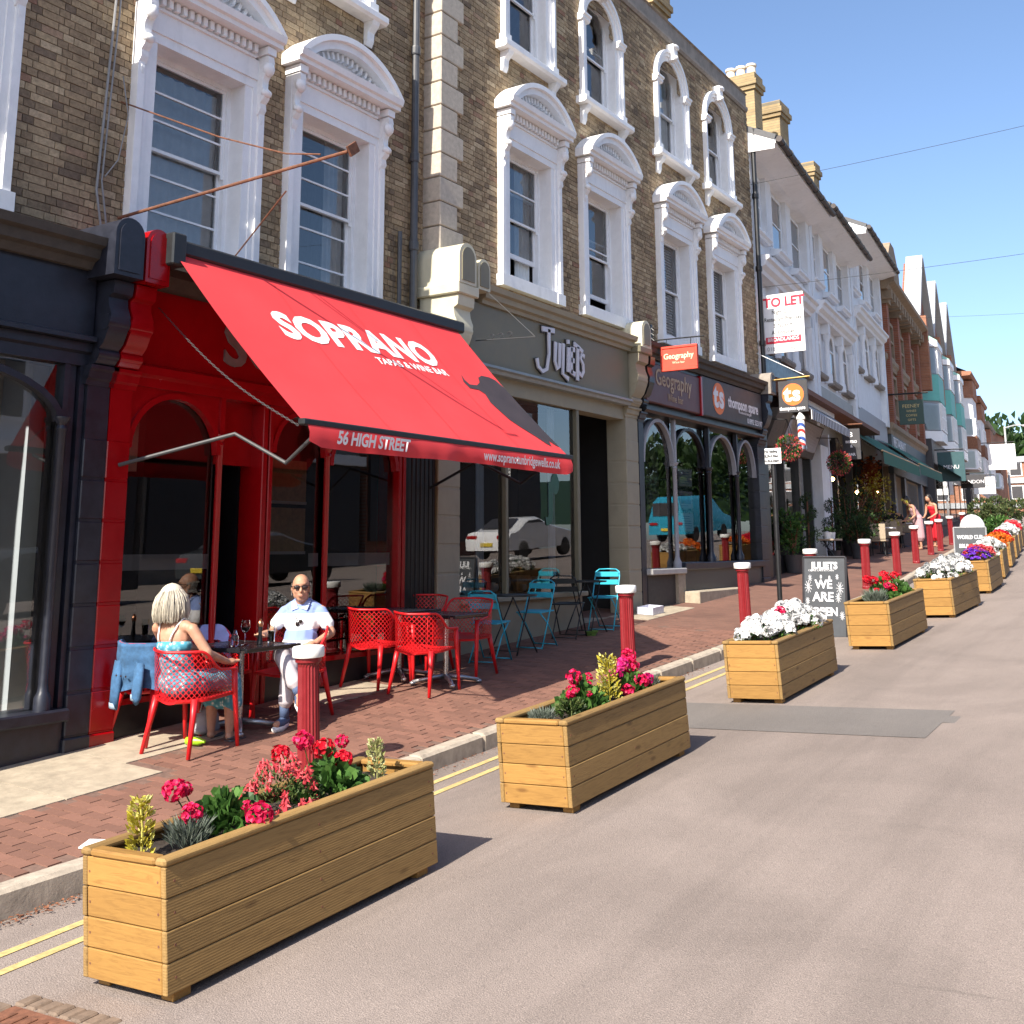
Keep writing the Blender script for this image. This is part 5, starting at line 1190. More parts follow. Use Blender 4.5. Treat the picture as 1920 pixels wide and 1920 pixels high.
cafe_table(9.88, 7.20, .03, .66, .62, 'empty black cafe table nearer the kerb at the far end of the bar'); cafe_table(9.88, 7.84, .03, .66, .62, 'empty black cafe table nearer the window at the far end of the bar')
# bistro sets outside the olive cafe
def bistro_chair(x, y, a, mat, label, folded=False):
    root = thing('folding_chair', label, 'chair', group='bistro folding chairs', world_frame=False); root.matrix_basis = Matrix.Translation((x, y, pave_z(x, y))) @ Matrix.Rotation(-.04, 4, 'Y') @ Matrix.Rotation(a, 4, 'Z')
    r = .0095
    for s in (-1, 1):
        m = MB(); m.tube([(.20, s*.19, 0), (.0, s*.19, .40), (-.16, s*.19, .74), (-.18, s*.18, .80), (-.185, s*.13, .835)], r, 6); m.ob('back_leg', mat, root, True, True)
        m = MB(); m.tube([(-.22, s*.17, 0), (.0, s*.17, .30), (.18, s*.17, .445)], r, 6); m.ob('front_leg', mat, root, True, True)
    for q_, rr_ in (([(-.185, -.135, .835), (-.187, 0, .84), (-.185, .135, .835)], r), ([(.2, -.19, .015), (.2, .19, .015)], r*.8), ([(-.21, -.17, .02), (-.21, .17, .02)], r*.8)): m = MB(); m.tube(q_, rr_, 6); m.ob('cross_rail', mat, root, True, True)
    m = MB(); m.bbox(-.15, .21, -.185, .185, .445, .462, .005); m.ob('seat', mat, root, local=True)
    for z, x_ in ((.62, -.10), (.73, -.145)):
        m = MB(); m.bbox(x_-.008, x_+.008, -.185, .185, z, z+.07, .004); m.ob('back_slat', mat, root, local=True)
    return root
bistro_chair(11.30, 7.58, .1, TURQ, 'turquoise folding chair beside the right-hand red armchairs'); bistro_chair(12.52, 7.66, R(180), TURQ, 'turquoise folding chair on the far side of the nearer bistro table')
bistro_chair(13.45, 7.72, .2, BLKMET, 'black folding chair between the two bistro tables'); bistro_chair(14.45, 7.68, R(188), TURQ, 'turquoise folding chair nearest the cafe door')
def bistro_table(x, y, label):
    root = thing('bistro_table', label, 'table', world_frame=False); root.matrix_basis = Matrix.Translation((x, y, pave_z(x, y)))
    m = MB(); m.lathe([(.29, .70), (.30, .705), (.30, .722), (.0, .724)], 28); m.ob('table_top', BLKMET, root, SM, True)
    for s in (-1, 1):
        m = MB(); m.tube([(-.24, s*.2, 0), (.2, s*.12, .70)], .009, 6); m.ob('leg', BLKMET, root, True, True); m = MB(); m.tube([(.24, s*.2, 0), (-.2, s*.12, .70)], .009, 6); m.ob('leg', BLKMET, root, True, True)
    m = MB(); m.tube([(-.22, -.19, .05), (-.22, .19, .05)], .007, 6); m.ob('brace', BLKMET, root, True, True); return root
bistro_table(11.92, 7.64, 'round dark bistro table nearer the red awning'); bistro_table(13.95, 7.72, 'round dark bistro table nearer the cafe door')
o = MB(); o.lathe([(.06, 0), (.10, .06), (.105, .062), (.095, .055), (.055, .008)], 20); q = o.ob('dog_bowl', paint('lime_plastic', (.18, .35, .08), .4), smooth=R(40)); q.matrix_basis = Matrix.Translation((13.78, 7.55, pave_z(13.78, 7.55))); tag(q, 'lime green bowl on the ground under the bistro table', 'bowl')
m = MB(); 
for a in ((-.2, .2, -.14, .14, 0, .012), (-.2, .2, -.14, -.128, .012, .11), (-.2, .2, .128, .14, .012, .11), (-.2, -.188, -.128, .128, .012, .11), (.188, .2, -.128, .128, .012, .11)): m.box(*a)
q = m.ob('plastic_tray', paint('clear_plastic', (.55, .55, .62), .25, .05)); q.matrix_basis = Matrix.Translation((16.3, 7.85, pave_z(16.3, 7.85)+.01)) @ tilt; tag(q, 'clear plastic tub on the ground by the olive pilaster', 'tub')
print('F ok')
# ================================================================ FAR SIDE OF THE BEND (street frame BM)
FR[0] = BM
S0 = SB
def pane_window(b, x0, x1, z0, z1, Y, fm=WHITE, bars=1, cross=0, mat=GLASS, t=.05, proud=.05):
    m = MB(); m.box(x0, x0+t, Y-proud, Y+.05, z0, z1); m.box(x1-t, x1, Y-proud, Y+.05, z0, z1); m.box(x0+t, x1-t, Y-proud, Y+.05, z0, z0+t); m.box(x0+t, x1-t, Y-proud, Y+.05, z1-t, z1)
    for i in range(bars): z = z0+(z1-z0)*(i+1)/(bars+1); m.box(x0+t, x1-t, Y-proud+.01, Y+.04, z-t*.35, z+t*.35)
    for i in range(cross): x = x0+(x1-x0)*(i+1)/(cross+1); m.box(x-t*.3, x+t*.3, Y-proud+.012, Y+.038, z0+t, z1-t)
    w = m.ob('window', fm, b); r = MB(); r.box(x0+.01, x1-.01, Y+.05, Y+.06, z0+.01, z1-.01); r.ob('room', ROOM2, w)
    g = glass_sheet(w, x0+t, x1-t, z0+t, z1-t, Y, mat); return w
GUTT = paint('dark_gutter', (.055, .042, .038), .6, .4, 8)
def white_unit(s0, z_off, label, w=6.45, left_return=False):
    b = thing('stucco_house', label, 'building', (s0+w/2, 8.3, zr(s0+w/2)+.15), group='white stucco houses')
    x0, x1 = S0+s0, S0+s0+w; z = lambda v: v+z_off
    m = MB(); m.box(x0, x1, 8.42, 13, z(5.2), z(11.2)); m.ob('wall', STUCCO, b)
    # pilaster strips at the party lines and between windows
    cs = [x0+w*(i+.5)/3 for i in range(3)]
    for x, hw in [(x0+.22, .2), (x1-.22, .2)]:
        m = MB(); m.box(x-hw, x+hw, 8.2, 8.42, z(5.2), z(11.12)); m.ob('pilaster', STUCCO, b)
    for i in range(2):
        x = (cs[i]+cs[i+1])/2; m = MB(); m.box(x-.28, x+.28, 8.30, 8.42, z(9.4), z(11.12)); m.ob('pilaster', STUCCO, b)
    for x in cs:
        pane_window(b, x-.5, x+.5, z(9.42), z(10.85), 8.40, bars=1, proud=.03)
        m = MB(); m.strip([(8.42, z(9.22)), (8.22, z(9.22)), (8.20, z(9.27)), (8.14, z(9.30)), (8.14, z(9.36)), (8.42, z(9.40))], x-.66, x+.66); m.ob('sill', STUCCO, b)
        m = MB(); m.box(x-.55, x+.55, 8.34, 8.42, z(8.74), z(9.2)); ap = m.ob('apron_panel', STUCCO, b); m = MB(); m.box(x-.42, x+.42, 8.325, 8.34, z(8.82), z(9.12)); m.ob('panel_field', STUCCO, ap)
        # arched first-floor window
        n = 10; pts = [(x-.42, z(6.72)), (x+.42, z(6.72))]+[(x+.42*math.cos(math.pi*i/n), z(7.72)+.42*math.sin(math.pi*i/n)) for i in range(n+1)]
        g = MB(); g.add([(a, 8.40, c) for a, c in pts], [tuple(range(len(pts)))]); wn_ = g.ob('window', GLASS, b, fix=False)
        r = MB(); r.add([(a, 8.415, c) for a, c in pts], [tuple(range(len(pts)))]); r.ob('room', ROOM2, wn_, fix=False)
        fr = MB(); arc_ = [(x-.42, z(6.72))]+[(x-.42*math.cos(math.pi*i/n), z(7.72)+.42*math.sin(math.pi*i/n)) for i in range(n+1)]+[(x+.42, z(6.72))]
        fr.tube([(a, 8.39, c) for a, c in arc_], .04, 6); fr.box(x-.42, x+.42, 8.38, 8.41, z(7.62), z(7.68)); fr.ob('frame', WHITE, wn_, smooth=True)
        m = MB(); m.strip([(8.42, z(6.55)), (8.24, z(6.55)), (8.20, z(6.62)), (8.20, z(6.68)), (8.42, z(6.71))], x-.62, x+.62); m.ob('sill', CEMENT, b)
    for x in [cs[0]-.72, (cs[0]+cs[1])/2, (cs[1]+cs[2])/2, cs[2]+.72]:
        m = MB(); m.lathe([(.12, z(6.55)), (.12, z(6.75)), (.085, z(6.85)), (.075, z(7.75)), (.13, z(7.92)), (.13, z(8.0))], 10, (x, 8.3, 0)); m.box(x-.15, x+.15, 8.2, 8.42, z(8.0), z(8.3)); m.ob('colonnette', STUCCO, b, smooth=R(40))
    m = MB(); m.strip([(8.42, z(8.3)), (8.18, z(8.3)), (8.15, z(8.38)), (8.05, z(8.45)), (8.02, z(8.56)), (7.95, z(8.60)), (7.95, z(8.67)), (8.42, z(8.73))], x0+.42, x1-.42); m.ob('cornice', STUCCO, b)
    m = MB(); m.strip([(8.42, z(10.98)), (8.1, z(11.0)), (7.62, z(11.12)), (7.58, z(11.12)), (7.58, z(11.30)), (8.42, z(11.42))], x0-.02, x1+.02); m.ob('eaves', WHITE, b)
    m = MB(); m.add([(x0-.05, 7.55, z(11.32)), (x1+.05, 7.55, z(11.32)), (x1+.05, 11.2, z(13.1)), (x0-.05, 11.2, z(13.1)), (x0-.05, 7.6, z(11.2)), (x1+.05, 7.6, z(11.2)), (x1+.05, 11.2, z(12.9)), (x0-.05, 11.2, z(12.9))], [(0, 1, 2, 3), (7, 6, 5, 4), (0, 4, 5, 1), (1, 5, 6, 2), (0, 3, 7, 4), (2, 6, 7, 3)]); rf = m.ob('roof', SLATE, b)
    m = MB(); m.tube([(x0, 7.5, z(11.22)), (x1, 7.5, z(11.22))], .075, 8); gt = m.ob('gutter', GUTT, b, smooth=R(40))
    k = int(w/.75)
    for i in range(k): m = MB(); xx = x0+.3+i*.75; m.tube([(xx, 7.5, z(11.22)), (xx+.07, 7.5, z(11.22))], .09, 8); m.ob('gutter_joint', IRON, gt)
    m = MB(); m.add([(x0-.04, 7.6, z(11.0)), (x0-.04, 8.42, z(11.0)), (x0-.04, 11.0, z(13.0)), (x0-.04, 7.6, z(11.3))], [(0, 1, 2, 3)]); m.ob('verge_board', WHITE, b, fix=False)
    return b
u1 = white_unit(.45, 0.0, 'white stucco house nearest the brick terrace, behind the TO LET board')
u2 = white_unit(6.95, .27, 'middle white stucco house with arched first-floor windows')
u3 = white_unit(13.5, 1.42, 'far white stucco house with the highest white eaves', 7.0)

m = MB(); m.tube([(S0+12.9, 9.5, 12.3), (S0+12.9, 9.5, 13.05)], .12, 8); m.ob('chimney_pot', WHITE, u2)
# -- ground floors of the white houses
GW = paint('grey_timber', (.10, .085, .07), .8, .3, 15, .3, .5)
m = MB(); m.box(S0+.4, S0+20.4, 8.9, 13, 1.2, 6.6); m.ob('shop_core', ROOM, u1)
for a, e, b in ((.45, 6.0, u1), (6.9, 13.4, u2), (13.5, 20.4, u3)):
    m = MB(); m.box(S0+a, S0+e, 8.3, 9.0, 5.15, 6.6 if b is not u3 else 6.75); m.ob('fascia', GREYF if b is u3 else BLACKP if b is u1 else paint('stone_grey_fascia', (.36, .35, .32), .6), b)
m = MB(); m.add([(S0+1.5, 7.5, 5.72), (S0+12.8, 7.5, 5.72), (S0+12.8, 8.35, 6.05), (S0+1.5, 8.35, 6.05), (S0+1.5, 7.5, 5.6), (S0+12.8, 7.5, 5.6), (S0+12.8, 8.35, 5.6), (S0+1.5, 8.35, 5.6)], [(0, 1, 2, 3), (0, 4, 5, 1), (4, 7, 6, 5), (0, 3, 7, 4), (1, 5, 6, 2)]); m.ob('tiled_canopy', TILE, u1)
bs = thing('barber_shopfront', None, None) if False else u1
m = MB(); m.add([(S0+.7, 7.85, 5.15), (S0+5.6, 7.85, 5.15), (S0+5.6, 8.2, 4.35), (S0+.7, 8.2, 4.35), (S0+.7, 8.32, 5.15), (S0+5.6, 8.32, 5.15), (S0+5.6, 8.32, 4.35), (S0+.7, 8.32, 4.35)], [(0, 1, 2, 3), (0, 4, 5, 1), (3, 2, 6, 7), (0, 3, 7, 4), (1, 5, 6, 2)]); m.ob('timber_sign', GW, u1)
for i in range(26): m = MB(); x = S0+2.0+i*.13; m.box(x, x+.03, 7.83, 8.20, 4.5, 5.1); m.v = [(a, b_-(0 if c > 4.8 else -.24)+.0, c) for a, b_, c in m.v]; m.ob('batten', GREYW, u1)
for x in (.7, 2.3, 3.9, 5.3): m = MB(); m.box(S0+x, S0+x+.12, 8.2, 8.4, 1.3, 4.4); m.ob('window_post', BLACKP, u1)
glass_sheet(u1, S0+.8, S0+5.3, 1.9, 4.35, 8.3); m = MB(); m.box(S0+.7, S0+5.4, 8.2, 8.5, 1.2, 1.95); m.ob('stall_riser', BLACKP, u1)
m = MB(); m.box(S0+5.75, S0+6.75, 8.0, 8.9, 1.3, 4.75); m.ob('white_pier', WHITE, u1); m = MB(); m.box(S0+6.76, S0+6.9, 7.98, 8.9, 1.3, 5.1); m.ob('pier_edge', STUCCO, u1)
STRIPE = NT('striped_canvas'); wv = STRIPE.new('ShaderNodeTexWave'); wv.bands_direction = 'X'; wv.inputs['Scale'].default_value = 1.6; STRIPE.link(STRIPE.coord(), wv.inputs['Vector']); STRIPE.base(STRIPE.ramp(wv.outputs['Fac'], [(.48, (.03, .03, .035)), (.52, (.62, .62, .64))])); STRIPE.rough(.8); STRIPE = STRIPE.m
sa = thing('striped_awning', 'black and white striped awning folded back over the barber shop', 'awning', (S0+4, 8.0, 5.2))
m = MB(); m.add([(S0+1.6, 7.78, 5.52), (S0+6.4, 7.78, 5.52), (S0+6.4, 7.35, 5.16), (S0+1.6, 7.35, 5.16)], [(0, 1, 2, 3)]); m.ob('canopy', STRIPE, sa, fix=False); m = MB(); m.box(S0+1.6, S0+6.4, 7.34, 7.36, 4.95, 5.16); m.ob('valance', STRIPE, sa); m = MB(); m.box(S0+1.6, S0+6.4, 7.72, 7.9, 5.48, 5.60); m.ob('cassette', WHITE, sa)
# green awnings
GRN = paint('green_canvas', (.012, .105, .065), .8, .1); SANDC = paint('sand_canvas', (.55, .38, .22), .8, .1)  # plain green for the canopies, plain sand for their front bars
for i, (a, e, zt, lb) in enumerate(((9.2, 17.6, 5.75, 'dark green awning over the restaurant terrace with plants'), (17.8, 25.4, 5.95, 'green awning past the restaurant, above the two standing women'))):
    g = thing('green_awning', lb, 'awning', (S0+(a+e)/2, 7.6, zt-1)); m = MB()
    m.add([(S0+a, 8.25, zt), (S0+e, 8.25, zt+.1), (S0+e, 6.95, zt-.85), (S0+a, 6.95, zt-.95)], [(0, 1, 2, 3)]); m.ob('canopy', GRN, g, fix=False)
    m = MB(); m.add([(S0+a, 6.94, zt-.93), (S0+e, 6.94, zt-.83), (S0+e, 6.92, zt-1.2), (S0+a, 6.92, zt-1.3)], [(0, 1, 2, 3)]); m.ob('valance', GRN, g, fix=False); m = MB(); m.tube([(S0+a, 6.96, zt-.93), (S0+e, 6.96, zt-.83)], .03, 6); m.ob('front_bar', SANDC, g)
    for x in (a+.4, e-.4): m = MB(); m.tube([(S0+x, 8.2, zt-.7), (S0+x+.1, 7.6, zt-.55), (S0+x, 7.0, zt-.95)], .02, 6); m.ob('folding_arm', STEEL, g)
# restaurant front: posts, warm lamps, hanging greenery wall
for x in (8.9, 11.4, 13.6, 15.6, 17.7): m = MB(); m.box(S0+x, S0+x+.14, 8.2, 8.4, 1.5, 5.2); m.ob('shop_post', BLACKP, u2 if x < 13 else u3)
glass_sheet(u2, S0+7.0, S0+13.4, 1.9, 4.9, 8.6); glass_sheet(u3, S0+13.7, S0+20.3, 2.1, 5.1, 8.6)
WARM = mat_emit('warm_bulb', (1.0, .55, .2), 14); 
for i, (x, z) in enumerate(((7.4, 3.95), (11.2, 3.75), (15.4, 3.95))):
    lt = thing('wall_lamp', ['lit warm lamp by the white pier of the barber shop', 'lit warm lamp in the middle of the restaurant front', 'lit warm lamp near the standing women'][i], 'lamp', (S0+x, 8.1, z)); m = MB(); m.ell((S0+x, 8.05, z), .055, 10, 8); m.ob('bulb', WARM, lt, smooth=True); m = MB(); m.tube([(S0+x, 8.2, z+.22), (S0+x, 8.05, z+.22), (S0+x, 8.05, z+.05)], .012, 6); m.ob('bracket', IRON, lt)
# -- stone and brick bank building
TANS = paint('tan_stone', (.27, .20, .135), .9, .2, 4, .4, .6)
b4 = thing('stone_building', 'ornate tan stone building with red brick piers next to the white houses', 'building', (S0+26.5, 8.3, 2.7))
x0, x1 = S0+20.6, S0+32.0
m = MB(); m.box(x0, x1, 8.4, 14, 2.5, 13.2); m.ob('wall', TANS, b4)
for x in (.5, 3.6, 7.2, 10.4):
    m = MB(); m.box(x0+x, x0+x+.55, 8.1, 8.42, 6.8, 11.6); m.ob('brick_pier', REDBRICK, b4); m = MB(); m.box(x0+x-.08, x0+x+.63, 8.0, 8.42, 11.6, 12.1); m.ob('pier_capital', TANS, b4)
for x in (1.4, 4.6, 8.2):
    for z0, z1 in ((7.2, 9.0), (9.6, 11.2)):
        pane_window(b4, x0+x, x0+x+1.9, z0, z1, 8.38, TANS, 1, 1, proud=.12, t=.14)
for z0, d in ((6.4, .35), (9.15, .25), (12.1, .75)):
    m = MB(); m.strip([(8.42, z0), (8.42-d*.6, z0), (8.42-d*.7, z0+.15), (8.42-d, z0+.25), (8.42-d, z0+.42), (8.42, z0+.5)], x0-.05, x1); m.ob('cornice', TANS, b4)
for i in range(14): m = MB(); x = x0+.3+i*.8; m.box(x, x+.3, 7.85, 8.42, 11.75, 12.1); m.ob('cornice_bracket', TANS, b4)
m = MB(); m.prism([(x0+.2, 12.6), (x0+3.6, 12.6), (x0+3.4, 13.5), (x0+2.4, 14.3), (x0+1.4, 14.3), (x0+.4, 13.5)], 7.9, 9.5, 'y'); m.ob('dormer', TANS, b4)
m = MB(); m.add([(x0, 8.3, 12.6), (x1, 8.3, 12.6), (x1, 11.5, 15.3), (x0, 11.5, 15.3)], [(0, 1, 2, 3)]); m.ob('roof', TILE, b4, fix=False)
m = MB(); m.box(x0+.1, x1-.1, 8.2, 8.9, 4.9, 6.4); m.ob('fascia', paint('slate_blue_fascia', (.05, .065, .075), .5), b4); text('wells', 1.0, WLET, b4, (x0+1.2, 8.19, 5.15), sx=1.2, depth=.01)
text('RESTAURANT', .55, WLET, b4, (x0+.6, 8.19, 5.95), depth=.01); m = MB(); m.box(x0, x1, 8.8, 9, 2.5, 4.9); m.ob('shopfront', ROOM, b4)
TEALP = paint('teal_blue_front', (.02, .10, .16), .4); m = MB(); m.box(x0+5.5, x0+8.5, 8.4, 8.82, 2.6, 4.8); m.ob('teal_door', TEALP, b4)
for x in (.4, 3.4, 9): m = MB(); m.box(x0+x, x0+x+.5, 8.25, 8.85, 2.5, 4.9); m.ob('shop_pier', paint('slate_pier', (.12, .14, .17), .5), b4)
# -- gabled row with turquoise bays
TURQP = paint('turquoise_panel', (.13, .42, .37), .6, .06); GREYC = paint('pale_coping', (.36, .37, .38), .7, .1); COP = paint('green_copper', (.35, .60, .48), .7, .15)
b5 = thing('gabled_row', 'red brick row with three gables and white and turquoise bays', 'building', (S0+40, 8.3, 3.4))
gx = S0+32.0; m = MB(); m.box(gx, gx+18.6, 8.35, 14, 3, 13.2); m.ob('wall', REDBRICK, b5)
for i in range(3):
    x0 = gx+i*6.2; xc = x0+3.1
    m = MB(); m.prism([(x0+.2, 13.2), (x0+6.0, 13.2), (xc, 16.6)], 8.3, 8.9, 'y'); gb = m.ob('gable', REDBRICK, b5)
    for sg in (-1, 1):
        m = MB(); a = Vector((xc+sg*3.05, 0, 13.0)); e = Vector((xc, 0, 16.75)); n = Vector((-(e.z-a.z), 0, e.x-a.x)).normalized()*.25*(1 if sg < 0 else -1)
        m.add([(p.x, y, p.z) for y in (7.95, 8.75) for p in (a, e, e+n*-1 if n.z < 0 else e+n, a+n*-1 if n.z < 0 else a+n)], [(0, 1, 2, 3), (7, 6, 5, 4), (0, 4, 5, 1), (1, 5, 6, 2), (2, 6, 7, 3), (3, 7, 4, 0)]); m.ob('coping', GREYC, gb)
    m = MB(); m.box(x0-.25, x0+.35, 7.7, 8.5, 9.5, 13.1); m.ob('pier', FARBRICK, b5)
    # bay: half-octagon plan
    def bay(z0, z1, mat, nm, inset=0.0):
        q = MB(); pl_ = [(xc-1.9+inset, 8.4), (xc-1.2+inset*.6, 7.55+inset), (xc+1.2-inset*.6, 7.55+inset), (xc+1.9-inset, 8.4)]; q.prism(pl_, z0, z1, 'z'); return q.ob(nm, mat, b5)
    bay(7.2, 7.7, WHITE, 'bay_base'); bay(7.7, 9.2, GREYF, 'bay_glazing', .08); bay(9.2, 10.5, TURQP, 'bay_panel'); bay(10.5, 11.9, GREYF, 'bay_glazing', .08); bay(11.9, 12.2, WHITE, 'bay_cornice', -.08)
    q = MB(); q.add([(xc-2.0, 8.4, 12.2), (xc-1.25, 7.45, 12.2), (xc+1.25, 7.45, 12.2), (xc+2.0, 8.4, 12.2), (xc-1, 8.4, 12.9), (xc+1, 8.4, 12.9)], [(0, 1, 4), (1, 2, 5, 4), (2, 3, 5)]); q.ob('bay_roof', COP, b5)
    for z0 in (7.75, 10.55):
        for k in range(3):
            x = xc-1.1+k*.78; pane_window(b5, x, x+.66, z0, z0+1.35, 7.58, WHITE, 1, 1, t=.08, proud=.06)
        m = MB(); m.add([(xc-1.86, 8.34, z0), (xc-1.24, 7.60, z0), (xc-1.24, 7.60, z0+1.3), (xc-1.86, 8.34, z0+1.3)], [(0, 1, 2, 3)]); m.ob('side_pane', GLASS, b5, fix=False)
m = MB(); m.add([(gx, 8.6, 13.1), (gx+18.6, 8.6, 13.1), (gx+18.6, 12, 16.2), (gx, 12, 16.2)], [(0, 1, 2, 3)]); m.ob('roof', TILE, b5, fix=False)
m = MB(); m.box(gx, gx+18.6, 7.9, 8.5, 3, 7.2); m.ob('shopfronts', CHAR, b5)
for i in range(6): m = MB(); m.box(gx+.3+i*3.1, gx+2.9+i*3.1, 7.86, 7.9, 3.6, 5.6); m.ob('shop_pane', GLASSD, b5)
m = MB(); m.add([(gx+.3, 7.85, 6.1), (gx+9, 7.85, 6.1), (gx+9, 6.8, 5.4), (gx+.3, 6.8, 5.4)], [(0, 1, 2, 3)]); m.ob('canopy', CHAR, b5, fix=False)
# -- brick and white bay houses with tall white chimneys, then paler ones beyond
HANG = paint('hung_tile', (.20, .085, .045), .85, .3, 12, .2, .5)
for i, (sa_, w, zt, lb) in enumerate(((50.7, 7, 12.9, 'tile-hung bay house with white chimney after the gabled row'), (57.8, 7, 12.2, 'second tile-hung bay house with tall white chimneys'), (65, 9, 11.2, 'pale far house with dark eaves at the end of the row'), (74.2, 12, 10.0, 'furthest pale house in the terrace'))):
    b = thing('bay_house', lb, 'building', (S0+sa_+w/2, 8.3, 4.0+i*.4)); x0 = S0+sa_; x1 = x0+w; xc = (x0+x1)/2
    m = MB(); m.box(x0, x1, 8.3, 14, 3, zt); m.ob('wall', STUCCO if i > 1 else FARBRICK, b)
    m = MB(); m.prism([(xc-2.2, 8.4), (xc-1.5, 7.3), (xc+1.5, 7.3), (xc+2.2, 8.4)], 7.0, zt-1.2, 'z'); m.ob('bay', STUCCO, b)
    for z0, z1 in ((8.3, 9.1), (zt-1.3, zt-.2)): m = MB(); m.prism([(xc-2.3, 8.4), (xc-1.55, 7.2), (xc+1.55, 7.2), (xc+2.3, 8.4)], z0, z1, 'z'); m.ob('tile_band', HANG if z0 < 9 else FARBRICK, b)
    for z0 in (7.1, 9.2):
        for k in range(2): pane_window(b, xc-1.3+k*1.4, xc-.2+k*1.4, z0, z0+1.1, 7.27, WHITE, 1, 0, t=.1)
        m = MB(); m.add([(xc-2.14, 8.27, z0), (xc-1.58, 7.40, z0), (xc-1.58, 7.40, z0+1.05), (xc-2.14, 8.27, z0+1.05)], [(0, 1, 2, 3)]); m.ob('side_pane', GLASS, b, fix=False)
    m = MB(); m.strip([(8.4, zt-.15), (7.2, zt-.1), (7.1, zt+.05), (7.1, zt+.15), (8.4, zt+.25)], x0, x1); m.ob('eaves', CEMENT if i > 1 else FARBRICK, b)
    m = MB(); m.add([(x0, 7.4, zt+.2), (x1, 7.4, zt+.2), (x1, 11, zt+2.0), (x0, 11, zt+2.0)], [(0, 1, 2, 3)]); m.ob('roof', SLATE, b, fix=False)
    if i < 2:
        for k in range(3): m = MB(); xx = x0+.6+k*2.2; m.box(xx, xx+.8, 8.6, 9.3, zt, zt+1.6); m.lathe([(.32, zt+1.6), (.32, zt+2.3), (.45, zt+2.4), (.45, zt+2.6)], 10, (xx+.4, 8.95, 0)); m.ob('chimney', WHITE, b)
    m = MB(); m.box(x0, x1, 7.7, 8.35, 3, 6.6); m.ob('shopfront', CHAR if i == 0 else GREYF, b); m = MB(); m.box(x0+.5, x1-.5, 7.66, 7.7, 4, 5.7); m.ob('shop_pane', GLASSD, b)
FR[0] = I4
chimney(25.67, 26.2, 9.0, 9.85, 11.3, 14.2, 3, u1); chimney(27.6, 28.3, 9.0, 9.6, 11.3, 14.12, 0, u1); chimney(32.1, 32.65, 9.5, 9.95, 11.3, 13.85, 0, u2)
# ---------------------------------------------------------------- end of the street: brick block, gable, wood, lamp
b7 = thing('brick_block', 'flat modern brick block with pale bands beyond the end of the street', 'building', (128, 14, 4.5))
bz = 4.0; m = MB(); m.box(120, 136, -14, 19, bz, 10.6); m.ob('wall', FARBRICK, b7)
for z in (6.0, 8.4, 10.5): m = MB(); m.box(119.8, 136.2, -14.2, 19.2, z, z+.55); m.ob('pale_band', GREYC, b7)
for z in (6.8, 9.1):
    for k in range(12): m = MB(); y = 17.6-k*2.4; m.box(119.93, 120.05, y-1.2, y, z, z+1.4); w_ = m.ob('window', WHITE, b7); m = MB(); m.box(119.9, 119.94, y-1.1, y-.1, z+.1, z+1.3); m.ob('pane', CHAR, w_)
b8 = thing('brick_gable_house', 'plain brick gable end before the wooded hill', 'building', (104, 17.5, 5)); m = MB(); m.box(101, 109, 16.2, 24, 4.5, 12.0); m.ob('wall', FARBRICK, b8); m = MB(); m.prism([(16.0, 12.0), (24.2, 12.0), (20.1, 14.5)], 100.8, 109.2, 'x'); m.ob('roof', TILE, b8)
m = MB(); n = 40
for i in range(n+1):
    for j in range(2): m.v.append((150+60*j, -120+240*i/n, 6 if j == 0 else 17))
for i in range(n): m.f.append((2*i, 2*i+1, 2*i+3, 2*i+2))
tag(m.ob('hill', LDK, fix=False), kind='structure')
m = MB()
for i in range(150):
    cx, cy = random.uniform(150, 195), random.uniform(-70, 60); cz = 6+(cx-150)*.18+5; r = random.uniform(2.5, 4.5); hh = random.uniform(4, 6.5)
    for k in range(110):
        v = Vector((random.gauss(0, 1), random.gauss(0, 1), random.gauss(0, 1))).normalized()*random.uniform(.6, 1); leaf(m, (cx+v.x*r, cy+v.y*r, cz+v.z*hh), v+Vector((0, 0, .4)), random.uniform(.7, 1.6), .8)
tag(m.ob('wooded_hill', LDK, fix=False), 'green wood on the hill beyond the end of the street', 'wood', kind='stuff')
lp = thing('street_lamp', 'tall pale street lamp beyond the end of the terrace', 'street lamp', (81.8, 12.05, 4.3)); m = MB(); m.lathe([(.12, 0), (.09, 1.2), (.06, 6.3)], 10, (81.8, 12.05, 4.0)); m.ob('post', GREYC, lp, smooth=True); m = MB(); m.tube([(81.8, 12.05, 10.2), (81.8, 11.4, 10.35), (81.8, 10.7, 10.3)], .05, 6); m.ob('arm', GREYC, lp); m = MB(); m.bbox(81.6, 82, 10.1, 10.9, 10.2, 10.35, .03); m.ob('lantern', GREYC, lp)
# overhead wires strung across the street
WIRE = paint('dark_wire', (.03, .03, .03), .6)
for (a, e, sag, lb) in (((22.85, 8.2, 10.2), (24.5, -9, 11.9), .25, 'thin overhead wire from the brick terrace across the street'), ((23.3, 8.2, 7.9), (28.0, -9, 9.6), .25, 'thin overhead wire from the first white house across the street'), ((43.0, 10.3, 10.9), (50, -7, 11.8), .35, 'overhead wire from the stone building across the street')):
    m = MB(); a, e = Vector(a), Vector(e); m.tube([a.lerp(e, t/16)+Vector((0, 0, -sag*4*(t/16)*(1-t/16))) for t in range(17)], .005, 5); q = m.ob('overhead_wire', WIRE); tag(q, lb, 'wire')
print('G ok')
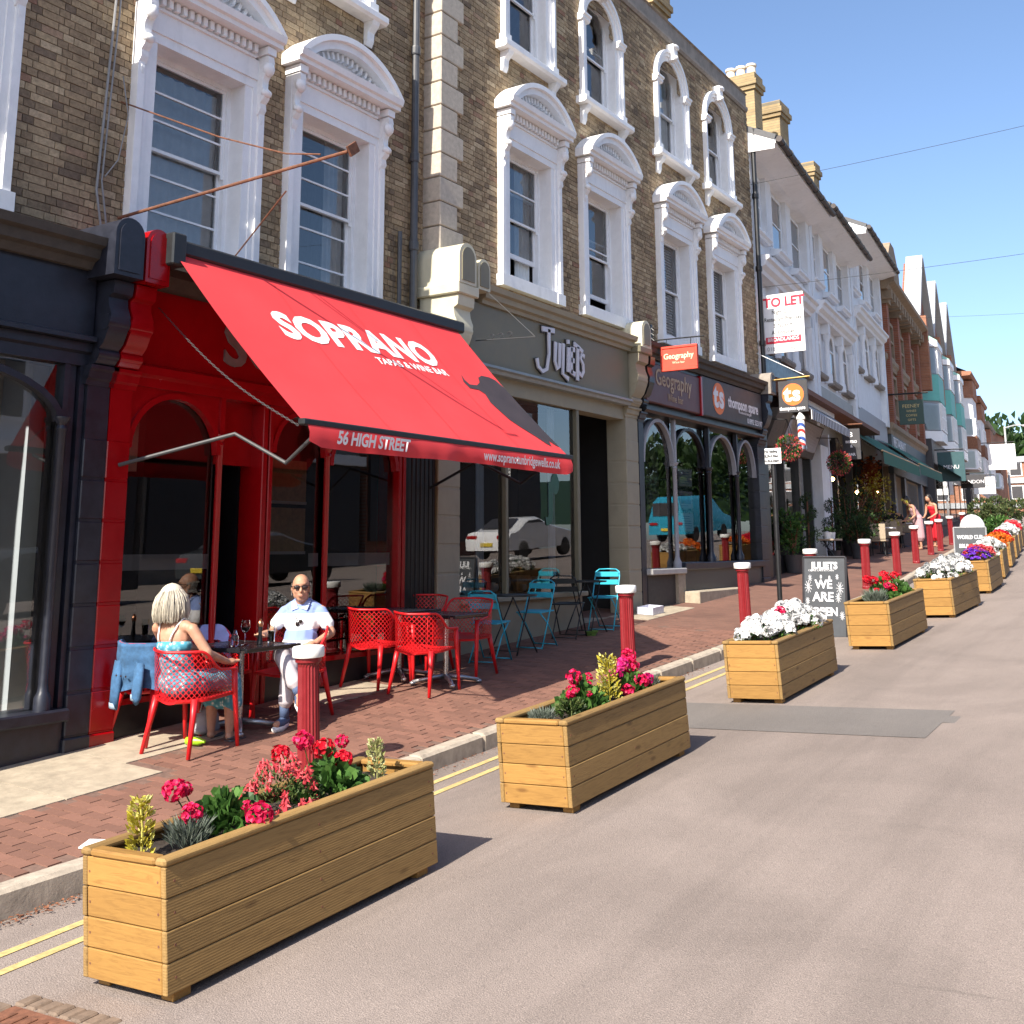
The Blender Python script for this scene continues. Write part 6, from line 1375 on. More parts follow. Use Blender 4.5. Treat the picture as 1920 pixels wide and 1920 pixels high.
# ================================================================ SIGNS AND SMALL THINGS
NX, NY_ = (0, -1, 0), (0, 0, 1)          # lettering that faces back down the street
def hang_board(o, x, y0, y1, z0, z1, mat, t=.04, name='board'):
    m = MB(); m.bbox(x, x+t, y0, y1, z0, z1, .006); return m.ob(name, mat, o)
RSIGN = paint('coral_sign', (.66, .07, .04), .5, .05); REDLET = paint('red_letters', (.62, .02, .05), .5); BLKLET = paint('black_letters', (.03, .03, .035), .6); CRLET = paint('cream_letters', (.80, .62, .42), .5)
g = thing('hanging_sign', 'coral red hanging sign of the wine bar', 'sign', (17.0, 7.5, 5.1))
hang_board(g, 17.0, 7.18, 7.86, 5.09, 5.52, RSIGN)
m = MB()
for a in ((7.18, 7.86, 5.09, 5.13), (7.18, 7.86, 5.48, 5.52), (7.18, 7.22, 5.13, 5.48), (7.82, 7.86, 5.13, 5.48)): m.bbox(16.985, 17.055, a[0], a[1], a[2], a[3], .006)
m.ob('frame', RSIGN, g); text('Geography', .135, CRLET, g, (16.995, 7.80, 5.30), NX, NY_, bold=.003, depth=.002, sx=.92); text('Wine bar', .06, CRLET, g, (16.995, 7.64, 5.21), NX, NY_, depth=.002)
m = MB(); m.tube([(17.02, 8.1, 5.66), (17.02, 7.05, 5.64)], .012, 8); m.tube([(17.02, 7.75, 5.65), (17.02, 7.75, 5.52)], .006, 5); m.tube([(17.02, 7.3, 5.65), (17.02, 7.3, 5.52)], .006, 5); m.ob('bracket', IRON, g)
m = MB(); m.bbox(16.98, 17.06, 8.02, 8.1, 5.45, 5.95, .01)
for i in range(5): m.tube([(17.0, 8.0-.03*math.sin(w*2), 5.5+.09*i+.04*math.cos(w)) for w in [2*math.pi*k/8 for k in range(8)]], .008, 5, closed=True)
m.ob('wall_plate', IRON, g)
g = thing('hanging_sign', 'square charcoal hanging sign with orange roundel', 'sign', (22.5, 7.4, 4.9)); hang_board(g, 22.5, 7.06, 7.69, 4.92, 5.60, CHAR)
disc(0, 0, .235, 0, ORANGE, g, X=NX, org=Vector((22.496, 7.375, 5.30))); text('t', .44, WLET, g, (22.49, 7.565, 5.17), NX, NY_, bold=.018, depth=.002); text('s', .44, WLET, g, (22.49, 7.385, 5.17), NX, NY_, bold=.016, depth=.002); text('thompson spare', .105, WLET, g, (22.494, 7.675, 4.975), NX, NY_, bold=.004, depth=.002, sx=.80)
m = MB(); m.tube([(22.52, 8.1, 5.63), (22.52, 7.0, 5.66)], .022, 8); m.ob('pole', paint('brass_pole', (.55, .38, .14), .35, .1, 8, metal=1), g); m = MB(); m.tube([(22.7, 8.2, 6.3), (22.52, 7.12, 5.70)], .008, 5); m.ob('stay', WHITE, g)
g = thing('letting_board', 'white TO LET board projecting from the end of the brick terrace', 'sign', (23.3, 7.8, 6.4)); hang_board(g, 23.3, 7.30, 8.24, 6.36, 7.70, WHITE, .03)
text('TO LET', .29, REDLET, g, (23.294, 8.20, 7.42), NX, NY_, bold=.010, depth=.002, sx=.97)
for i, (s_, y_, z_, sz) in enumerate((('Night Club', 8.02, 7.25, .125), ('Restaurant Premises', 8.20, 7.09, .125), ('5,750 sq ft', 7.99, 6.94, .125), ('All Enquiries', 8.04, 6.79, .125))): text(s_, sz, BLKLET, g, (23.294, y_, z_), NX, NY_, depth=.001, sx=.82, bold=.001)
m = MB(); m.box(23.292, 23.296, 7.38, 8.18, 6.58, 6.73); m.ob('red_panel', REDLET, g); text('BROADLANDS', .115, WLET, g, (23.288, 8.14, 6.63), NX, NY_, depth=.001, sx=.95, bold=.002); text('01892 512422', .13, GREYF, g, (23.29, 8.16, 6.42), NX, NY_, depth=.001, sx=.95)
# pole sign
g = thing('loading_sign', 'small white loading-times sign on a slim black pole behind the third planter', 'sign', (16.4, 5.57, pave_z(16.4, 5.75)))
m = MB(); m.lathe([(.038, 0), (.038, 2.6)], 12, (16.42, 5.75, pave_z(16.4, 5.75))); m.ob('pole', IRON, g, smooth=R(40)); hang_board(g, 16.36, 5.60, 5.86, 3.38, 3.62, WHITE, .012)
for i, s_ in enumerate(('No loading', '8.30-9.30am', '4.30-6.30pm')): text(s_, .056, BLKLET, g, (16.352, 5.852, 3.555-i*.072), NX, NY_, depth=.001, sx=.78, bold=.002)
# chalkboards
CHALKB = paint('chalkboard', (.045, .05, .058), .7, .25, 5, 0, .1); CHALK = paint('chalk', (.70, .70, .72), .9, .15, 20)
def a_board(x, y, z, w, h, label, frame, lines, a=.0):
    g = thing('chalkboard', label, 'sign', world_frame=False); g.matrix_basis = Matrix.Translation((x, y, z)) @ Matrix.Rotation(a, 4, 'Z')
    lean = .16
    def pl(u, v, d=0): return Vector((lean*v/h*.9-d, -w/2+w*(1-u), v))
    for sgn in (0, 1):
        m = MB(); q = [(0, 0), (1, 0), (1, h), (0, h)]; f = [pl(u, v) for u, v in q]; bk = [p+Vector((.02, 0, 0)) for p in f]
        if sgn: f = [Vector((2*lean*.9+.05-p.x, p.y, p.z)) for p in f]; bk = [p-Vector((.02, 0, 0)) for p in f]
        m.add(f+bk, [(0, 1, 2, 3), (7, 6, 5, 4), (0, 4, 5, 1), (1, 5, 6, 2), (2, 6, 7, 3), (3, 7, 4, 0)]); m.ob('panel', CHALKB, g, local=True)
    for a_, b_ in (((0, 0), (1, 0)), ((0, h), (1, h)), ((0, 0), (0, h)), ((1, 0), (1, h))): m = MB(); m.tube([pl(*a_, .004), pl(*b_, .004)], .016, 4); m.ob('frame', frame, g, local=True)
    Y = (pl(0, h)-pl(0, 0)).normalized(); wm = g.matrix_basis.to_3x3()
    for s_, u, v, sz, bo, sx in lines:
        org = g.matrix_basis @ pl(u, v, .006); text(s_, sz, CHALK, g, org, wm @ Vector((0, -1, 0)), wm @ Y, bold=bo, depth=.001, sx=sx)
    return g, pl
g, pl = a_board(16.0, 4.96, road_z(16, 4.96), .62, 1.12, 'tall chalkboard with white lettering standing between the third and fourth planters', CHAR, [('JULIETS', .20, .955, .135, .006, .86), ('COFFEE CAKE KITCHEN', .12, .92, .035, 0, 1.0), ('WE', .28, .68, .17, .005, .95), ('ARE', .22, .50, .18, .005, .95), ('OPEN', .2, .3, .16, .005, .9)])
for k in range(9):       # chalk stars and sprigs
    u, v, r = [(.16, .82, .05), (.42, .84, .03), (.62, .83, .03), (.8, .84, .04), (.12, .7, .09), (.86, .68, .09), (.82, .55, .07), (.1, .5, .05), (.9, .3, .06)][k]; m = MB()
    for q in range(4 if k < 4 else 5): w_ = math.pi*q/(4 if k < 4 else 5)+k; m.tube([pl(u-r*math.cos(w_), v-r*math.sin(w_), .006), pl(u+r*math.cos(w_), v+r*math.sin(w_), .006)], .0035, 4)
    m.ob('chalk_star', CHALK, g, local=True)
a_board(31.3, 5.7, pave_z(31.3, 5.1)+.0, .8, .85, 'small framed chalkboard among the far planters', GREYC, [('WORLD CUP', .1, .55, .14, .004, .75), ('BRUNCH', .15, .32, .14, .004, .75)], BEND)
# Juliet bracket (wire sign arm)
g = thing('sign_bracket', 'thin white sign bracket and stay on the olive cafe front', 'bracket', (11.6, 8.0, 4.8)); m = MB(); m.tube([(11.6, 8.0, 4.80), (11.6, 7.08, 4.75)], .007, 6); m.tube([(11.6, 8.08, 5.68), (11.6, 7.09, 4.76)], .004, 6); m.ob('arm', DULL, g)
m = MB()
for k in range(3): m.tube([(11.6, 7.75-.14*k+.04*math.cos(w), 4.83+.03*math.sin(w)) for w in [2*math.pi*q/8 for q in range(7)]], .005, 4)
m.ob('scroll', DULL, g)
FR[0] = BM
# barber pole
bp_ = thing('barber_pole', 'red white and blue striped barber pole on the first white house', 'barber pole', (24.9, 7.75, 4.2)); POLE = NT('barber_stripes'); sx_ = POLE.new('ShaderNodeSeparateXYZ'); POLE.link(POLE.coord(), sx_.inputs[0])
hx = POLE.math('FRACT', POLE.math('ADD', POLE.math('MULTIPLY', sx_.outputs[2], 3.2), POLE.math('MULTIPLY', sx_.outputs[0], 3.0))); POLE.base(POLE.ramp(hx, [(0, (.75, .75, .75)), (.32, (.75, .75, .75)), (.34, (.5, .03, .02)), (.55, (.5, .03, .02)), (.57, (.75, .75, .75)), (.74, (.75, .75, .75)), (.76, (.03, .08, .35)), (.98, (.03, .08, .35))]))
for nd in POLE.n:
    if nd.type == 'VALTORGB': nd.color_ramp.interpolation = 'CONSTANT'
POLE = POLE.m; px = S0+2.0
m = MB(); m.lathe([(.085, 4.4), (.085, 5.0)], 16, (px, 7.68, 0)); m.ob('striped_shaft', POLE, bp_, smooth=R(40)); m = MB(); m.lathe([(.04, 4.28), (.10, 4.32), (.10, 4.4)], 14, (px, 7.68, 0)); m.ob('base', STEEL, bp_, smooth=R(40)); m = MB(); m.lathe([(.10, 5.0), (.10, 5.06), (.07, 5.1), (.03, 5.17), (.0, 5.2)], 14, (px, 7.68, 0)); m.ob('cap', WHITE, bp_, smooth=R(40)); m = MB(); m.tube([(px, 7.7, 5.03), (px, 8.2, 5.03)], .02, 6); m.ob('bracket', IRON, bp_)
# board hanging over the restaurant, green sign, small far signs
g = thing('hanging_sign', 'dark slate hanging sign with white marks over the restaurant', 'sign', (S0+6.9, 7.3, 4.4)); hang_board(g, S0+6.9, 7.18, 7.64, 4.42, 5.24, CHAR); m = MB(); m.tube([(S0+6.92, 8.1, 5.36), (S0+6.92, 7.1, 5.36)], .02, 6); m.ob('bracket', RUST, g)
for z_, s_, sz in ((5.02, '8', .18), (4.86, 'BISTRO', .09), (4.74, '&', .10), (4.52, 'BAR', .10)): text(s_, sz, WLET, g, (S0+6.89, 7.41, z_), NX, NY_, align='CENTER', bold=.004, depth=.002)
DGRN = paint('dark_green_board', (.025, .06, .05), .5); g = thing('hanging_sign', 'dark green hanging sign with gold lettering by the stone building', 'sign', (S0+21, 7.3, 6.9)); hang_board(g, S0+21, 7.0, 7.9, 6.75, 7.7, DGRN); m = MB(); m.tube([(S0+21, 8.3, 7.95), (S0+21, 6.8, 7.95)], .035, 6); m.ob('bracket', IRON, g)
GOLD = paint('gold_letters', (.55, .42, .18), .5)
for i in range(4): text(('FEENEY', 'WINES', 'COFFEE', 'GIFTS')[i], (.19, .12, .12, .12)[i], GOLD, g, (S0+20.99, 7.45, 7.4-i*.17), NX, NY_, align='CENTER', depth=.002)
for i, (s_, y0, y1, z0, z1, mt, lb, tx) in enumerate(((33, 6.6, 7.8, 5.2, 6.6, paint('teal_board', (.02, .07, .08), .5), 'teal notice board projecting beyond the stone building', 'MENU'), (40, 6.2, 7.4, 5.2, 5.9, CHAR, 'small black and white hanging sign under the gabled row', 'LONDON'), (47.5, 6.1, 7.3, 5.2, 6.2, WHITE, 'white hanging sign below the gabled row', 'VIVA'), (57, 5.2, 6.9, 7.2, 8.9, WHITE, 'plain white square sign high on the tile-hung houses', ''))):
    g = thing('hanging_sign', lb, 'sign', (S0+s_, 7.3, z0)); hang_board(g, S0+s_, y0, y1, z0, z1, mt); m = MB(); m.tube([(S0+s_+.02, 8.3, z1+.12), (S0+s_+.02, y0, z1+.12)], .03, 6); m.ob('bracket', IRON, g)
    if tx: text(tx, .26, WLET if mt is not WHITE else BLKLET, g, (S0+s_-.01, (y0+y1)/2, (z0+z1)/2-.1), NX, NY_, align='CENTER', depth=.003)
text('BLEND', .55, BLKLET, u3, (S0+15.2, 8.29, 5.75), depth=.03, bold=.01)
# hanging baskets
def basket(x, y, z, r, label, sun=True):
    g = thing('hanging_basket', label, 'hanging basket', (x, y, z)); m = MB()
    for i in range(420):
        v = Vector((random.gauss(0, 1), random.gauss(0, 1), random.gauss(0, 1))).normalized(); leaf(m, Vector((x, y, z))+v*r*random.uniform(.7, 1), v, .07*random.uniform(.6, 1.2), .45)
    m.ob('foliage', LG, g, fix=False)
    m = MB()
    for i in range(260):
        v = Vector((random.gauss(0, 1), random.gauss(0, 1), random.gauss(0, 1))).normalized(); leaf(m, Vector((x, y, z))+v*r*random.uniform(.95, 1.08), v+Vector((0, 0, -.5)), .06, .4)
    m.ob('blossom', PCOR, g, fix=False)
    m = MB(); 
    for k in range(3): w_ = 2.1*k; m.tube([(x+r*.8*math.cos(w_), y+r*.8*math.sin(w_), z+.05), (x, y, z+r+.35)], .005, 4)
    m.tube([(x, y, z+r+.35), (x, 8.2, z+r+.4)], .012, 6); m.ob('chain', IRON, g)
basket(S0+.3, 7.62, 4.22, .25, 'hanging basket of red and yellow blooms beside the barber pole'); basket(S0+5.0, 7.42, 4.2, .27, 'shaded hanging basket under the slate sign')
# topiary spirals, pots, bench and leafy plants outside the barber shop
TERRA = paint('dark_pot', (.05, .05, .055), .5)
def topiary(x, y, label, h=1.55):
    z = pave_z(x, y); g = thing('spiral_topiary', label, 'topiary', (x, y, z)); m = MB(); m.lathe([(.12, 0), (.17, .3), (.18, .32), (.14, .32)], 12, (x, y, z)); m.ob('pot', TERRA, g, smooth=R(40))
    m = MB(); m.tube([(x, y, z+.3), (x, y, z+h)], .02, 6); m.ob('stem', RUST, g); m = MB()
    for i in range(1500):
        t = random.random(); w_ = t*2*math.pi*2.6; R1 = .20*(1-.55*t); c = Vector((x+R1*math.cos(w_), y+R1*math.sin(w_), z+.42+(h-.4)*t)); v = Vector((random.gauss(0, 1), random.gauss(0, 1), random.gauss(0, 1))).normalized(); leaf(m, c+v*.13*(1-.4*t)*random.uniform(.5, 1), v, .045, .5)
    m.ob('crown', LDK, g, fix=False)
topiary(S0+3.0, 7.85, 'spiral topiary at the near side of the barber shop door', 1.7); topiary(S0+5.4, 7.75, 'spiral topiary against the white pier')
def shrub(x, y, z, rx, h, label, mat, n=900, name='potted_shrub', lr=.08, pot=True, cat='shrub', box=False):
    g = thing(name, label, cat, (x, y, z)); m = MB()
    if pot: m.lathe([(.18, 0), (.24, .38), (.25, .4), (.2, .4)], 12, (x, y, z)); m.ob('pot', TERRA, g, smooth=R(40)); zb = z+.4
    else: zb = z
    st = MB()
    for k in range(6): w_ = k*1.05; st.tube([(x, y, zb), (x+.3*rx*math.cos(w_), y+.3*rx*math.sin(w_), zb+h*.4), (x+.7*rx*math.cos(w_), y+.7*rx*math.sin(w_), zb+h*.75)], [.03, .02, .008], 5)
    st.ob('stem', RUST, g); m = MB(); cl = [(Vector((random.gauss(0, .45), random.gauss(0, .45), random.uniform(.2, 1))), random.uniform(.2, .42)) for _ in range(22)]
    for i in range(n):
        c, r = random.choice(cl); v = Vector((random.gauss(0, 1), random.gauss(0, 1), random.gauss(0, 1))).normalized(); p = Vector((x+c.x*rx+v.x*r*rx, y+c.y*rx+v.y*r*rx, zb+c.z*h*.85+v.z*r*h*.5)); leaf(m, p, v+Vector((0, 0, .4)), lr*random.uniform(.6, 1.3), .5)
    m.ob('crown', mat, g, fix=False); return g
pz = lambda s_, y_: pave_z(s_, y_)
for (s_, y_, rx, h, lb, mt) in ((2.0, 8.0, .3, 1.0, 'leafy pot plant by the barber shop window', LG), (7.6, 7.5, .55, .8, 'low white-flowered bush beside the white pier', LDK), (8.6, 7.9, .8, 1.6, 'large dark shrub at the restaurant entrance', LDK), (10.3, 7.8, .7, 1.5, 'dark green shrub in the middle of the restaurant terrace', LDK), (12.4, 7.9, .7, 2.0, 'golden climbing plant on the restaurant front', LE)):
    shrub(S0+s_, y_, pz(S0+s_, y_), rx, h, lb, mt, 900 if mt is not LE else 700, lr=.09)
m = MB()
for i in range(1600):
    a = random.uniform(0, 1); leaf(m, (S0+12.9+random.gauss(0, .35)+a*.6, 8.0+random.gauss(0, .12), 2.2+2.6*a+random.gauss(0, .1)), (random.gauss(0, 1), -1, random.gauss(0, .5)), .11, .6)
AUT = mat_leaf('autumn_leaf', (.25, .05, .02), (.42, .16, .04)); g = thing('garland', 'russet leaf garland hanging down the restaurant front', 'garland', (S0+13, 8.0, 2.2)); m.ob('foliage', AUT, g, fix=False)
# terrace seats and tables in the shade
WICK = paint('pale_wicker', (.34, .27, .19), .8, .2, 30)
for i, (s_, y_, a) in enumerate(((9.0, 7.2, 0), (11.2, 7.25, 3.1), (13.3, 7.3, 0), (15.2, 7.2, 3.1))):
    x, y = S0+s_, y_; z = pz(x, y); g = thing('terrace_chair', ['wicker chair nearest the white-flowered bush', 'wicker chair behind the fifth bollard', 'wicker chair where the dark-clothed diner sits', 'wicker chair beside the standing women'][i], 'chair', (x, y, z), group='wicker chairs on the restaurant terrace'); sg = 1 if a == 0 else -1
    m = MB(); m.bbox(x-.24, x+.24, y-.24, y+.24, z+.40, z+.46, .01); m.ob('seat', WICK, g); m = MB(); m.bbox(x-sg*.24-.02, x-sg*.24+.02, y-.24, y+.24, z+.46, z+.88, .01); m.ob('backrest', WICK, g)
    for dx in (-.2, .2):
        for dy in (-.2, .2): m = MB(); m.tube([(x+dx, y+dy, z), (x+dx*.9, y+dy*.9, z+.4)], .016, 6); m.ob('leg', BLKMET, g)
for i, s_ in enumerate((10.1, 14.25)):
    x, y = S0+s_, 7.25; z = pz(x, y); g = thing('terrace_table', ['pale restaurant table nearer the barber shop', 'pale restaurant table nearer the standing women'][i], 'table', (x, y, z)); m = MB(); m.bbox(x-.35, x+.35, y-.35, y+.35, z+.71, z+.74, .006); m.ob('table_top', WHITE, g); m = MB(); m.lathe([(.22, 0), (.2, .02), (.025, .05), (.025, .71)], 12, (x, y, z)); m.ob('pedestal', BLKMET, g, smooth=R(40))
m = MB(); x, y = S0+4.2, 7.6; z = pz(x, y); g = thing('small_table', 'small slatted wooden table with pots outside the barber shop', 'table', (x, y, z)); m.bbox(x-.5, x+.5, y-.2, y+.2, z+.62, z+.66, .006); m.ob('table_top', WICK, g)
for dx in (-.4, .4): m = MB(); m.tube([(x+dx, y-.15, z), (x-dx*.2, y+.15, z+.62)], .015, 6); m.ob('leg', BLKMET, g)
for k, dx in enumerate((-.3, .25)): q = thing('white_pot', ['white flower pot on the near end of the slatted table', 'white flower pot on the far end of the slatted table'][k], 'pot', (x+dx, y, z+.66)); m = MB(); m.lathe([(.07, 0), (.09, .16), (.08, .16)], 12, (x+dx, y, z+.66)); m.ob('pot', WHITE, q, smooth=R(40)); m = MB(); [leaf(m, (x+dx+random.gauss(0, .05), y+random.gauss(0, .05), z+.82+random.uniform(0, .08)), (random.gauss(0, 1), random.gauss(0, 1), 1), .07) for _ in range(60)]; m.ob('foliage', LDK, q, fix=False)
FR[0] = I4
# big bush and white cover near the far planters
shrub(43.6, 7.05, 2.35, 1.0, 1.55, 'large grey-green bush standing past the far bollards', LB, 3200, 'bush', .13, False); shrub(41.6, 6.6, 2.25, .7, .9, 'lower leafy bush in front of the large grey-green bush', LG, 1400, 'bush', .11, False)
m = MB(); m.ell((41.0, 7.35, 2.75), (.5, .42, .48), 16, 10); m.lathe([(.42, 2.2), (.46, 2.75)], 16, (41.0, 7.35, 0)); q = m.ob('white_cover', WHITE, smooth=R(50)); tag(q, 'rounded white cover beside the furthest bollards', 'cover')
print('H ok')
# ================================================================ PEOPLE AND WHAT THEY HOLD
def blob(name, prims, mat, parent, vox=.012, smooth=4, Mx=None, local=True):
    """one continuous skin grown over tapered limbs and ellipsoids (voxel remesh, smoothed)"""
    m = MB()
    for p in prims:
        if p[0] == 'c':
            _, a, b, r0, r1 = p; a, b = Vector(a), Vector(b); d = b-a; n = 6
            pts = [a-d.normalized()*r0*.7]+[a.lerp(b, i/n) for i in range(n+1)]+[b+d.normalized()*r1*.7]; rr = [r0*.55]+[r0+(r1-r0)*i/n for i in range(n+1)]+[r1*.55]
            m.tube(pts, rr, 12)
        else:
            _, c, r = p[:3]; m.ell(c, r, 14, 10, p[3] if len(p) > 3 else None)
    me = m.me(name, mat); o = bpy.data.objects.new('tmp', me); col.objects.link(o)
    md = o.modifiers.new('r', 'REMESH'); md.mode = 'VOXEL'; md.voxel_size = vox
    ms = o.modifiers.new('s', 'SMOOTH'); ms.factor = .5; ms.iterations = smooth
    dg = bpy.context.evaluated_depsgraph_get(); dg.update(); m2 = bpy.data.meshes.new_from_object(o.evaluated_get(dg)); m2.name = name
    bpy.data.objects.remove(o)
    if not m2.materials: m2.materials.append(mat)
    m2.polygons.foreach_set('use_smooth', [True]*len(m2.polygons))
    return obm(name, m2, parent, local)
SKIN = NT('tanned_skin'); v_ = SKIN.coord(); SKIN.base(SKIN.ramp(SKIN.noise(v_, 18, 4), [(.3, (.40, .20, .125)), (.7, (.50, .27, .175))])); SKIN.rough(.55); SKIN.b.inputs['Subsurface Weight'].default_value = .08; SKIN.b.inputs['Subsurface Radius'].default_value = (.02, .008, .004); SKIN = SKIN.m
HAIRW = paint('white_blonde_hair', (.50, .45, .36), .45, .2, 30, rnd=.45); HAIRG = paint('short_grey_hair', (.35, .33, .30), .7, .2, 40); HAIRD = paint('dark_hair', (.02, .014, .010), .5, .3)
TEALF = NT('teal_floral'); vo = TEALF.new('ShaderNodeTexVoronoi'); vo.inputs['Scale'].default_value = 26; TEALF.link(TEALF.coord(), vo.inputs['Vector']); TEALF.base(TEALF.ramp(vo.outputs['Distance'], [(.15, (.70, .74, .74)), (.32, (.16, .42, .50)), (.6, (.05, .26, .36))])); TEALF.rough(.8); TEALF = TEALF.m
POLO = NT('striped_polo'); sx_ = POLO.new('ShaderNodeSeparateXYZ'); POLO.link(POLO.coord(), sx_.inputs[0]); POLO.base(POLO.ramp(sx_.outputs[2], [(0, (.22, .30, .58)), (.62, (.76, .75, .76)), (.70, (.22, .30, .58)), (.79, (.76, .75, .76)), (.935, (.22, .30, .58))])); POLO.rough(.85)
for nd in POLO.n:
    if nd.type == 'VALTORGB': nd.color_ramp.interpolation = 'CONSTANT'
POLO = POLO.m
TROU = paint('pale_grey_trousers', (.46, .42, .44), .85, .08, 20); NAVYC = paint('navy_cloth', (.06, .09, .17), .8, .2); SOLE = paint('white_rubber', (.72, .72, .72), .6); DARKG = paint('dark_lens', (.02, .012, .012), .15, .1)
def head(cx, cz, prims, y=0, k=1.0):
    """skull, brow, cheeks, nose, lips, chin and ears; the face looks along +x"""
    def E(dx, dy, dz, r): prims.append(('e', (cx+dx*k, y+dy*k, cz+dz*k), tuple(a*k for a in r)))
    E(-.008, 0, .032, (.094, .076, .094)); E(.028, 0, -.03, (.066, .060, .085)); E(.052, 0, -.088, (.034, .036, .024)); E(.073, 0, .045, (.024, .050, .020))
    prims.append(('c', (cx+.086*k, y, cz+.022*k), (cx+.112*k, y, cz-.022*k), .010*k, .015*k)); E(.088, 0, -.055, (.014, .026, .008)); E(.086, 0, -.068, (.013, .022, .007))
    for s in (-1, 1): E(.062, s*.040, -.018, (.026, .022, .024)); E(-.006, s*.079, -.004, (.020, .010, .033)); E(.02, s*.050, -.055, (.035, .018, .03))
def hand(prims, w, d, side=(0, 1, 0), down=.25):
    """palm plus four unequal fingers and a thumb, slightly curled"""
    w = Vector(w); d = Vector(d).normalized(); s = Vector(side).normalized(); up = d.cross(s)
    palm = w+d*.05; prims.append(('e', palm, (.045, .04, .022))); prims.append(('c', w, w+d*.07, .024, .030))
    for k, (o, l) in enumerate(((-.030, .062), (-.010, .074), (.010, .070), (.029, .054))):
        a = w+d*.085+s*o; b = a+d*l*.55-up*down*.02; c = b+d*l*.4-up*down*.06; prims += [('c', a-d*.02, b, .0095, .009), ('c', b, c, .009, .0075)]
    t = w+d*.03+s*-.03; prims += [('c', t, t+d*.035-s*.028, .012, .010), ('c', t+d*.035-s*.028, t+d*.065-s*.03, .010, .008)]
def place(o, x, y, a): o.matrix_basis = Matrix.Translation((x, y, pave_z(x, y)+.002)) @ Matrix.Rotation(-.03, 4, 'Y') @ Matrix.Rotation(a, 4, 'Z')
# ---- woman
wo = thing('person', 'white-haired woman in a strappy teal floral dress, seated with her back to the camera', 'person', world_frame=False); place(wo, 6.50, 7.35, .10)
pr = [('e', (-.10, .01, .55), (.14, .185, .12)), ('c', (-.11, .01, .58), (-.15, .02, .76), .122, .122), ('e', (-.155, .03, .90), (.105, .160, .14)), ('c', (-.16, -.115, .995), (-.16, .175, .995), .052, .052), ('c', (-.15, -.02, 1.0), (-.15, .08, 1.0), .07, .07), ('c', (-.15, .035, 1.01), (-.14, .06, 1.10), .058, .050)]
head(-.125, 1.205, pr, .075, k=1.06)
for s in (-1, 1):
    pr += [('c', (-.03, s*.09, .53), (.40, s*.10, .51), .085, .06), ('c', (.40, s*.10, .51), (.39, s*.10, .28), .055, .056), ('c', (.39, s*.10, .28), (.385, s*.10, .08), .053, .034), ('c', (.375, s*.10, .045), (.52, s*.115, .028), .035, .026)]
pr += [('c', (-.16, -.165, .985), (-.10, -.285, .78), .048, .042), ('c', (-.10, -.285, .78), (.14, -.278, .69), .040, .027), ('c', (-.16, .215, .985), (.02, .28, .80), .048, .042), ('c', (.02, .28, .80), (.24, .17, .775), .040, .027)]
hand(pr, (.14, -.278, .69), (1, .02, -.10), (0, -1, 0)); hand(pr, (.24, .17, .775), (1, -.4, 0), (.4, 1, 0))
bod = blob('body', pr, SKIN, wo, .010, 4)
dr_ = [('e', (-.10, .01, .55), (.152, .197, .13)), ('c', (-.11, .01, .60), (-.15, .02, .76), .135, .133), ('e', (-.155, .025, .845), (.117, .170, .085))]
for s in (-1, 1): dr_ += [('c', (-.03, s*.09, .535), (.41, s*.105, .515), .098, .078), ('c', (.41, s*.105, .50), (.41, s*.11, .30), .075, .085)]
dr_ += [('c', (.1, 0, .52), (.40, 0, .50), .07, .06), ('c', (.41, -.06, .44), (.41, .06, .44), .07, .07), ('c', (.42, -.08, .32), (.42, .08, .32), .07, .07)]
blob('dress', dr_, TEALF, wo, .012, 3)
for s in (-1, 1):
    c = .03; m = MB(); m.tube([(-.05, c+s*.06, .90), (-.09, c+s*.085, 1.0), (-.155, c+s*.10, 1.062), (-.222, c+s*.095, 1.01), (-.262, c+s*.07, .93), (-.27, c+s*.06, .89)], .0065, 5); m.ob('strap', WHITE, wo, True, True)
    m = MB(); m.ell((.45, s*.11, .03), (.10, .045, .02), 12, 8); m.box(.36, .55, s*.11-.04, s*.11+.04, .0, .015); m.ob('sandal', PIPE, wo, True, True)
m = MB(); hc = Vector((-.135, .075, 1.225)); m.ell((hc.x-.012, hc.y, hc.z+.012), (.108, .095, .105), 16, 12)
random.seed(11)
for i in range(1700):        # bob cut: strands fall from the crown to the nape, with loose ends
    a = random.uniform(R(58), R(302)); e = Vector((math.cos(a), math.sin(a), 0)); ly = random.uniform(.90, 1.10)
    r0 = Vector((.122*ly, .112*ly, 0)); st = hc+Vector((-.01, 0, .118))+e*.015; pts = []
    zl = (1.045 if abs(a-math.pi) < 1.2 else 1.07)+random.uniform(-.02, .035); tw = random.uniform(-.02, .02)
    for k in range(7):
        t = k/6; q = math.sin(min(1, t*1.5)*math.pi/2); z = st.z+(zl-st.z)*(t**1.3); w_ = 1+.22*math.sin(max(0, t-.35)*2.2)-.10*max(0, t-.85)*6; pts.append((hc.x-.012+e.x*r0.x*q*w_+tw*t+random.uniform(-.003, .003), hc.y+e.y*r0.y*q*w_+tw*t+random.uniform(-.003, .003), z))
    m.tube(pts, [.002, .0032, .0036, .0036, .0034, .003, .001], 3, cap=False)
m.ob('hair', HAIRW, wo, True, True)
m = MB(); m.tube([(-.12, -.02, 1.235), (-.05, -.015, 1.237), (-.02, .03, 1.237)], .005, 5); m.ell((-.018, .03, 1.228), (.010, .032, .022), 10, 6); m.ell((-.018, .11, 1.228), (.010, .032, .022), 10, 6); m.ob('sunglasses', DARKG, wo, True, True)
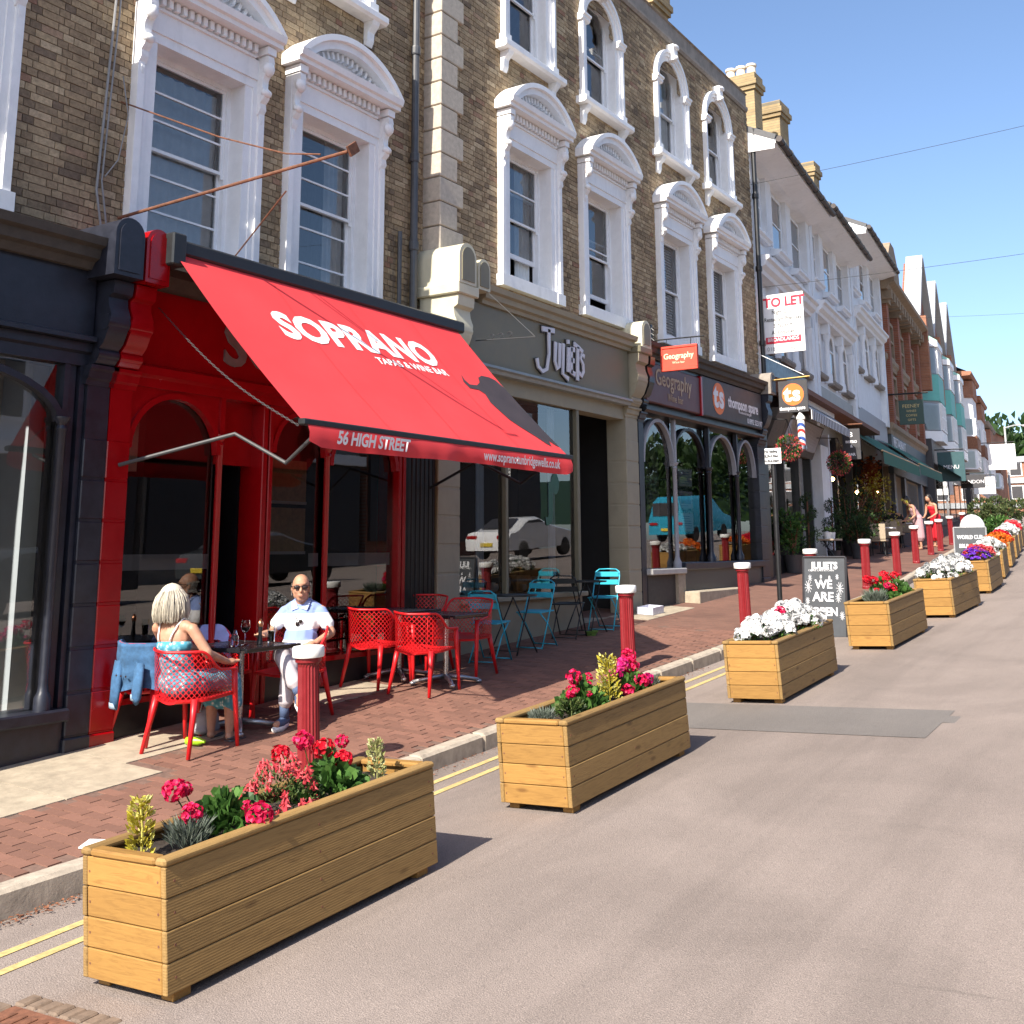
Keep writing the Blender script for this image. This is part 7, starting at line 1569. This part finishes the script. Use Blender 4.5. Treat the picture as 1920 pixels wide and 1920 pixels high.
# ---- man
ma = thing('person', 'bald man in a blue and white striped polo, legs crossed, facing the camera', 'person', world_frame=False); place(ma, 7.82, 7.40, R(205))
HT = Matrix.Rotation(R(18), 4, 'Z')
pr = [('e', (-.03, 0, .54), (.15, .18, .11)), ('c', (-.06, 0, .57), (-.12, 0, .74), .15, .145), ('e', (-.15, 0, .86), (.125, .165, .15)), ('c', (-.165, -.115, .975), (-.165, .115, .975), .058, .058), ('c', (-.16, -.05, .99), (-.16, .05, .99), .075, .075), ('c', (-.155, 0, 1.0), (-.12, 0, 1.08), .066, .060)]
hp = []; head(0, 0, hp, 0, k=1.06); Hm = Matrix.Translation((-.095, 0, 1.165)) @ HT
for q in hp:
    if q[0] == 'e': pr.append(('e', tuple(Hm @ Vector(q[1])), q[2], HT.to_3x3()))
    else: pr.append(('c', tuple(Hm @ Vector(q[1])), tuple(Hm @ Vector(q[2])), q[3], q[4]))
pr += [('c', (.02, .09, .53), (.45, .08, .51), .088, .064), ('c', (.45, .08, .51), (.43, .03, .10), .056, .036), ('c', (.42, .03, .05), (.57, .0, .035), .038, .03),
       ('c', (.02, -.09, .54), (.44, .0, .62), .088, .066), ('c', (.44, .0, .62), (.53, .20, .30), .056, .036), ('c', (.53, .20, .28), (.66, .25, .22), .038, .03),
       ('c', (-.165, -.175, .965), (-.08, -.285, .76), .050, .043), ('c', (-.08, -.285, .76), (.16, -.30, .765), .041, .029), ('c', (-.165, .175, .965), (-.13, .29, .75), .050, .043), ('c', (-.13, .29, .75), (.08, .20, .68), .041, .029)]
hand(pr, (.16, -.30, .765), (1, .15, 0), (0, -1, 0)); hand(pr, (.08, .20, .68), (.8, -.6, -.1), (.5, .8, 0))
blob('body', pr, SKIN, ma, .010, 4)
blob('polo_shirt', [('e', (-.03, 0, .585), (.165, .19, .085)), ('c', (-.06, 0, .60), (-.12, 0, .74), .165, .158), ('e', (-.15, 0, .86), (.140, .182, .155)), ('c', (-.165, -.115, .98), (-.165, .115, .98), .069, .069), ('c', (-.16, -.06, .995), (-.16, .06, .995), .082, .082), ('c', (-.165, -.165, .955), (-.112, -.248, .83), .063, .066), ('c', (-.165, .165, .955), (-.143, .252, .82), .063, .066), ('c', (-.158, 0, 1.0), (-.15, 0, 1.035), .080, .074), ('e', (-.06, 0, .66), (.17, .165, .09))], POLO, ma, .010, 2)
blob('trousers', [('e', (-.03, 0, .53), (.160, .190, .105)), ('c', (.02, .09, .53), (.45, .08, .51), .098, .076), ('c', (.45, .08, .51), (.437, .045, .21), .073, .068), ('c', (.02, -.09, .54), (.44, .0, .62), .098, .078), ('c', (.44, .0, .62), (.512, .155, .375), .073, .068)], TROU, ma, .010, 2)
for a, b, t in (((.434, .035, .20), (.425, .03, .07), (.56, .0, .03)), ((.518, .17, .35), (.53, .20, .29), (.65, .245, .215))):
    m = MB(); m.tube([a, b], [.045, .042], 10); m.ob('sock', NAVYC, ma, True, True); b, t = Vector(b), Vector(t); h_ = (t-b).normalized(); bk = b-h_*.03-Vector((0, 0, .02))
    blob('shoe', [('c', bk, b.lerp(t, .5)-Vector((0, 0, .012)), .042, .042), ('c', b.lerp(t, .5)-Vector((0, 0, .012)), t+Vector((0, 0, .004)), .042, .03)], NAVYC, ma, .010, 2)
    m = MB(); pts = [bk+Vector((0, 0, -.036)), b.lerp(t, .5)-Vector((0, 0, .048)), t+h_*.03-Vector((0, 0, .02))]; m.tube(pts, [.036, .042, .026], 8); m.ob('sole', SOLE, ma, True, True)
def onhead(*p): return tuple(Hm @ Vector(p))
m = MB()
for s in (-1, 1): m.ell(onhead(.104, s*.036, .016), (.010, .030, .021), 12, 8, HT.to_3x3())
m.tube([onhead(*q) for q in ((-.0, -.090, .018), (.08, -.083, .026), (.106, -.055, .03), (.112, 0, .026), (.106, .055, .03), (.08, .083, .026), (-.0, .090, .018))], .0035, 5); m.ob('sunglasses', DARKG, ma, True, True)
m = MB()
for s in (-1, 1):
    for i in range(420): a = random.uniform(R(80), R(178)); z = random.uniform(-.05, .055); p = Vector(onhead(.102*math.cos(a), s*.086*math.sin(a), z)); m.tube([p, p+Vector((-.012*random.uniform(.4, 1), s*.004, -.014))], .0022, 3, cap=False)
    for k in range(10): p = onhead(.092+.002*k, s*(.022+.003*k), .04); 
m.ob('hair', HAIRG, ma, True, True)
m = MB(); m.tube([onhead(.108, -.028, -.062), onhead(.118, 0, -.06), onhead(.108, .028, -.062)], .004, 5); m.ob('mouth', paint('lip', (.30, .12, .09), .6), ma, True, True)
m = MB(); m.tube([(-.01, -.03, .93), (.0, 0, .87), (-.003, .03, .925)], .003, 4); m.ell((.002, .0, .845), (.005, .020, .024), 8, 6); m.ell((.0, .03, .87), (.005, .018, .02), 8, 6); m.ob('hanging_glasses', DARKG, ma, True, True)
PBC = paint('pale_blue_collar', (.34, .42, .68), .8)
m = MB()
for s in (-1, 1): m.add([(-.055, s*.012, .985), (-.045, s*.075, .965), (-.10, s*.095, 1.045), (-.20, s*.07, 1.085), (-.20, s*.04, 1.06), (-.09, s*.05, 1.04)], [(0, 1, 2, 5), (2, 3, 4, 5)])
m.ob('collar', PBC, ma, local=True, fix=False)
# ---- far figures
LILAC = paint('lilac_dress', (.42, .25, .27), .8, .1); REDD = paint('red_dress', (.50, .008, .02), .7, .1); BLKC = paint('black_cloth', (.012, .012, .016), .8, .2)
def far_person(x, y, a, label, dress, bend, hair, hem=.35):
    o = thing('person', label, 'person', world_frame=False); s, yy = (lambda v: (v.x, v.y))(BM.inverted() @ Vector((x, y, 0))); o.matrix_basis = Matrix.Translation((x, y, pave_z(s, yy))) @ Matrix.Rotation(a, 4, 'Z')
    B = Matrix.Translation((0, 0, .95)) @ Matrix.Rotation(bend, 4, 'Y') @ Matrix.Translation((0, 0, -.95)); q = lambda *p: tuple(B @ Vector(p))
    pr = [('e', (0, 0, .95), (.12, .17, .13)), ('c', q(0, 0, 1.0), q(0, 0, 1.2), .115, .12), ('e', q(0, 0, 1.28), (.11, .16, .14)), ('c', q(0, -.14, 1.38), q(0, .14, 1.38), .055, .055), ('c', q(0, 0, 1.38), q(.02, 0, 1.5), .05, .045), ('e', q(.03, 0, 1.6), (.09, .075, .11)), ('c', q(.09, 0, 1.6), q(.12, 0, 1.575), .01, .014)]
    for sg in (-1, 1):
        pr += [('c', (0, sg*.085, .92), (.02, sg*.09, .5), .085, .055), ('c', (.02, sg*.09, .5), (-.01, sg*.09, .08), .052, .035), ('c', (-.02, sg*.09, .04), (.14, sg*.1, .03), .035, .028), ('c', q(0, sg*.18, 1.36), q(.12, sg*.22, 1.12), .045, .038), ('c', q(.12, sg*.22, 1.12), q(.34, sg*.14, 1.08), .036, .026)]
        hd = q(.34, sg*.14, 1.08); hand(pr, hd, (1, 0, -.2), (0, 1, 0))
    blob('body', pr, SKIN, o, .014, 2)
    blob('dress', [('e', (0, 0, .95), (.135, .185, .14)), ('c', q(0, 0, 1.0), q(0, 0, 1.2), .13, .132), ('e', q(0, 0, 1.27), (.12, .17, .13)), ('c', (0, -.05, .9), (0, -.07, hem), .13, .15), ('c', (0, .05, .9), (0, .07, hem), .13, .15)], dress, o, .015, 2)
    blob('hair', [('e', q(-.015, 0, 1.625), (.105, .09, .115)), ('e', q(-.06, 0, 1.50), (.06, .08, .12))], hair, o, .014, 2); return o
far_person(35.6, 7.95, R(130), 'woman in a lilac dress bending over a restaurant table', LILAC, .55, HAIRD); far_person(37.4, 7.8, R(150), 'woman in a long red dress leaning beside the woman in lilac', REDD, .40, HAIRD, .3)
di = thing('person', 'diner in dark clothes seated on the shaded restaurant terrace', 'person', world_frame=False); v = BM @ Vector((S0+13.3, 7.3, 0)); di.matrix_basis = Matrix.Translation((v.x, v.y, pave_z(S0+13.3, 7.3))) @ Matrix.Rotation(BEND, 4, 'Z')
pr = [('e', (-.05, 0, .56), (.14, .18, .12)), ('c', (-.06, 0, .6), (-.08, 0, .8), .14, .14), ('e', (-.08, 0, .92), (.12, .18, .15)), ('c', (-.08, -.16, 1.02), (-.08, .16, 1.02), .07, .07), ('c', (-.06, 0, 1.04), (-.03, 0, 1.14), .055, .05)]
head(0, 1.24, pr)
for s in (-1, 1): pr += [('c', (0, s*.09, .54), (.42, s*.1, .52), .09, .065), ('c', (.42, s*.1, .52), (.42, s*.1, .08), .06, .04), ('c', (.41, s*.1, .04), (.55, s*.11, .03), .04, .03), ('c', (-.08, s*.21, 1.0), (.05, s*.25, .8), .055, .045), ('c', (.05, s*.25, .8), (.28, s*.15, .77), .042, .028)]; hand(pr, (.28, s*.15, .77), (1, 0, 0))
blob('body', pr, SKIN, di, .014, 2); blob('coat', [('e', (-.05, 0, .56), (.155, .195, .13)), ('c', (-.06, 0, .6), (-.08, 0, .8), .155, .155), ('e', (-.08, 0, .92), (.135, .195, .165)), ('c', (-.08, -.19, 1.0), (.05, -.25, .8), .07, .06), ('c', (-.08, .19, 1.0), (.05, .25, .8), .07, .06), ('c', (0, .09, .54), (.42, .1, .52), .1, .075), ('c', (0, -.09, .54), (.42, -.1, .52), .1, .075), ('c', (.42, .1, .52), (.42, .1, .15), .07, .05), ('c', (.42, -.1, .52), (.42, -.1, .15), .07, .05)], BLKC, di, .015, 2); blob('hair', [('e', (-.02, 0, 1.27), (.108, .092, .11)), ('e', (-.07, 0, 1.13), (.06, .09, .14))], HAIRD, di, .014, 2)
# ---------------------------------------------------------------- on the couple's table
tz = pave_z(7.18, 7.48)+.738
def on_table(name, label, cat, x, y): return thing(name, label, cat, (x, y, tz))
CLEAR = NT('clear_glass'); CLEAR.n.remove(CLEAR.b); gb_ = CLEAR.new('ShaderNodeBsdfGlass'); gb_.inputs['IOR'].default_value = 1.3; gb_.inputs[0].default_value = (.95, .97, .97, 1); CLEAR.link(gb_.outputs[0], CLEAR.out.inputs[0]); CLEAR = CLEAR.m
ROSE = paint('rose_wine', (.62, .22, .20), .1, .05); BEER = paint('amber_beer', (.42, .17, .03), .1, .1); COPPER = paint('copper_top', (.55, .25, .14), .3, .1, 5, metal=1)
o = on_table('wine_glass', 'stemmed glass of rose wine on the couple\'s table', 'wine glass', 7.12, 7.38); m = MB(); m.lathe([(.034, 0), (.034, .004), (.004, .012), (.004, .10), (.03, .125), (.042, .16), (.034, .215), (.032, .215), (.040, .16), (.028, .128), (.001, .112)], 18, (7.12, 7.38, tz)); m.ob('glass', CLEAR, o, SM); m = MB(); m.lathe([(.001, .116), (.027, .130), (.037, .155), (.0, .157)], 16, (7.12, 7.38, tz)); m.ob('wine', ROSE, o, SM)
o = on_table('pepper_mill', 'black pepper mill with a copper top on the couple\'s table', 'pepper mill', 7.28, 7.36); m = MB(); m.lathe([(.025, 0), (.024, .03), (.016, .08), (.018, .15)], 14, (7.28, 7.36, tz)); m.ob('body', BLACKP, o, SM); m = MB(); m.lathe([(.02, .15), (.027, .17), (.025, .19), (.010, .205), (.012, .215), (.0, .22)], 14, (7.28, 7.36, tz)); m.ob('copper_top', COPPER, o, SM)
o = on_table('beer_glass', 'half full glass of amber beer before the seated man', 'beer glass', 7.42, 7.36); m = MB(); m.lathe([(.03, 0), (.036, .16), (.034, .16), (.028, .01)], 18, (7.42, 7.36, tz)); m.ob('glass', CLEAR, o, SM); m = MB(); m.lathe([(.027, .012), (.0315, .105), (.0, .106)], 16, (7.42, 7.36, tz)); m.ob('beer', BEER, o, SM)
o = on_table('water_bottle', 'squat clear water bottle near the woman\'s arm', 'bottle', 6.98, 7.36); m = MB(); m.lathe([(.03, 0), (.036, .02), (.034, .08), (.014, .115), (.012, .14), (.011, .14), (.03, .075), (.028, .01)], 16, (6.98, 7.36, tz)); m.ob('glass', CLEAR, o, SM)
# clothes over chair backs: sheets that follow the shell of the chair
DENIM = paint('blue_denim', (.04, .11, .22), .9, .3, 22, 0, .5); LBLUE = paint('pale_blue_cotton', (.28, .36, .68), .85, .15, 12); DENLT = paint('denim_lining', (.30, .40, .50), .9, .2, 15)
def draped(ch, name, label, mat, p0, p1, drop, cat, seed):
    o = thing(name, label, cat, world_frame=False); o.matrix_basis = ch.matrix_basis.copy(); rnd = random.Random(seed); m = MB(); nu, nv = 30, 22
    ph = [rnd.uniform(0, 6) for _ in range(4)]
    for i in range(nu+1):
        p = p0+(p1-p0)*i/nu
        for j in range(nv+1):
            t = j/nv; 
            if t < .25: b = shell(p, 1.0); k = 1-t/.25; c = shell(p, 1.0); off = Vector((.06*k, 0, 0)); q = Vector((c.x*(1-.16*k), c.y*(1-.16*k), c.z+.016-.14*k*k))
            else:
                v = 1-(t-.25)/.75*drop; c = shell(p, max(0, v)); out = Vector((c.x+.06, c.y, 0)).normalized(); fold = .010*math.sin(i*.7+ph[0])+.008*math.sin(i*1.6+ph[1]+j*.2)+.005*math.sin(j*1.1+ph[2]); g_ = (t-.25)/.75; q = c+out*(.022+.018*g_+fold*(.4+g_)); q.z = c.z+.014*(1-g_)+.025*math.sin(i*.35+ph[3])*g_
                if v < 0: q.z += v*.4
            m.v.append(tuple(q))
    for i in range(nu):
        for j in range(nv): a = i*(nv+1)+j; m.f.append((a, a+1, a+nv+2, a+nv+1))
    b_ = m.ob('body', mat, o, True, True, fix=False); return o
ob_ = [x for x in bpy.data.objects if x.get('label', '').startswith('red lattice armchair')]
chj = next(x for x in ob_ if 'denim jacket' in x['label']); chb = next(x for x in ob_ if 'behind the couple' in x['label'])
o = draped(chj, 'denim_jacket', 'blue denim jacket hung over the left red armchair', DENIM, -.62, .45, .95, 'jacket', 3)
for yy, lz in ((-.17, .14), (.10, .05)):
    m = MB(); m.tube([(-.27, yy, .66), (-.33, yy-.01, .52), (-.335, yy, .40), (-.325, yy+.02, .24+lz)], [.05, .06, .056, .05], 12); m.v = [(-.325+(a+.325)*.45, b, c+.008*math.sin(b*90+c*40)) for a, b, c in m.v]; m.ob('sleeve', DENIM, o, True, True)
    m = MB(); m.tube([(-.325, yy+.018, .28+lz), (-.325, yy+.02, .235+lz)], [.052, .05], 12); m.v = [(-.325+(a+.325)*.5, b, c) for a, b, c in m.v]; m.ob('cuff', DENLT, o, True, True)
for k in range(3): m = MB(); m.lathe([(.008, 0), (.008, .004)], 8, M=Matrix.Translation((-.345, -.05+.06*k, .56)) @ Matrix.Rotation(R(-90), 4, 'Y')); m.ob('button', COPPER, o, local=True)
draped(chb, 'blue_cardigan', 'pale blue cardigan over the armchair by the window', LBLUE, -.55, .55, .7, 'cardigan', 5)
HB = paint('grey_bag', (.30, .30, .32), .5, .2); o = thing('handbag', 'grey handbag on the ground under the couple\'s table', 'handbag', (6.95, 7.3, pave_z(6.95, 7.3))); z = pave_z(6.95, 7.62); blob('bag_body', [('e', (6.93, 7.62, z+.12), (.13, .09, .12)), ('e', (6.93, 7.62, z+.05), (.15, .10, .05))], HB, o, .014, 2, local=False); m = MB(); m.tube([(6.84, 7.6, z+.2), (6.88, 7.6, z+.34), (6.98, 7.6, z+.34), (7.02, 7.6, z+.2)], .009, 6); m.ob('strap', HB, o, True)
o = MB(); x, y = 6.62, 7.40; z = pave_z(x, y); M_ = Matrix.Translation((x, y, z+.036)) @ Matrix.Rotation(R(90), 4, 'X') @ Matrix.Rotation(.3, 4, 'Y'); o.lathe([(.03, -.08), (.034, -.06), (.034, .04), (.015, .075), (.015, .095), (.0, .095)], 14, M=M_); q = o.ob('lime_bottle', paint('lime_green_plastic', (.30, .55, .02), .35), smooth=R(40)); tag(q, 'lime green bottle lying on the stone under the woman\'s chair', 'bottle')
print('I ok')
# ================================================================ ACROSS THE STREET (seen mirrored in the shop glass)
OPP = [(-14, 9, 7.5, REDBRICK, 'red brick house across the street at the downhill end'), (-4.8, 9.5, 8.2, STUCCO, 'white house across the street facing the tapas bar'), (5, 9, 7.4, FARBRICK, 'orange brick house across the street facing the olive cafe'), (14.2, 10, 8.4, STUCCO, 'tall white house across the street facing the charcoal agency'), (24.5, 11, 7.8, CEMENT, 'grey rendered house across the street uphill'), (36, 14, 8.4, REDBRICK, 'red brick house across the street furthest uphill')]
for (x0, w, h, mt, lb) in OPP:
    z0 = zr(x0+w/2); b = thing('house_opposite', lb, 'building', (x0+w/2, -10, z0)); m = MB(); m.box(x0, x0+w, -21, -14, z0-1, z0+h); m.ob('wall', mt, b)
    m = MB(); m.box(x0+.1, x0+w-.1, -14.0, -13.85, z0+.2, z0+3.9); m.ob('shopfront', CHAR, b); m = MB(); m.box(x0, x0+w, -14.0, -13.6, z0+3.9, z0+4.3); m.ob('cornice', WHITE, b)
    k = int(w/2.6)
    for i in range(k):
        x = x0+(i+.5)*w/k
        for z1 in (5.0,):
            m = MB(); m.box(x-.65, x+.65, -14, -13.92, z0+z1-.1, z0+z1+1.9); wn_ = m.ob('window', WHITE, b); m = MB(); m.box(x-.5, x+.5, -13.92, -13.9, z0+z1+.05, z0+z1+1.75); m.ob('pane', CHAR, wn_)
    m = MB(); m.prism([(-21.3, z0+h), (-13.7, z0+h), (-17.5, z0+h+1.4)], x0-.1, x0+w+.1, 'x'); m.ob('roof', SLATE, b)
def car(x, y, rz, body, label, L_=4.5, H_=1.42, van=False):
    z = road_z(x, y); g = thing('parked_car' if not van else 'parked_van', label, 'car' if not van else 'van', world_frame=False); g.matrix_basis = Matrix.Translation((x, y, z)) @ Matrix.Rotation(rz, 4, 'Z') @ Matrix.Rotation(-.055, 4, 'Y')
    if van: pf = [(-L_/2, .35), (-L_/2, 1.0), (-L_/2+.08, 1.85), (-L_/2+.25, 1.95), (L_/2-1.5, 1.95), (L_/2-.8, 1.2), (L_/2-.1, 1.0), (L_/2, .4)]
    else: pf = [(-L_/2, .35), (-L_/2-.02, .75), (-L_/2+.12, .98), (-L_/2+.55, 1.04), (-L_/2+1.25, H_-.04), (-.1, H_), (.75, 1.12), (L_/2-.35, .86), (L_/2, .68), (L_/2, .35)]
    m = MB(); n = len(pf); prof = [(-.90, .0), (-.88, .12), (-.70, .0)]
    ys = [(-.90, 1.0, 0), (-.88, 1.0, 0)]; hw = .9
    for (yy, sc) in ((-hw, .93), (-hw*.93, .985), (-hw*.72, 1.0), (hw*.72, 1.0), (hw*.93, .985), (hw, .93)):
        for (a, c) in pf: f_ = 1.0 if abs(yy) < hw*.8 or c < .95 else 1-.06; m.v.append((a*(.985 if abs(yy) > .85 else 1), yy*(1-.14*max(0, (c-.95))/.5), .35+(c-.35)*f_*(sc if c > .5 else 1)))
    for i in range(5):
        for j in range(n): j2 = (j+1) % n; m.f.append((i*n+j, i*n+j2, (i+1)*n+j2, (i+1)*n+j))
    m.f.append(tuple(range(n))[::-1]); m.f.append(tuple(5*n+j for j in range(n))); m.ob('body', body, g, R(35), True)
    for sx in (-1.35, 1.35):
        for sy in (-1, 1):
            Mw = Matrix.Translation((sx, sy*.80, .33)) @ Matrix.Rotation(R(90), 4, 'X'); m = MB(); m.lathe([(.2, -.1), (.31, -.1), (.33, -.07), (.33, .07), (.31, .1), (.2, .1)], 22, M=Mw); w_ = m.ob('wheel', BLKMET, g, R(40), True); m = MB(); m.lathe([(.0, -.09), (.2, -.085), (.2, .085), (.0, .09)], 16, M=Mw); m.ob('rim', STEEL, w_, R(40), True)
    xb = -L_/2-.03
    for sy in (-1, 1): m = MB(); m.bbox(xb-.01, xb+.08, sy*.62-.2, sy*.62+.2, .74, .86, .02); m.ob('tail_light', paint('tail_lens', (.35, .01, .01), .2), g, local=True)
    m = MB(); m.bbox(xb-.02, xb+.02, -.26, .26, .5, .62, .005); m.ob('number_plate', paint('yellow_plate', (.65, .48, .05), .5), g, local=True)
    m = MB()
    if van: m.box(xb+.01, xb+.1, -.62, .62, 1.15, 1.7); m.ob('rear_window', CHAR, g, local=True)
    else:
        m.add([(-L_/2+.52, -.62, 1.06), (-L_/2+.52, .62, 1.06), (-L_/2+1.18, .54, H_-.045), (-L_/2+1.18, -.54, H_-.045)], [(0, 1, 2, 3)]); m.v = [(a-.02, b_, c+.02) for a, b_, c in m.v]; m.ob('rear_window', CHAR, g, local=True, fix=False)
        for sy in (-1, 1): m = MB(); yy = sy*.845; m.add([(-L_/2+.85, yy*.985, 1.02), (.6, yy*.985, 1.02), (-.15, yy*.93, H_-.10), (-L_/2+1.4, yy*.93, H_-.12)], [(0, 1, 2, 3)]); m.ob('side_window', CHAR, g, local=True, fix=False)
    return g
CARW = paint('white_car_paint', (.78, .78, .78), .15, .02); CARB = paint('van_blue_paint', (.03, .30, .45), .25, .05); CARG = paint('dark_grey_car_paint', (.05, .055, .06), .15, .05)
car(33.5, -4.6, .03, CARW, 'white parked car mirrored in the cafe window'); car(21.5, -5.2, .0, CARG, 'dark grey parked car mirrored in the bar windows'); car(46.0, -3.6, .06, CARB, 'blue parked van mirrored in the agency windows', 4.8, 1.9, True); car(14.5, -5.2, .0, CARG, 'dark parked car further downhill across the street')
print('J ok')
